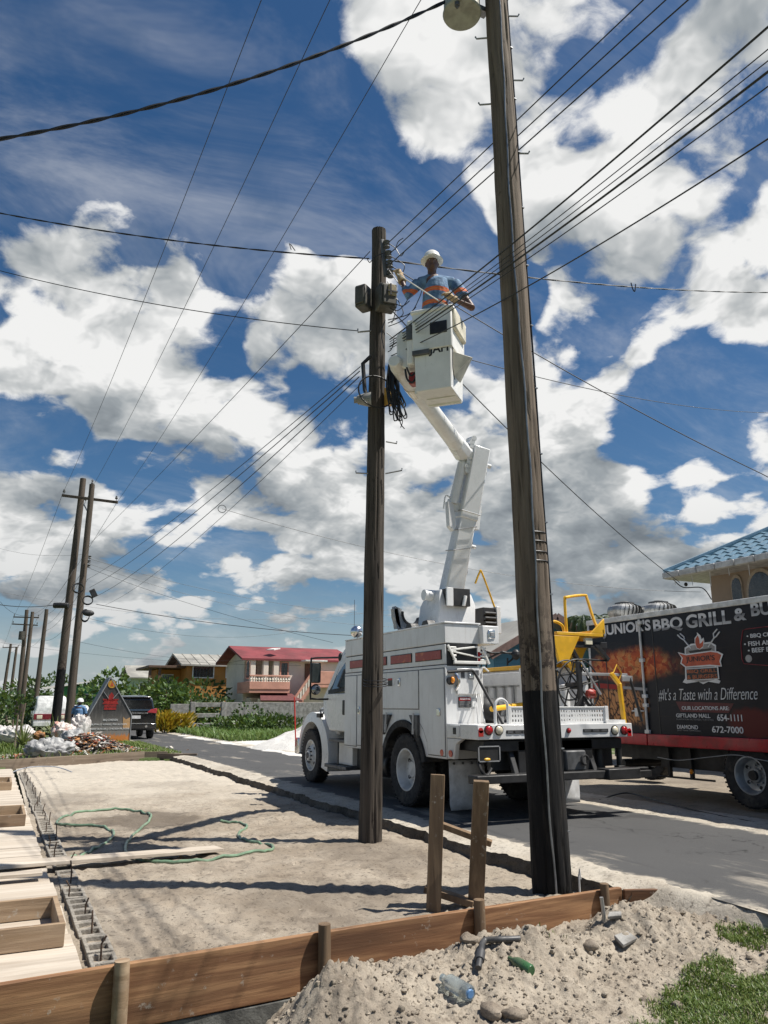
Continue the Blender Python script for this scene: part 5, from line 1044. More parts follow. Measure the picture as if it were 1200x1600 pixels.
for i, (y, z, r, lb) in enumerate([(42, 5.60, .013, 'topmost line of the bundle leaving the near pole to the right edge'), (77, 5.60, .007, 'thin line second from top in the right hand bundle'), (95, 5.57, .007, 'thin line in the middle of the right hand bundle'), (112, 5.50, .015, 'thickest dark line of the right hand bundle'), (135, 5.42, .008, 'thin lowest line of the right hand bundle')]):
    wire(TA+Vector((0, 0, .035*(2-i))), g(1200, y, z), .06, r, lb, ext=.5, name='telecom_line')
wire(pd(611, 556, 9.46), g(1200, 217, 5.2), .10, .010, 'lone line below the right hand bundle', ext=.5, name='telecom_line')
wire(pd(617, 408, 9.6), pd(1200, 457, 15), .12, .011, 'twisted service line running right past the white helmet', ext=.3, twist=True, name='service_line')
mb = MB(); mb.tube(smooth_path([pd(986, 442, 12.1), pd(989, 452, 12.1), pd(992, 455, 12.1), pd(993, 444, 12.1)], 5), .010, 5); tag(mb.build('line_tail', M_wire, smooth=True), 'short looped tail on the right service line', 'wires')
wire(pd(612, 527, 9.6), pd(1200, 645, 18), .25, .010, 'thin service line crossing right behind the bucket at mid height', ext=.2, name='service_line')
wire(pd(612, 416, 9.4), pd(1200, 745, 11), .12, .011, 'service line from the worker down to the right edge', ext=.2, name='service_line')
wire(pd(612, 485, 9.65), pd(1062, 910, 19), .22, .013, 'sagging service line down to the corner of the blue roofed house', name='service_line')
ring = pd(347, 795, 17.5)
wire(ring, pd(1095, 925, 22), .45, .008, 'very thin line from the left bundle across to the house wall', name='service_line')
mb = MB(); mb.tube(ringpts(ring, .09, .03, 14), .008, 5, closed=True); tag(mb.build('line_clamp', M_wire, smooth=True), 'small ring clamp on the left bundle of lines', 'clamp')
for i, (a, b, r) in enumerate([((563, 573), (137, 905), .010), ((562, 580), (140, 918), .012), ((561, 589), (148, 933), .012), ((567, 597), (165, 945), .008)]):
    wire(pd(*a, 9.7), pd(*b, 36), .22+.06*i, r, ['top', 'second', 'third', 'bottom'][i]+' line of the bundle from the dark pole to the far pole pair', name='telecom_line')
wire(pd(577, 404, 9.72), pd(0, 333, 10.2), .10, .010, 'twisted line from the dark pole to the left edge with a small tie', ext=.5, twist=True, name='service_line')
mb = MB(); q = pd(455, 390, 9.8); mb.tube([q, q+Vector((-.03, 0, .09)), q+Vector((.0, 0, .07)), q+Vector((.06, 0, .0))], .007, 5); tag(mb.build('line_tie', M_wire, smooth=True), 'small upright tie on the left twisted line', 'tie')
wire(pd(560, 517, 9.72), pd(0, 423, 11), .12, .010, 'single line below the twisted line to the left edge', ext=.5, name='service_line')
wire(pd(697, 2, 7.2), pd(0, 217, 6.4), .22, .017, 'thick twisted cable crossing the upper left sky', ext=.5, ext0=.02, twist=True, name='service_line', m=M_wire)
for (x, y, x2, lb) in ((98, 771, 408, 'leftmost of the three high voltage lines'), (147, 756, 515, 'middle of the three high voltage lines'), (184, 783, 657, 'rightmost of the three high voltage lines')):
    wire(g(x2, 0, 11.7), pd(x, y, 34.5), .35, .010, lb, ext0=.45)
# far poles
def far_pole(px0, py0, px1, py1, d, r, label, arms=(), group='poles along the road'):
    b0 = pd(px0, py0, d); b1 = pd(px1, py1, d); dr_ = (b1-b0)/(b1.z-b0.z); b0 = b0+dr_*(-.2-b0.z)
    e = empty('utility_pole', b0, label, 'utility pole', group); pole_shape((0, 0, 0), b1-b0, r*1.25, r*.8, 12, 12).build('shaft', M_polF if px0 != 88 else M_polD, e, smooth=True, ang=60)
    for (xa, ya, xb, yb) in arms:
        a = pd(xa, ya, d-.25)-b0; b = pd(xb, yb, d-.25)-b0; mb = MB(); mb.bar(a, b, .10, .12); ar = mb.build('crossarm', M_polF, e, bevel=.01)
        for t in (.03, .97):
            mb = MB(); q = a.lerp(b, t); mb.lathe([(.015, 0), (.015, .1), (.06, .11), (.07, .15), (.04, .18), (.05, .22), (.02, .26)], q+Vector((0, 0, .05)), (0, 0, 1), 10); mb.build('insulator', M_dgr, ar, smooth=True)
    return e, b0
M_polD = pole_mat('far_pole_dark', (.12, .095, .075), (.06, .048, .038), (.02, .016, .014), black_to=3.2)
e, b0 = far_pole(88, 1118, 130, 748, 35, .17, 'dark leaning pole of the far pair with its crossarm', ((97, 774, 184, 785),))
mb = MB(); q = pd(95, 946, 34.7)-b0; mb.cyl(q+hR*-.32, q+hR*.35, .13, n=10); mb.build('splice_case', M_blk, e, bevel=.02)
mb = MB(); mb.bar(pd(134, 782, 34.8)-b0, pd(127, 776, 34.8)-b0, .05, .05); mb.bar(pd(131, 788, 34.8)-b0, pd(136, 798, 34.8)-b0, .05, .05); mb.build('arm_brace', M_galv, e)
e, b0 = far_pole(108, 1120, 144, 757, 34, .15, 'pale pole of the far pair hung with cable loops')
mb = MB(); mb.lathe([(.02, 0), (.06, .05), (.03, .12), (.05, .18), (.01, .25)], pd(144, 757, 34)-b0, (0, 0, 1), 10); mb.build('top_pin', M_dgr, e, smooth=True)
for k, (x, y) in enumerate(((140, 873), (139, 880), (138.5, 887))): mb = MB(); mb.lathe([(.03, 0), (.08, .02), (.04, .07), (.08, .12), (.03, .14)], pd(x, y, 33.8)-b0, (0, 0, 1), 10); mb.build('spool_insulator', M_dgr, e, smooth=True)
for k, (x, y, r, sq) in enumerate(((122, 919, .22, 1.), (137, 938, .20, 1.), (133, 962, .16, 1.7))):
    mb = MB()
    for j in range(4): mb.tube(ringpts(pd(x, y, 33.6)-b0, r*(1-.06*j), .06+.03*j, 18, sq), .022, 5, closed=True)
    mb.build('cable_ring', M_blk, e, smooth=True)
mb = MB(); c0 = pd(146, 927, 33.6)-b0; M_ = Matrix.Rotation(-.5, 4, 'Y'); mb.box(-.12, .12, -.06, .06, -.18, .18, 0, Matrix.Translation(c0) @ M_); mb.ell(pd(138, 958, 33.6)-b0, (.26, .1, .14), 10, 6); mb.build('junction_case', M_blk, e, bevel=.015)
e, b0 = far_pole(29, 1095, 42, 953, 80, .22, 'far pole with two crossarms and a small transformer', ((21, 964, 61, 965), (19, 975, 59, 977)))
mb = MB(); c0 = pd(34, 993, 79.4)-b0; mb.cyl(c0-Vector((0, 0, .42)), c0+Vector((0, 0, .42)), .30, n=14); mb.build('transformer', M_boxm, e, smooth=True, ang=40)
far_pole(35, 1095, 51, 956, 76, .20, 'far pole standing right beside the double crossarm pole')
far_pole(57, 1085, 73, 952, 64, .18, 'lone far pole left of the leaning pair')
far_pole(6, 1080, 17, 1006, 118, .22, 'farthest crossarm pole near the left edge', ((4, 1012, 29, 1011),))
far_pole(17, 1080, 26, 1011, 112, .20, 'farthest plain pole near the left edge')
# lines around the far poles
Q = 'thin lines strung between the far poles'
FW = [((140, 873), 34, (625, 962), 40, .5, .010, 'upper thin line from the far pair running right to the truck'), ((139, 881), 34, (625, 980), 40, .6, .010, 'second thin line from the far pair running right to the truck'),
 ((140, 888), 34, (520, 1004), 30, .2, .010, 'diagonal line from the far pair down towards the cab'), ((150, 944), 34, (640, 996), 34, .3, .020, 'thick dark line from the far pair to the cab roof'), ((134, 965), 34, (470, 985), 44, .6, .010, 'faint line above the houses right of the far pair'),
 ((0, 945), 30, (92, 944), 35, .1, .022, 'thick dark line entering from the left to the splice case'), ((0, 925), 32, (625, 950), 46, .9, .008, 'faint long line passing behind the far pair'), ((0, 857), 40, (130, 866), 35, .2, .008, 'faint line left of the far pair below its crossarm'),
 ((0, 1004), 60, (470, 1040), 60, .4, .012, 'low faint line above the bushes'), ((110, 1000), 34, (420, 1028), 62, .5, .010, 'low line from the far pair to the orange house'), ((0, 940), 30, (115, 890), 34.5, 1.2, .009, 'slack line sagging left from the far pair')]
for a, d0, b, d1, sg, r, lb in FW: wire(pd(*a, d0), pd(*b, d1), sg, r, lb, name='overhead_line')
for k, (a, b) in enumerate([((98, 771), (22, 962)), ((184, 783), (60, 963)), ((147, 756), (42, 953)), ((140, 873), (73, 960)), ((139, 881), (74, 975)), ((137, 905), (72, 985)), ((130, 945), (70, 1000))]):
    wire(pd(*a, 34.5), pd(*b, 80 if k < 3 else 64), .5, .014, ['thin line from the left end of the far crossarm back to the double crossarm pole', 'thin line from the right end of the far crossarm back to the double crossarm pole', 'thin line from the top of the far pair back to the double crossarm pole', 'top thin line between the far pair and the lone far pole', 'second thin line between the far pair and the lone far pole', 'third thin line between the far pair and the lone far pole', 'lowest thin line between the far pair and the lone far pole'][k], name='overhead_line', group=Q)
for k, (a, b) in enumerate([((22, 962), (4, 1010)), ((60, 963), (28, 1010)), ((42, 985), (17, 1020)), ((73, 985), (45, 1010))]):
    wire(pd(*a, 80), pd(*b, 118), .5, .018, ['faint line at the far left from the upper crossarm left end', 'faint line at the far left from the upper crossarm right end', 'faint line at the far left from the double crossarm pole', 'faint line at the far left from the lone far pole'][k], name='overhead_line', group='faint lines at the far left')
# ================================================================== FORMWORK, LOT AND FOREGROUND THINGS
M_board = wood_mat('board_wood', (.34, .19, .095), (.17, .082, .04), (.05, .026, .015), 0, 1., .7, .75)
M_plank = wood_mat('pale_plank', (.56, .50, .42), (.45, .385, .31), (.28, .23, .18), 0, .7, .75, .5)
M_form = wood_mat('form_wood', (.38, .28, .185), (.26, .18, .11), (.14, .09, .06), 0)
M_post = wood_mat('post_wood', (.27, .185, .11), (.165, .11, .065), (.07, .045, .03), 2, 1., .75, .7)
M_oldw = wood_mat('old_board', (.24, .19, .14), (.17, .13, .095), (.09, .065, .05), 0)
M_stake = wood_mat('stake_wood', (.22, .15, .09), (.12, .08, .05), (.05, .035, .025), 2)
M_conc = mat('grey_concrete', (.30, .29, .27), .9, var=.2, scale=5, bump=.5, bscale=60, dirt=.4)
M_block = mat('block_concrete', (.33, .30, .255), .95, var=.22, scale=12, bump=.6, bscale=90)
M_rebar = mat('rebar_rust', (.10, .065, .045), .8, metal=.3, var=.3, scale=40)
def board(name, p0, p1, z0, z1, th, m, label, cat='board', group=None, bow=0., bevel=.006):
    p0 = Vector((p0[0], p0[1], 0)); p1 = Vector((p1[0], p1[1], 0)); d = p1-p0; L = d.length; n = 10; mb = MB()
    vs = []; fs = []
    for i in range(n+1):
        x = L*i/n; y = bow*math.sin(math.pi*i/n)+.006*fbm(x*.9, z0)
        dz = .008*fbm(x*.7, z1+3)
        for (yy, zz) in ((-th/2, z0), (-th/2, z1+dz), (th/2, z1+dz), (th/2, z0)): vs.append((x, y+yy, zz))
    for i in range(n):
        for j in range(4): fs.append((i*4+j, i*4+(j+1) % 4, (i+1)*4+(j+1) % 4, (i+1)*4+j))
    fs += [(3, 2, 1, 0), tuple(n*4+j for j in range(4))]
    mb.add(vs, fs); o = mb.build(name, m, bevel=bevel, ang=50)
    o.location = p0; o.rotation_euler = (0, 0, math.atan2(d.y, d.x)); return tag(o, label, cat, group)
board('formwork_board', (-2.0, 4.92), (4.80, 5.40), -.365, -.015, .045, M_board, 'long reddish brown formwork board crossing the whole foreground', bow=.06)
board('formwork_board', (4.79, 5.345), (5.37, 5.10), -.31, -.022, .04, M_board, 'short end board angling off the foreground formwork towards the road')
board('concrete_footing', (-2.0, 4.95), (3.2, 5.317), -.85, -.372, .06, mat('wet_concrete', (.12, .12, .11), .85, var=.25, scale=5, bump=.4, dirt=.3, dirtcol=(.05, .05, .045)), 'grey concrete footing under the long foreground board', 'footing', bow=.05)
for i, (x, h, r, lb) in enumerate([(.80, .02, .045, 'pale round stake standing against the left end of the foreground board'), (2.09, .05, .042, 'dark round stake against the foreground board above the tall soil peak'), (3.34, .06, .042, 'dark round stake on the foreground board right of the leaning frame'), (4.58, .045, .036, 'dark square stake where the two foreground boards meet')]):
    mb = MB(); y = board_y(x)-.024-r
    mb.tube([(x+.01, y, -.75), (x+.004, y, -.4), (x, y, -.1), (x-.004, y-.003, h)], [r*.95, r, r*1.02, r*.97], 12)
    tag(mb.build('wooden_stake', M_stake if i else M_form, smooth=True, ang=50), lb, 'stake', 'stakes holding the foreground formwork')
board('rear_formwork_board', (-.6, 22.05), (4.02, 24.6), -.16, .12, .05, M_oldw, 'weathered brown board edging the lot below the rubbish heap')
board('rear_formwork_board', (3.95, 24.9), (4.72, 24.7), -.12, .10, .05, M_oldw, 'short brown board at the far end of the lot below the sign')
board('rear_formwork_board', (4.4, 24.55), (5.45, 23.95), -.1, .06, .05, M_oldw, 'low brown board reaching the road shoulder at the far corner')
# plank deck on the left, each plank its own piece
deck = empty('plank_deck', (0, 0, 0), 'deck of pale wide planks along the left edge of the lot', 'deck')
u = 5.22
while u < 21.5:
    wd = random.uniform(.26, .32); mb = MB(); e = .605-.010*(u-5)+random.uniform(-.012, .012)
    mb.box(-1.6, e, 0, wd-.008, -.03, .0); o = mb.build('plank', M_plank, deck, bevel=.003); o.location = (0, u, -.055+random.uniform(-.004, .004)); o.rotation_euler = (random.uniform(-.008, .008), 0, random.uniform(-.004, .004)); u += wd
def form_box(u0, u1, e, h, label):
    r = empty('wooden_form_box', (0, u0, -.05), label, 'form box', 'open form boxes on the plank deck'); d = u1-u0
    for (a, b_, c, d_) in ((-1.2, e, 0, .035), (-1.2, e, d-.035, d), (e-.037, e-.002, .035, d-.035)):
        mb = MB(); mb.box(a, b_, c, d_, .0, h); mb.build('side_board', M_form, r, bevel=.004)
form_box(5.80, 6.62, .535, .14, 'nearest open wooden form box on the pale plank deck')
form_box(11.5, 12.6, .46, .14, 'middle open wooden form box on the pale plank deck')
form_box(16.3, 17.5, .36, .14, 'farthest open wooden form box on the pale plank deck')
# buried block wall with starter bars
bw = empty('block_wall', (0, 0, 0), 'sunken row of hollow concrete blocks with steel starter bars', 'block wall')
u = 5.36; k = 0
bl = None
while u < 20.8:
    if bl is None:
        mb = MB(); L, Wd, H = .39, .17, .16
        mb.box(0, Wd, 0, .035, -H, 0); mb.box(0, Wd, .175, .215, -H, 0); mb.box(0, Wd, L-.035, L, -H, 0); mb.box(0, .028, .035, .175, -H, -.001); mb.box(0, .028, .215, L-.035, -H, -.001); mb.box(Wd-.028, Wd, .035, .175, -H, -.001); mb.box(Wd-.028, Wd, .215, L-.035, -H, -.001)
        bl = mb.build('block', M_block, bw, bevel=.006); o = bl
    else: o = bl.copy(); C.objects.link(o)
    o.location = (.675+random.uniform(-.008, .008)-.006*(u-5), u, -.092+random.uniform(-.008, .006)); o.rotation_euler = (0, random.uniform(-.03, .03), random.uniform(-.02, .02)); u += .40; k += 1
rb = None; u = 5.7
while u < 21:
    h = random.uniform(.09, .17)
    mb = MB(); mb.tube([(0, 0, -.2), (random.uniform(-.01, .01), 0, h*.5), (random.uniform(-.03, .03), random.uniform(-.03, .03), h)], .007, 6); o = mb.build('rebar', M_rebar, bw, smooth=True)
    o.location = (.74+random.uniform(-.06, .08)-.006*(u-5), u, -.08); u += random.uniform(.42, .75)
# loose plank over the blocks, hose
def slab(name, p0, p1, wd, th, m, label, cat): 
    mb = MB(); mb.bar((0, 0, 0), Vector(p1)-Vector(p0), wd, th); return tag(mb.build(name, m, bevel=.004, loc=p0), label, cat)
slab('loose_plank', (-.9, 8.35, .035), (2.35, 9.02, -.085), .24, .035, M_plank, 'loose pale plank laid across the block row towards the hose', 'plank')
slab('loose_plank', (-.9, 8.0, .01), (.50, 8.0, .005), .14, .03, M_plank, 'narrow plank beside the loose plank at the left edge', 'plank')
M_hose = mat('green_hose', (.17, .27, .17), .45, var=.15, scale=9, coat=.2, dirt=.35, dirtcol=(.34, .29, .22))
hp = [(105,1340),(150,1322),(178,1300),(150,1288),(90,1284),(115,1270),(180,1263),(228,1268),(234,1280),(205,1305),(198,1330),(240,1342),(300,1342),(370,1334),(420,1326),(423,1318),(380,1308),(373,1300),(386,1288),(372,1283),(345,1282)]
mb = MB(); pts = [g(x, y, -.09) for x, y in hp]; pts = smooth_path(pts, 9)
pts = [Vector((p.x, p.y, lot_z(p.x, p.y)+.016)) for p in pts]
mb.tube(pts, .0165, 8); tag(mb.build('garden_hose', M_hose, smooth=True), 'pale green garden hose looping over the sand lot', 'hose')
mb = MB(); mb.tube(smooth_path([g(18,1207,-.08), g(45,1199,-.0), g(85,1198,.0), g(112,1206,-.1)], 8), .013, 6); tag(mb.build('bent_pipe', mat('grey_pipe', (.34, .36, .40), .5), smooth=True), 'thin grey bent pipe lying by the rear board', 'pipe')
# leaning wooden frame
fr = empty('timber_frame', (0, 0, 0), 'two rough timber posts joined by cross rails behind the foreground board', 'timber frame')
def post(p0, p1, w_, h_, nm, m):
    o = MB().bar((0, 0, 0), Vector(p1)-Vector(p0), w_, h_, up=(.44, .9, 0)).build(nm, m, fr, bevel=.004); o.location = p0; return o
a0 = g(677, 1430, -.16); a1 = pd(684, 1210, 6.68); b0 = g(743, 1425, -.16); b1 = pd(752, 1220, 6.55)
post(a0, a1, .115, .05, 'post', M_post); post(b0, b1, .125, .05, 'post', M_post)
post(pd(664, 1388, 6.80), pd(740, 1412, 6.72), .05, .13, 'rail', M_post)
post(pd(676, 1284, 6.82), pd(768, 1318, 6.74), .045, .14, 'rail', M_post)
# bottles, pipe, rods in the heap
def heap_pt(x, y):
    r = ray(x, y); t = 3.
    while t < 8:
        p = Vector((r.x*t, r.y*t, CAMH+r.z*t))
        if p.z < heap_z(p.x, p.y): break
        t += .01
    return p
M_pet = mat('clear_blue_plastic', (.66, .78, .84), .12, var=.06, scale=9, trans=.85, dirt=.3, dirtcol=(.42, .40, .34), bump=.2, bscale=14)
p = heap_pt(722, 1558); q = heap_pt(748, 1585)
dv = (heap_pt(748, 1578)-heap_pt(692, 1538)); dv.z *= .5; dv.normalize()
bt = empty('plastic_bottle', heap_pt(692, 1538)+Vector((0, 0, .035)), 'crumpled clear blue plastic bottle lying on the soil heap', 'bottle')
mb = MB(); prof = [(.006, -.01), (.022, -.008), (.024, .012), (.022, .03), (.04, .06), (.046, .075), (.043, .10), (.047, .115), (.044, .15), (.047, .17), (.044, .20), (.047, .215), (.045, .25), (.036, .262), (.02, .255)]
mb.lathe(prof, (0, 0, 0), dv, 16); mb.build('body', M_pet, bt, smooth=True, ang=60)
mb = MB(); mb.cyl(dv*.253, dv*.266, .03, .022, 10); mb.build('base', mat('bottle_blue', (.10, .22, .42), .35), bt, smooth=True)
p = heap_pt(800, 1505); dv = (heap_pt(838, 1532)-p); dv.z *= .6; dv.normalize()
mb = MB(); mb.lathe([(.012, -.03), (.014, .0), (.035, .05), (.037, .09), (.036, .17), (.03, .18)], p+Vector((0, 0, .02)), dv, 12); tag(mb.build('green_bottle', mat('green_plastic', (.05, .16, .06), .25, trans=.3, dirt=.4, dirtcol=(.3, .27, .2)), smooth=True), 'green bottle half buried in the soil heap', 'bottle')
M_bp = mat('black_pipe', (.05, .05, .052), .5, dirt=.5, dirtcol=(.3, .27, .22), scale=12)
pp = [heap_pt(812, 1472)+Vector((0, 0, .02)), heap_pt(780, 1476)+Vector((0, 0, .03)), heap_pt(757, 1482)+Vector((0, 0, .045)), heap_pt(752, 1500)+Vector((0, 0, .05)), heap_pt(748, 1524)+Vector((0, 0, .04))]
pi = empty('black_water_pipe', pp[0], 'black plastic pipe elbow sticking out of the soil heap', 'pipe')
off = pp[0]; mb = MB(); mb.tube([q-off for q in smooth_path(pp, 5)], .020, 10); mb.build('pipe', M_bp, pi, smooth=True)
mb = MB(); mb.cyl(pp[3].lerp(pp[4], .02)-off, pp[3].lerp(pp[4], .55)-off, .030, n=12); mb.build('coupling', M_bp, pi, bevel=.003)
p = heap_pt(944, 1440); mb = MB(); mb.tube([p-Vector((0, 0, .1)), p+Vector((.0, 0, .06)), p+Vector((-.012, 0, .165))], .014, 8); tag(mb.build('metal_peg', mat('grey_steel', (.35, .35, .34), .45, metal=.6), smooth=True), 'thin grey metal peg in front of the foreground board', 'peg')
mb = MB(); p = g(905, 1378, -.02); mb.tube([p+Vector((.0, 0, -.1)), p+Vector((0, 0, .05)), p+Vector((.01, 0, .10)), p+Vector((.015, 0, .02))], .008, 6); tag(mb.build('white_conduit', mat('white_pvc', (.7, .69, .66), .5), smooth=True), 'short white conduit loop at the foot of the near pole', 'conduit')
# clods and stones: the larger ones are things, the crumbs are one mass
def rock(mb, c, r):
    n0 = len(mb.v); mb.ell(c, (r*random.uniform(.7, 1.4), r*random.uniform(.7, 1.4), r*random.uniform(.5, .9)), *((6, 4) if r < .02 else (12, 8)))
    sd_ = random.uniform(0, 99)
    for i in range(n0, len(mb.v)):
        q = Vector(mb.v[i])-Vector(c); k = 1+.55*fbm(q.x/r*.8+sd_, q.y/r*.8, q.z/r*.8, 3); mb.v[i] = tuple(Vector(c)+q*k)
M_clod = sand_mat('clod_soil', (.24, .195, .15), (.38, .325, .26), (.12, .095, .075), .5, 3.)
mb = MB()
for _ in range(4200):
    v = random.uniform(1.2, 5.5); u = random.uniform(3.2, 5.1); r = random.choice([.004, .005, .006, .007, .008, .009, .011, .013, .018])
    if u > board_y(v)-.05 and v < 5.4: continue
    rock(mb, (v, u, heap_z(v, u)+r*.1), r)
tag(mb.build('soil_crumbs', M_soil, smooth=True, ang=50), 'loose crumbs and clods scattered over the soil heap', 'soil', kind='stuff')
for (x, y, r, lb) in [(452+640-170, 1480, .05, 'rounded earth clod beside the grey slab fragment on the heap'), (770, 1585, .055, 'dark earth clod beside the clear bottle at the bottom edge'), (805, 1590, .05, 'dark earth clod right of the clear bottle clod'), (1010, 1565, .035, 'small pale stone at the edge of the grass'), (1058, 1575, .035, 'rounded stone lying in the grass'), (890, 1425+25, .02, 'small clod on the middle soil peak'), (1090, 1418, .055, 'brown clod at the end of the short board'), (578, 1503, .025, 'grey stone on the tall soil peak'), (735, 1473, .05, 'dark sod on the heap under the second stake')]:
    mb = MB(); p = heap_pt(x, y); rock(mb, (0, 0, 0), r); o = mb.build('clod', M_clod, smooth=True, ang=60); o.location = p+Vector((0, 0, r*.25)); tag(o, lb, 'clod')
for (x, y, a, s, lb) in [(975, 1470, .3, .10, 'flat grey slab fragment lying on the soil heap'), (960, 1433, -.4, .06, 'small pale slab fragment by the metal peg')]:
    mb = MB(); mb.prism([(-s, -s*.5), (s*.7, -s*.6), (s, s*.3), (-s*.4, s*.55)], 'z', 0, .022); o = mb.build('slab_fragment', M_conc, bevel=.003); o.location = heap_pt(x, y)+Vector((0, 0, .005)); o.rotation_euler = (.25, -.1, a); tag(o, lb, 'slab')
mb = MB()
for _ in range(2600):
    v = random.uniform(.8, 4.75); u = 5.35+(18)*random.random()**1.7; r = random.choice([.004, .005, .006, .008, .009, .013])
    if fbm(v*1.1, u*1.1, 9., 3) < -.05: continue; rock(mb, (v, u, lot_z(v, u)+r*.7), r)
tag(mb.build('lot_crumbs', M_clod, smooth=True, ang=60), 'small dark crumbs scattered over the sand lot', 'soil', kind='stuff')
# ================================================================== HOUSES
M_wfr = mat('frame_white', (.72, .71, .68), .5); M_wing = mat('window_dark', (.03, .033, .036), .15, var=.3, coat=.5)
M_pinkw = mat('cream_wall', (.74, .67, .57), .8, var=.05, scale=.6, dirt=.15); M_pink = mat('pink_paint', (.60, .30, .22), .7, var=.08, scale=1.2); M_redroof = mat('red_roof', (.20, .035, .04), .7, var=.16, scale=.7, dirt=.15)
M_org = mat('orange_wall', (.42, .19, .045), .8, var=.08, scale=.6); M_zinc = mat('zinc_roof', (.42, .40, .35), .5, var=.16, scale=.5, metal=.3); M_brn = mat('brown_wood', (.13, .075, .05), .7)
M_grn = mat('green_wall', (.05, .26, .10), .7); M_lgrn = mat('pale_green_wall', (.50, .60, .40), .7); M_blue = mat('blue_siding', (.10, .27, .42), .6, var=.1, scale=1.); M_beige = mat('beige_wall', (.32, .245, .185), .85, var=.06, scale=.8, dirt=.12)
M_bluetile = mat('blue_tile', (.19, .32, .41), .32, var=.12, scale=2.5, metal=.3, coat=.4); M_gut = mat('gutter_white', (.58, .57, .55), .5, dirt=.3, dirtcol=(.32, .29, .26))
def wbox(parent, name, x0, x1, y0, y1, z0, z1, m, bevel=.01, origin=Vector((0, 0, 0))):
    o = origin; return MB().box(x0-o.x, x1-o.x, y0-o.y, y1-o.y, z0-o.z, z1-o.z).build(name, m, parent, bevel=bevel)
def win(parent, o, xa, xb, y, za, zb, bars=2, hb=1, fm=None, arch=False, fr=.09):
    """window in a wall facing -y"""
    e = MB(); w_ = xb-xa; fm = fm or M_wfr; y0 = y-.06
    if arch:
        pts = [(xa, za), (xb, za), (xb, zb-w_*.7)]+[((xa+xb)/2+w_/2*math.cos(math.radians(t)), zb-w_*.7+w_*.7*math.sin(math.radians(t))) for t in range(15, 180, 15)]+[(xa, zb-w_*.7)]
        e.prism([(p[0]-o.x, p[1]-o.z) for p in pts], 'y', y0-o.y, y-o.y+.02); f = e.build('window', fm, parent)
        c0 = ((xa+xb)/2, (za+zb)/2); pp = [(c0[0]+(p[0]-c0[0])*.84-o.x, c0[1]+(p[1]-c0[1])*.92-o.z) for p in pts]; MB().prism(pp, 'y', y0-.012-o.y, y0+.01-o.y).build('pane', M_wing, f); return f
    for (a, b, c_, d) in ((xa-fr, xb+fr, za-fr, za), (xa-fr, xb+fr, zb, zb+fr), (xa-fr, xa, za, zb), (xb, xb+fr, za, zb)): e.box(a-o.x, b-o.x, y0-o.y, y-o.y+.02, c_-o.z, d-o.z)
    f = e.build('window', fm, parent); MB().box(xa-o.x, xb-o.x, y-.012-o.y, y+.02-o.y, za-o.z, zb-o.z).build('pane', M_wing, f)
    m_ = MB()
    for i in range(1, bars): x = xa+w_*i/bars; m_.box(x-.02-o.x, x+.02-o.x, y0+.01-o.y, y-.013-o.y, za-o.z, zb-o.z)
    for i in range(1, hb): z = za+(zb-za)*i/hb; m_.box(xa-o.x, xb-o.x, y0+.012-o.y, y-.014-o.y, z-.02-o.z, z+.02-o.z)
    if m_.v: m_.build('glazing_bars', M_dgr, f)
    return f
def gable(parent, o, v0, v1, ua, ub, ze, zr, m, ov=.5, th=.12, sheets=0):
    """roof with ridge along x; two slopes, each a panel"""
    um = (ua+ub)/2
    for (y0, y1, nm) in ((ua-ov, um, 'roof_slope'), (ub+ov, um, 'roof_slope')):
        sl = (zr-ze)/(um-ua); z0 = ze-sl*ov*(1); vs = [(v0-o.x, y0-o.y, z0-o.z), (v1-o.x, y0-o.y, z0-o.z), (v1-o.x, y1-o.y, zr-o.z), (v0-o.x, y1-o.y, zr-o.z)]
        vs += [(a, b, c_-th) for a, b, c_ in vs]; MB().add(vs, [(0, 1, 2, 3), (7, 6, 5, 4), (0, 4, 5, 1), (1, 5, 6, 2), (2, 6, 7, 3), (3, 7, 4, 0)]).build(nm, m, parent)
        if sheets:
            mb = MB(); n = int((v1-v0)/sheets)
            for i in range(n+1): x = v0+(v1-v0)*i/n-o.x; mb.bar((x, y0-o.y, z0-o.z+.02), (x, y1-o.y, zr-o.z+.02), .05, .05)
            mb.build('roof_ribs', m, parent)
# --- red roofed house
dH = 58; c0 = pd(386, 1026, dH); v0 = c0.x; un = c0.y; uf = pv(342, 1029, v0).y; zr = pv(364, 1009, v0).z; ze = c0.z
O = Vector((v0+6, un+3, 0)); RH = empty('red_roof_house', O, 'two storey cream house with red roof, pink balcony and outside stair', 'house')
uw = un+.55; vw = v0+.6; pxv = lambda x, y=1050: pu(x, y, uw).x; pxz = lambda y, x=440: pu(x, y, uw).z
vm_ = pxv(434); v_end = pxv(545)
wbox(RH, 'wall', vm_, v_end, uw, uf-.5, -.1, ze-.05, M_pinkw, .02, O)
wbox(RH, 'porch_back_wall', vw, vm_, uw+2.2, uf-.5, -.1, ze-.05, M_pinkw, .02, O)
wbox(RH, 'lower_wall', vw+.2, vm_, uw+.8, uw+2.2, -.1, pxz(1085)-.25, M_pinkw, .02, O)
MB().add([(vw-O.x, uw-O.y, ze-.1), (vw-O.x, uf-.5-O.y, ze-.1), (vw-O.x, (un+uf)/2-O.y, zr-.3), (vw+.2-O.x, uw-O.y, ze-.1), (vw+.2-O.x, uf-.5-O.y, ze-.1), (vw+.2-O.x, (un+uf)/2-O.y, zr-.3)], [(0, 1, 2), (5, 4, 3), (0, 3, 4, 1), (1, 4, 5, 2), (2, 5, 3, 0)]).build('gable_wall', M_pinkw, RH)
gable(RH, O, v0-.3, v_end+.5, uw, uf-.5, ze, zr, M_redroof, .3, .15, 0)
zf = pxz(1078); zt_ = pxz(1056); zb_ = pxz(1066)
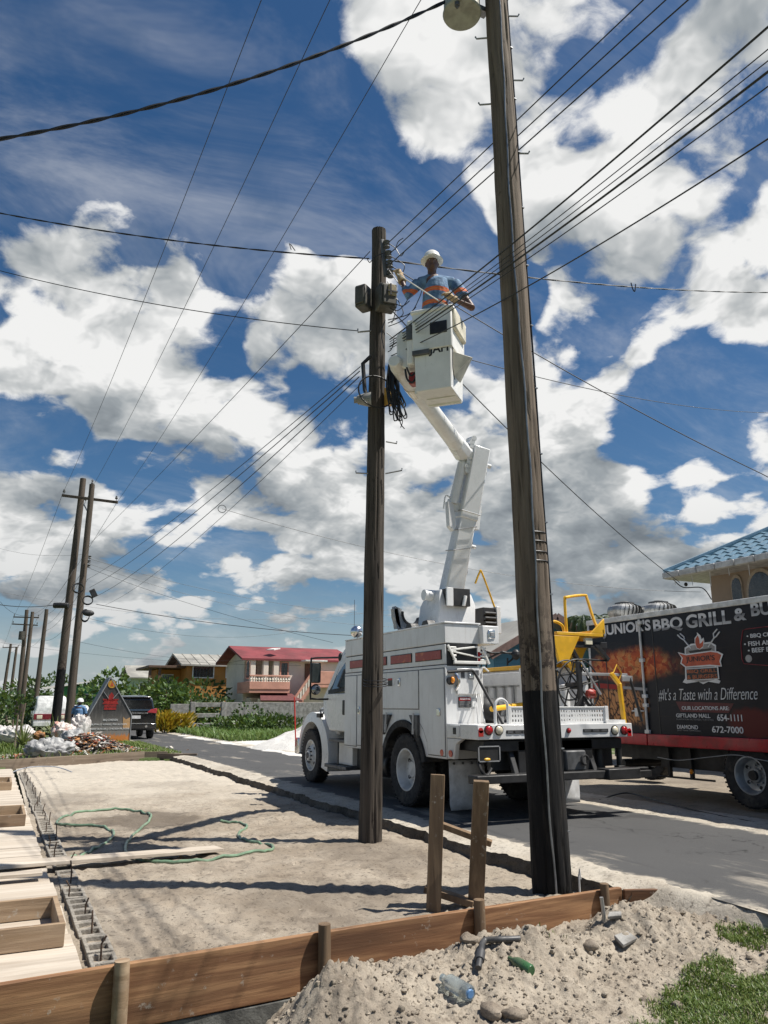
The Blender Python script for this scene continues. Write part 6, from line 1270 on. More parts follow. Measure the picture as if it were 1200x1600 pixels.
wbox(RH, 'balcony_floor', vw-.5, vm_+.6, uw-1.1, uw+2.2, zf-.25, zf+.02, M_pink, .02, O)
wbox(RH, 'balcony_parapet', vw-.5, vm_+.6, uw-1.15, uw-1.0, zf+.02, zb_, M_pink, .02, O)
wbox(RH, 'balcony_parapet', vw-.5, vw-.35, uw-1.0, uw+2.2, zf+.02, zb_, M_pink, .02, O)
wbox(RH, 'balcony_rail', vw-.5, vm_+.6, uw-1.17, uw-.98, zt_-.12, zt_, M_pink, .02, O)
for i in range(15):
    x = vw-.4+(vm_+.6-vw+.3)*i/14-O.x; MB().lathe([(.08, 0), (.05, .1), (.10, .3*(zt_-zb_)), (.04, .7*(zt_-zb_)), (.07, zt_-zb_-.12)], (x, uw-1.08-O.y, zb_), (0, 0, 1), 8).build('baluster', M_pinkw, RH, smooth=True)
for x in (vw, (vw+vm_)/2, vm_-.2): wbox(RH, 'porch_column', x-.2, x+.2, uw-.2, uw+.2, zf, ze-.1, M_pinkw, .03, O)
win(RH, O, pxv(383), pxv(388.5), uw-.22, zf+.8, pxz(1033), arch=True, fm=M_pink)
for x in (402, 409): win(RH, O, pxv(x), pxv(x+4.5), uw+2.2, zf+.1, pxz(1037), arch=True, fm=M_pink)
win(RH, O, pxv(439), pxv(449), uw, pxz(1057), pxz(1036), 2, 3, fm=M_pink)
wbox(RH, 'door', pxv(476), pxv(486), uw-.08, uw+.02, pxz(1064), pxz(1036), M_brn, .01, O); wbox(RH, 'door_canopy', pxv(468), pxv(502), uw-1.3, uw, pxz(1034), pxz(1031.5), M_wfr, .02, O)
zl = pxz(1069); x0, x1 = pxv(479), pxv(520)
wbox(RH, 'stair_landing', x0, x1, uw-1.4, uw, zl-.25, zl, M_pink, .02, O); wbox(RH, 'landing_parapet', x0, x1, uw-1.42, uw-1.28, zl, zl+.95, M_pink, .02, O)
xs0 = pxv(438); n = 12
for i in range(n): x = xs0+(x0-xs0)*i/n; z = zl*(i+1)/n; wbox(RH, 'stair_step', x, x+(x0-xs0)/n+.02, uw-1.4, uw-.05, z-.35, z, M_pink, .01, O)
m_ = MB(); m_.bar((xs0-O.x, uw-1.42-O.y, .95), (x0-O.x, uw-1.42-O.y, zl+.95), .12, .16); m_.bar((xs0-O.x, uw-1.42-O.y, .05), (x0-O.x, uw-1.42-O.y, zl+.05), .12, .25); m_.build('stair_rail', M_pink, RH)
for i in range(10): t = (i+.5)/10; x = xs0+(x0-xs0)*t; wbox(RH, 'baluster', x-.07, x+.07, uw-1.47, uw-1.37, zl*t+.05, zl*t+.95, M_pinkw, .01, O)
m_ = MB(); cx_ = pxv(372); m_.add([(cx_+1.2-O.x, uw-2.0-O.y, 1.8), (cx_+4.4-O.x, uw-2.0-O.y, 1.8), (cx_+4.0-O.x, uw-.5-O.y, 2.35), (cx_+1.6-O.x, uw-.5-O.y, 2.35)], [(0, 1, 2, 3)]); r_ = m_.build('porch_roof', mat('dull_red_sheet', (.12, .035, .035), .7), RH); so = r_.modifiers.new('s', 'SOLIDIFY'); so.thickness = .1
wbox(RH, 'porch_post', cx_+3.9, cx_+4.05, uw-2.1, uw-1.95, 0, 1.75, M_wfr, .01, O); wbox(RH, 'porch_wall', cx_+1.3, cx_+3.2, uw-1.2, uw-.9, 0, 1.9, M_pinkw, .01, O)
q = pu(427, 1018, un+1.2); m_ = MB(); m_.bar(q-O+Vector((-.35, -.3, .1)), q-O+Vector((.35, .3, .25)), .7, .08); m_.build('roof_hatch', M_wfr, RH)
# --- orange house
dH = 68; c0 = pd(289, 1035, dH); v0 = c0.x; un = c0.y; uf = pv(262, 1036, v0).y; zr = pv(275, 1021.5, v0).z; ze = c0.z; O = Vector((v0+3, un+3, 0))
OH = empty('orange_house', O, 'orange two storey house with grey sheet roof behind the bushes', 'house'); uw = un+.5
wbox(OH, 'wall', v0+.3, pu(375, 1050, uw).x, uw, uf-.4, -.1, ze, M_org, .02, O); gable(OH, O, v0-.3, pu(375, 1050, uw).x+.4, uw, uf-.4, ze, zr, M_zinc, .5, .14, .8)
MB().add([(v0+.3-O.x, uw-O.y, ze), (v0+.3-O.x, uf-.4-O.y, ze), (v0+.3-O.x, (uw+uf-.4)/2-O.y, zr-.2), (v0+.4-O.x, uw-O.y, ze), (v0+.4-O.x, uf-.4-O.y, ze), (v0+.4-O.x, (uw+uf-.4)/2-O.y, zr-.2)], [(0, 1, 2), (5, 4, 3), (0, 3, 4, 1), (1, 4, 5, 2), (2, 5, 3, 0)]).build('gable_wall', M_brn, OH)
P_ = lambda x, y: pu(x, y, uw); win(OH, O, P_(302, 1050).x, P_(333, 1050).x, uw, P_(310, 1058).z, P_(310, 1041).z, 6, 1); win(OH, O, P_(354, 1050).x, P_(362, 1050).x, uw, P_(355, 1058).z, P_(355, 1042).z, 2, 2)
wbox(OH, 'side_wing', v0-1.8, v0+.3, uw+2.5, uf-.4, -.1, ze-.5, M_org, .02, O); wbox(OH, 'wing_roof', v0-2.9, v0+.5, uw+.3, uf, ze-.45, ze-.25, M_brn, .02, O); win(OH, O, v0-1.3, v0-.4, uw+2.5, ze-2.2, ze-1., 2, 1)
for x in (v0-2.7, v0-1.9): wbox(OH, 'wing_post', x-.1, x+.1, uw+.5, uw+.7, 0, ze-.45, M_brn, .01, O)
# --- pale green house behind and green shop far left
c0 = pd(205, 1056, 85); O = Vector((c0.x+3, c0.y+3, 0)); GH = empty('pale_green_house', O, 'pale green house mostly hidden behind the trees', 'house'); wbox(GH, 'wall', c0.x, c0.x+5.5, c0.y, c0.y+6, 0, 4.6, M_lgrn, .02, O); gable(GH, O, c0.x-.4, c0.x+6, c0.y, c0.y+6, 4.6, 5.8, M_zinc, .5); win(GH, O, c0.x+1, c0.x+2.2, c0.y, 2.6, 3.8, 2, 1)
c0 = pd(97, 1080, 72); O = Vector((c0.x+4, c0.y+3, 0)); GS = empty('green_shop', O, 'low green building with pale roof beyond the parked minibus', 'building'); zz_ = pd(97, 1072, 72).z
wbox(GS, 'wall', c0.x, c0.x+6.0, c0.y, c0.y+7, 0, zz_, M_grn, .02, O); MB().add([(c0.x-1.5-O.x, c0.y-.8-O.y, zz_-.3), (c0.x+6.5-O.x, c0.y-.8-O.y, zz_+1.1), (c0.x+6.5-O.x, c0.y+7-O.y, zz_+1.2), (c0.x-1.5-O.x, c0.y+7-O.y, zz_)], [(0, 1, 2, 3)]).build('roof', M_zinc, GS); win(GS, O, c0.x+1.2, c0.x+2.6, c0.y, 1.1, 2.4, 2, 1); win(GS, O, c0.x+3.5, c0.x+4.9, c0.y, 1.1, 2.4, 2, 1)
# --- blue weatherboard house behind the truck
dH = 27; a = pd(772, 1012, dH); vb = a.x; ub_ = a.y; zb_ = a.z; O = Vector((vb+3, ub_+2, 0)); ap = pu(848, 963, ub_)
BH = empty('blue_house', O, 'blue weatherboard house with low gable roof behind the bucket truck', 'house')
hw = ap.x-vb; zap = ap.z
MB().prism([(vb-O.x, 0), (vb+2*hw-O.x, 0), (vb+2*hw-O.x, zb_), (ap.x-O.x, zap-.25), (vb-O.x, zb_)], 'y', ub_+.05-O.y, ub_+7-O.y).build('wall', M_blue, BH)
for i in range(22):
    z = .2+i*.19; 
    if z > zap-.5: break
    inset = max(0, (z+.19-zb_)/(zap-zb_)*hw) if z+.19 > zb_ else 0
    MB().add([(vb+inset-O.x, ub_+.045-O.y, z), (vb+2*hw-inset-O.x, ub_+.045-O.y, z), (vb+2*hw-inset-O.x, ub_+.015-O.y, z), (vb+inset-O.x, ub_+.015-O.y, z), (vb+inset-O.x, ub_+.045-O.y, z+.185), (vb+2*hw-inset-O.x, ub_+.045-O.y, z+.185)], [(0, 1, 2, 3), (3, 2, 5, 4)]).build('weatherboard', M_blue, BH)
for sg in (-1, 1):
    e0 = (ap.x+sg*(hw+.7), zb_-.25-.02); vs = [(e0[0]-O.x, ub_-.8-O.y, e0[1]), (ap.x-O.x, ub_-.8-O.y, zap), (ap.x-O.x, ub_+7.5-O.y, zap), (e0[0]-O.x, ub_+7.5-O.y, e0[1])]; vs += [(x, y, z-.13) for x, y, z in vs]
    MB().add(vs, [(0, 1, 2, 3), (7, 6, 5, 4), (0, 4, 5, 1), (1, 5, 6, 2), (2, 6, 7, 3), (3, 7, 4, 0)]).build('roof_slope', [M_zinc], BH)
    m_ = MB(); m_.bar((e0[0]-O.x, ub_-.82-O.y, e0[1]-.08), (ap.x-O.x, ub_-.82-O.y, zap-.08), .05, .24); m_.build('barge_board', mat('brown_board', (.16, .10, .085), .7), BH)
win(BH, O, ap.x+.9, ap.x+2.1, ub_, 1.2, 2.4, 3, 1, fm=mat('window_blue', (.03, .06, .10), .5))
# tv aerial / antenna bracket on blue house
m_ = MB(); q = pd(760, 1040, 24)-O
for a_, b_ in (((752, 1012), (752, 1044)), ((752, 1014), (775, 1022)), ((752, 1020), (805, 1020)), ((760, 1024), (760, 1044)), ((760, 1030), (785, 1018)), ((785, 1018), (805, 1024)), ((793, 1028), (793, 1040)), ((793, 1036), (805, 1026))): m_.cyl(pd(*a_, 25.5)-O, pd(*b_, 25.5)-O, .03, n=5)
m_.ell(pd(806, 1023, 25.4)-O, (.14, .14, .18), 10, 6); m_.build('aerial_frame', M_blk, BH)
# --- house on the right with blue tile roof
dH = 22; c0 = pd(1037, 897, dH); ve = c0.x; ue = c0.y; zev = c0.z; O = Vector((ve+5, ue-6, 0)); HH = empty('tiled_house', O, 'beige house with blue tiled hip roof behind the food truck', 'house')
vwl = pd(1093, 945, dH).x if False else ve+.8; uwl = ue-.9
wbox(HH, 'wall', vwl, vwl+9, ue-14, uwl, -.1, zev-.05, M_beige, .02, O)
wbox(HH, 'soffit', ve+.02, vwl+9.5, ue-14.5, ue, zev-.16, zev-.10, M_gut, .01, O)
for i in range(24):
    y = ue-.62*i; wbox(HH, 'gutter_section', ve-.07, ve+.06, y-.60, y, zev-.15, zev+.02, M_gut, .02, O)
wbox(HH, 'gutter_end', ve, ve+9, ue-.02, ue+.06, zev-.13, zev+.02, M_gut, .02, O)
for i in range(22):
    y = ue-.62*i-.3; m_ = MB(); m_.cyl((ve+.1-O.x, y-O.y, zev-.35-.1*(i % 3)), (ve+.1-O.x, y-O.y, zev-.1), .012, n=4); m_.build('fairy_light_drop', M_wfr, HH)
pit = .52; hipz = lambda dx: zev+dx*pit
# slope facing the road (-x), bounded by the hip; tiles one by one
TB = MB(); tw_, tl_ = .36, .42
vs = []; nn = 7
for j in range(3):
    yy = j/2
    for i in range(nn): x = i/(nn-1); vs.append((yy*tl_, -x*tw_, .035*math.sin(x*math.pi*2)*1.0+.03*(1-yy)+yy*tl_*0))
TBf = [(j*nn+i, j*nn+i+1, (j+1)*nn+i+1, (j+1)*nn+i) for j in range(2) for i in range(nn-1)]
vs += [(-.0, -i/(nn-1)*tw_, .035*math.sin(i/(nn-1)*math.pi*2)-.02) for i in range(nn)]; TBf += [(i, i+1, 3*nn+i+1, 3*nn+i) for i in range(nn-1)]
tile = MB().add(vs, TBf).build('roof_tile', M_bluetile, HH, smooth=True); first = True; ang = math.atan(pit); nt = 0
for r_ in range(11):
    dx = r_*tl_*math.cos(ang)*.97
    for k in range(34):
        y = ue-.05-k*tw_-(tw_*.0)
        if ue-y < dx*1.0-.05: continue
        if nt >= 290: break
        o = tile if first else tile.copy()
        if not first: C.objects.link(o)
        first = False; o.location = (ve+dx-O.x, y-O.y, hipz(dx)+.02); o.rotation_euler = (0, -ang, 0); nt += 1
vs = [(ve-O.x, ue-O.y, zev), (ve-O.x, ue-15-O.y, zev), (ve+5-O.x, ue-15-O.y, hipz(5)), (ve+5-O.x, ue-5-O.y, hipz(5)), (ve+10-O.x, ue-O.y, zev)]
m_ = MB(); m_.add(vs, [(0, 1, 2, 3), (0, 3, 4)]); r_ = m_.build('roof_deck', M_bluetile, HH)
m_ = MB(); m_.tube([(ve-O.x, ue-O.y, zev+.05), (ve+5-O.x, ue-5-O.y, hipz(5)+.07)], .085, 8); m_.build('hip_ridge', M_bluetile, HH, smooth=True)
# arched windows in the wall facing the road (-x)
def awin(y0, y1, z0, z1):
    w_ = abs(y1-y0); pts = [(y0, z0), (y1, z0), (y1, z1-w_*.7)]+[((y0+y1)/2+(y1-y0)/2*math.cos(math.radians(t)), z1-w_*.7+w_*.7*math.sin(math.radians(t))) for t in range(15, 180, 15)]+[(y0, z1-w_*.7)]
    f = MB().prism([(p[0]-O.y, p[1]) for p in pts], 'x', vwl-.05-O.x, vwl+.02-O.x).build('arched_window', mat('trim_beige', (.40, .33, .26), .7), HH); c_ = ((y0+y1)/2, (z0+z1)/2)
    MB().prism([(c_[0]+(p[0]-c_[0])*.86-O.y, c_[1]+(p[1]-c_[1])*.94) for p in pts], 'x', vwl-.06-O.x, vwl-.03-O.x).build('pane', M_wing, f)
w_ = lambda x, y: pv(x, y, vwl); awin(w_(1144, 915).y, w_(1161, 915).y, 1.8, w_(1152, 898).z); awin(w_(1167, 915).y, w_(1215, 915).y, 1.8, w_(1187, 888).z); awin(w_(1240, 915).y, w_(1310, 900).y, 1.8, w_(1187, 888).z)
m_ = MB(); m_.ell((ve+.3-O.x, ue-.5-O.y, zev-.35), (.05, .05, .06), 8, 6); m_.tube(smooth_path([(ve+.25-O.x, ue-.1-O.y, zev-.15), (ve+.4-O.x, ue-.3-O.y, zev-.4), (ve+.7-O.x, ue-.7-O.y, zev-.45), (ve+.8-O.x, ue-.9-O.y, zev-.8)], 5), .015, 5); m_.build('service_bracket', M_blk, HH, smooth=True)
# --- concrete fence
FN = empty('concrete_fence', (16, 46, 0), 'grey concrete garden wall with a railed bay in front of the houses', 'wall'); Of = Vector((16, 46, 0)); zt_ = 1.62
a = pu(301, 1110, 46).x; b = pu(352, 1110, 46).x; wbox(FN, 'wall_panel', b, 27, 46, 46.16, -.1, zt_, M_conc, .02, Of); wbox(FN, 'wall_panel', 6.5+2.3, a-.2, 46, 46.16, -.1, zt_-.1, M_conc, .02, Of)
for x in (a, b-.1): wbox(FN, 'post', x-.14, x+.14, 45.94, 46.2, -.1, zt_+.02, M_conc, .02, Of)
for z in (.2, .75, 1.35): wbox(FN, 'rail', a, b, 46.0, 46.12, z, z+.25, M_conc, .02, Of)
# ================================================================== VEGETATION
def leaf_mat(name, ca, cb, cc, trans=.35, sc=1.2):
    m = bpy.data.materials.new(name); m.use_nodes = True; n = NT(m.node_tree); p = n.n['Principled BSDF']
    t = n.new('ShaderNodeTexCoord').outputs['Object']; gi = n.new('ShaderNodeNewGeometry').outputs['Random Per Island']
    c = n.mix(n.noise(t, sc, 4, .6), ca, cb); c = n.mix(n.ramp(gi, .55, 1., 0., .8), c, cc)
    n.put(p.inputs['Base Color'], c); p.inputs['Roughness'].default_value = .5
    tr = n.new('ShaderNodeBsdfTranslucent'); n.put(tr.inputs['Color'], n.mix(.5, c, (.25, .35, .04))); mx = n.new('ShaderNodeMixShader'); mx.inputs[0].default_value = trans*.5
    n.l.new(p.outputs[0], mx.inputs[1]); n.l.new(tr.outputs[0], mx.inputs[2]); n.l.new(mx.outputs[0], n.n['Material Output'].inputs[0]); return m
L_dark = leaf_mat('leaf_dark', (.022, .048, .012), (.045, .085, .02), (.07, .12, .03)); L_mid = leaf_mat('leaf_mid', (.04, .085, .016), (.075, .13, .03), (.11, .17, .04)); L_lite = leaf_mat('leaf_light', (.06, .12, .02), (.10, .17, .035), (.16, .21, .06))
L_yel = leaf_mat('leaf_yellow', (.42, .26, .02), (.50, .34, .03), (.16, .20, .03)); L_agv = leaf_mat('leaf_agave', (.10, .13, .05), (.22, .24, .10), (.34, .32, .16)); L_palm = leaf_mat('leaf_palm', (.03, .05, .015), (.05, .08, .025), (.07, .10, .03))
M_bark = mat('bark', (.12, .09, .065), .9, var=.3, scale=9, bump=.6)
L_gras = leaf_mat('grass_blade', (.06, .11, .016), (.11, .165, .03), (.22, .24, .07))
def leaf(mb, p, d, L, w_):
    d = Vector(d).normalized(); s_ = d.cross(Vector((random.uniform(-1, 1), random.uniform(-1, 1), random.uniform(-.2, 1)))).normalized(); b = p+d*L
    mb.add([p, p+d*L*.45+s_*w_, b, p+d*L*.45-s_*w_], [(0, 1, 2, 3)])
def crown(mb, blobs, per, L, w_):
    for (c_, r) in blobs:
        c_ = Vector(c_); k = int(per*r[0]*r[2])
        for _ in range(k):
            a = random.uniform(0, 6.283); z = random.uniform(-1, 1); s_ = math.sqrt(1-z*z); rr = random.uniform(.55, 1.05)**.6; q = Vector((s_*math.cos(a)*r[0], s_*math.sin(a)*r[1], z*r[2]))*rr
            dv = Vector((q.x/r[0], q.y/r[1], q.z/r[2]+.2))+Vector((random.uniform(-.8, .8), random.uniform(-.8, .8), random.uniform(-.9, .5)))
            leaf(mb, c_+q, dv, L*random.uniform(.6, 1.3), w_*random.uniform(.7, 1.2))
def tree(base, h, blobs, label, m, per=240, L=.3, w_=.09, tr=.12, name='tree', cat='tree', group=None):
    e = empty(name, base, label, cat, group); mb = MB(); crown(mb, blobs, per, L, w_); mb.build('crown', m, e, fix=False)
    mb = MB(); mb.tube([(0, 0, -.1), (.05, 0, h*.4), (0, .05, h*.75)], [tr, tr*.8, tr*.4], 8)
    for (c_, r) in blobs: mb.tube([(0, 0, h*.35), (Vector(c_)*.6+Vector((0, 0, h*.2))), c_], [tr*.5, tr*.3, .02], 5)
    mb.build('trunk', M_bark, e, smooth=True); return e
def at_g(x, y, d, drop=.75): q = pd(x, y, d); return Vector((q.x, q.y, -.1)), q.z-drop
# trees behind the sign and SUV, bush mass before the houses
b, z = at_g(178, 1040, 52); tree(b, 4, [((0, 0, z-.2), (1.0, 1., .8)), ((-.7, 0, z-1.2), (1.5, 1.3, 1.0)), ((1.0, 0, z-1.6), (1.4, 1.3, 1.)), ((-2.2, .5, z-2.2), (1.6, 1.3, 1.1)), ((0, 0, z-2.6), (2.2, 1.5, 1.2))], 'spreading green tree rising behind the house shaped sign', L_mid, 200, .36, .11)
b, z = at_g(225, 1060, 50); tree(b, 3, [((0, 0, z-.6), (1.5, 1.2, 1.1)), ((1.6, 0, z-.9), (1.4, 1.2, 1.2)), ((-1.2, 0, z-1.2), (1.4, 1.2, 1.1)), ((.5, 0, z-2.), (2.2, 1.4, 1.3))], 'dense dark tree behind the black car', L_dark, 230, .34, .10)
b, z = at_g(262, 1052, 49); tree(b, 3, [((0, 0, z-.5), (1.2, 1.0, .9)), ((.9, 0, z-1.3), (1.5, 1.2, 1.2)), ((-1., 0, z-1.5), (1.3, 1.1, 1.1)), ((0, 0, z-2.4), (1.8, 1.2, 1.1))], 'bushy green tree left of the orange house', L_mid, 230, .34, .10)
b, z = at_g(300, 1075, 49); tree(b, 2.6, [((0, 0, z-.6), (1.3, 1., 1.)), ((1.3, 0, z-.9), (1.2, 1., 1.1)), ((.4, 0, z-1.9), (1.9, 1.2, 1.1))], 'rounded dark bush below the orange house window', L_dark, 240, .3, .09, name='bush', cat='bush')
b, z = at_g(336, 1074, 49); tree(b, 2.4, [((0, 0, z-.6), (1.3, 1., 1.)), ((.9, 0, z-1.0), (1.0, .9, .9)), ((0, 0, z-1.7), (1.6, 1.1, 1.0))], 'dark hedge bush beside the red roofed house', L_dark, 250, .3, .09, name='bush', cat='bush')
b, z = at_g(255, 1085, 60); tree(b, 3, [((0, 0, 2.), (2.2, 1.5, 1.6)), ((3., 0, 2.), (2.2, 1.5, 1.5))], 'shadowy shrub mass at the foot of the orange house', L_dark, 150, .4, .12, name='bush', cat='bush')
for (x, y, d, r, lb, m) in [(15, 1075, 45, 2.0, 'dark tree at the left edge behind the white sacks', L_dark), (45, 1060, 95, 3.0, 'hazy green tree below the farthest poles', L_mid), (85, 1055, 90, 3.0, 'tree crown between the far poles and the green building', L_dark), (150, 1062, 80, 2.2, 'small tree right of the green building', L_mid)]:
    b, z = at_g(x, y, d); tree(b, z*.8, [((0, 0, z-r*.4), (r, r*.8, r*.7)), ((r*.8, 0, z-r), (r*.9, r*.7, r*.6)), ((-r*.8, 0, z-r*.9), (r*.9, r*.7, r*.6)), ((0, 0, z-r*1.5), (r*1.2, r*.8, r*.8))], lb, m, 90 if d > 60 else 200, .5 if d > 60 else .3, .16 if d > 60 else .09)
# weeds in front of the concrete wall
for i, (x, y, d, rx, rz) in enumerate([(388, 1098, 42, 1.0, 1.3), (372, 1112, 42, .9, .8), (420, 1105, 42, 1.1, 1.0), (405, 1118, 41, 1.2, .7), (445, 1108, 42, .9, .9), (350, 1120, 42, .8, .5)]):
    b, z = at_g(x, y, d, .2); tree(b, .6, [((0, 0, max(.4, z-.5)), (rx*.8, .7, rz*.6)), ((.4, 0, .5), (rx, .8, .5)), ((-.4, 0, .5), (rx, .8, .5))], ['tallest weed bush in front of the concrete wall', 'weed bush left of the tallest one by the concrete wall', 'wide weed bush right of the tallest one', 'low weed bush in front of the wide one', 'weed bush nearest the truck by the concrete wall', 'low weed at the railed bay of the concrete wall'][i], L_mid if i % 2 else L_dark, 420, .2, .06, .03, 'weed_bush', 'bush', 'weeds before the wall')
b, z = at_g(432, 1092, 58)
# croton: yellow upright leaves
for (x, y, d, lb) in ((258, 1105, 43, 'larger yellow croton bush by the road'), (282, 1108, 43.5, 'smaller yellow croton bush by the concrete wall')):
    b, z = at_g(x, y, d, 0.); e = empty('croton_bush', b, lb, 'bush', 'yellow bushes'); mb = MB()
    for _ in range(420):
        a = random.uniform(0, 6.28); r = random.uniform(0, .8); p = Vector((r*math.cos(a), r*.7*math.sin(a), random.uniform(.1, z*.8))); leaf(mb, p, (math.cos(a)*.8, math.sin(a)*.8, random.uniform(.3, 1.2)), random.uniform(.25, .5), .055)
    mb.build('leaves', L_yel, e, fix=False); mb = MB()
    for k in range(6): mb.tube([(0, 0, 0), (.3*math.cos(k), .2*math.sin(k), z*.6)], .02, 5)
    mb.build('stems', M_bark, e)
# agaves by the sacks
for (x, y, d, s_, lb) in ((92, 1095, 33, 1., 'spiky agave in front of the dark leaning pole'), (37, 1150, 27, .8, 'spiky agave by the white sacks at the left edge'), (112, 1092, 33.4, .8, 'spiky agave half hidden behind the pale far pole')):
    b, z = at_g(x, y, d, 0.); b.z = -.1; e = empty('agave_plant', b, lb, 'plant', 'agaves'); 
    for k in range(34):
        a = k*2.4; el = .35+1.0*(k/34); L = s_*random.uniform(.8, 1.15); d_ = Vector((math.cos(a)*math.cos(el), math.sin(a)*math.cos(el), math.sin(el))); sd_ = Vector((-math.sin(a), math.cos(a), 0)); mb = MB(); vs = []
        for j in range(5): t = j/4; c_ = d_*L*t+Vector((0, 0, .25-.35*t*t*s_*(1-k/40))); wv = .05*s_*(1-t)**.7+.003; vs += [c_+sd_*wv, c_-sd_*wv]
        mb.add(vs, [(2*j, 2*j+1, 2*j+3, 2*j+2) for j in range(4)]); mb.build('leaf', L_agv, e, smooth=True, fix=False)
# palm behind the food truck
b, z = at_g(922, 958, 27, 0.); e = empty('palm_tree', b, 'wind blown palm behind the food truck roof', 'palm tree'); MB().tube([(0, 0, 0), (.1, 0, z*.6), (0, 0, z-.5)], [.16, .13, .10], 10).build('trunk', M_bark, e, smooth=True)
for k in range(13):
    a = k*.483+.2; mb = MB(); pts = []
    for j in range(9): t = j/8; pts.append(Vector((math.cos(a)*1.5*t+.55*t*t, math.sin(a)*1.4*t, z-.5+.75*math.sin(t*2.2)-.7*t*t)))
    mb.tube(pts, [.02]*8+[.006], 4)
    for j in range(1, 9):
        for q in range(4):
            p = pts[j-1].lerp(pts[j], q/4); tg = (pts[j]-pts[j-1]).normalized(); s_ = tg.cross(Vector((0, 0, 1))).normalized()
            for sg in (-1, 1): mb.add([p, p+tg*.22+s_*sg*.22+Vector((.05, 0, -.13)), p+tg*.38+s_*sg*.34+Vector((.12, 0, -.32)), p+tg*.24+s_*sg*.18+Vector((.05, 0, -.16))], [(0, 1, 2, 3)])
    mb.build('frond', L_palm, e, fix=False)
b, z = at_g(960, 975, 30); tree(b, 3, [((0, 0, z-.3), (1.0, .9, .8)), ((-1., 0, z-1.), (1.2, .9, .9))], 'dark bush top showing above the food truck roof', L_dark, 220, .3, .08, name='bush', cat='bush')
b, z = at_g(770, 1040, 22); tree(b, 1.6, [((0, 0, z-.5), (.8, .6, .6)), ((-.7, 0, z-.8), (.7, .6, .6))], 'small shrub behind the truck deck below the blue house', L_mid, 420, .2, .06, .04, 'bush', 'bush')
# grass
def blades(name, label, area, n, h0, h1, zf, m=L_gras, wv=.006):
    mb = MB()
    for _ in range(n):
        p = area(); 
        if p is None: continue
        z = zf(*p); a = random.uniform(0, 6.283); h = random.uniform(h0, h1); d = Vector((math.cos(a), math.sin(a), 0)); s_ = Vector((-d.y, d.x, 0))*wv*random.uniform(.7, 1.4); q = Vector((p[0], p[1], z-.005)); b1 = q+d*h*.25+Vector((0, 0, h*.65)); b2 = q+d*h*random.uniform(.5, .9)+Vector((0, 0, h*random.uniform(.7, 1.)))
        mb.add([q-s_, q+s_, b1+s_*.7, b1-s_*.7, b2], [(0, 1, 2, 3), (3, 2, 4)])
    return tag(mb.build(name, m, fix=False), label, 'grass', kind='stuff')
def patch():
    v = random.uniform(3.0, 5.6); u = random.uniform(2.7, 4.75)
    X = v*_cp-u*_sp; Y = v*_sp+u*_cp; Z = -.2-CAMH; zc = Y*_c+Z*_s; px_ = 600+1200*X/zc; py_ = 800-1200*(-Y*_s+Z*_c)/zc
    k = .9*fbm(v*2.2, u*2.2, 44., 4)
    a = 1-((px_-1150)/165)**2-((py_-1600)/105)**2; b_ = .55-((px_-1160)/90)**2-((py_-1480)/24)**2; c_ = 1-((px_-860)/45)**2-((py_-1490)/16)**2
    return (v, u) if (max(a, b_) + k > .22+random.uniform(-.1, .25)) or (c_ > .5 and random.random() < .05) else None
blades('grass', 'short green grass growing beside the soil heap', patch, 60000, .02, .065, heap_z, wv=.0032)
def verge():
    v = random.uniform(-6, 4.9); u = random.uniform(24.8, 40); return (v, u) if fbm(v*.5, u*.5, 3., 3) > -.25 else None
blades('verge_grass', 'rough green grass round the rubbish heap', verge, 16000, .10, .32, lambda v, u: -.09, wv=.014)
def farv():
    v = random.uniform(8.6, 22); u = random.uniform(32+(v-8.6)*.2, 46); return (v, u)
blades('far_verge_grass', 'tall green grass verge in front of the concrete wall', farv, 26000, .18, .55, lambda v, u: -.09, L_lite, .03)
def sideg():
    v = random.uniform(4.2, 5.3); u = random.uniform(25.3, 34); return (v, u)
blades('roadside_grass', 'strip of short grass between the sign and the road', sideg, 5000, .05, .14, lambda v, u: -.03, wv=.01)
# ================================================================== WORKER
WK = empty('person', (BC.x, BC.y, 0), 'worker in white hard hat and blue shirt with orange stripes standing in the bucket', 'person', rz=-PH)
RZ = Matrix.Rotation(PH, 4, 'Z')
def wp(x, y, dy=0.): return RZ @ (pd(x, y, 9.0+dy)-Vector((BC.x, BC.y, 0)))
M_skin = mat('dark_skin', (.085, .042, .026), .5, var=.12, scale=14); M_arm = mat('arm_skin', (.115, .055, .038), .5, var=.12, scale=14)
M_glove = mat('leather_glove', (.42, .30, .17), .8, var=.2, scale=14)
def shirt_mat():
    m = bpy.data.materials.new('work_shirt'); m.use_nodes = True; n = NT(m.node_tree); p = n.n['Principled BSDF']
    t = n.new('ShaderNodeTexCoord').outputs['Object']; x, y, z = n.sep(t)
    c = n.mix(n.ramp(n.noise(t, 9., 6, .65), .3, .7), (.045, .10, .20), (.16, .27, .40))
    z0 = SH_Z
    zz = n.math('ADD', z, n.math('MULTIPLY', n.math('SUBTRACT', n.noise(t, 6., 3, .5), .5), .03))
    def band(zc, hw): return n.ramp(n.math('ABSOLUTE', n.math('SUBTRACT', zz, zc)), hw, hw-.006)
    st = n.math('MAXIMUM', band(z0[0], .032), band(z0[1], .032)); rf = n.math('MAXIMUM', band(z0[0], .012), band(z0[1], .012))
    c = n.mix(st, c, (.62, .12, .03)); c = n.mix(n.math('MULTIPLY', rf, .6), c, (.50, .22, .10))
    n.put(p.inputs['Base Color'], c); p.inputs['Roughness'].default_value = .8
    b = n.new('ShaderNodeBump'); b.inputs['Strength'].default_value = .7; b.inputs['Distance'].default_value = .03; n.put(b.inputs['Height'], n.noise(t, 11., 4, .6)); n.l.new(b.outputs[0], p.inputs['Normal']); return m
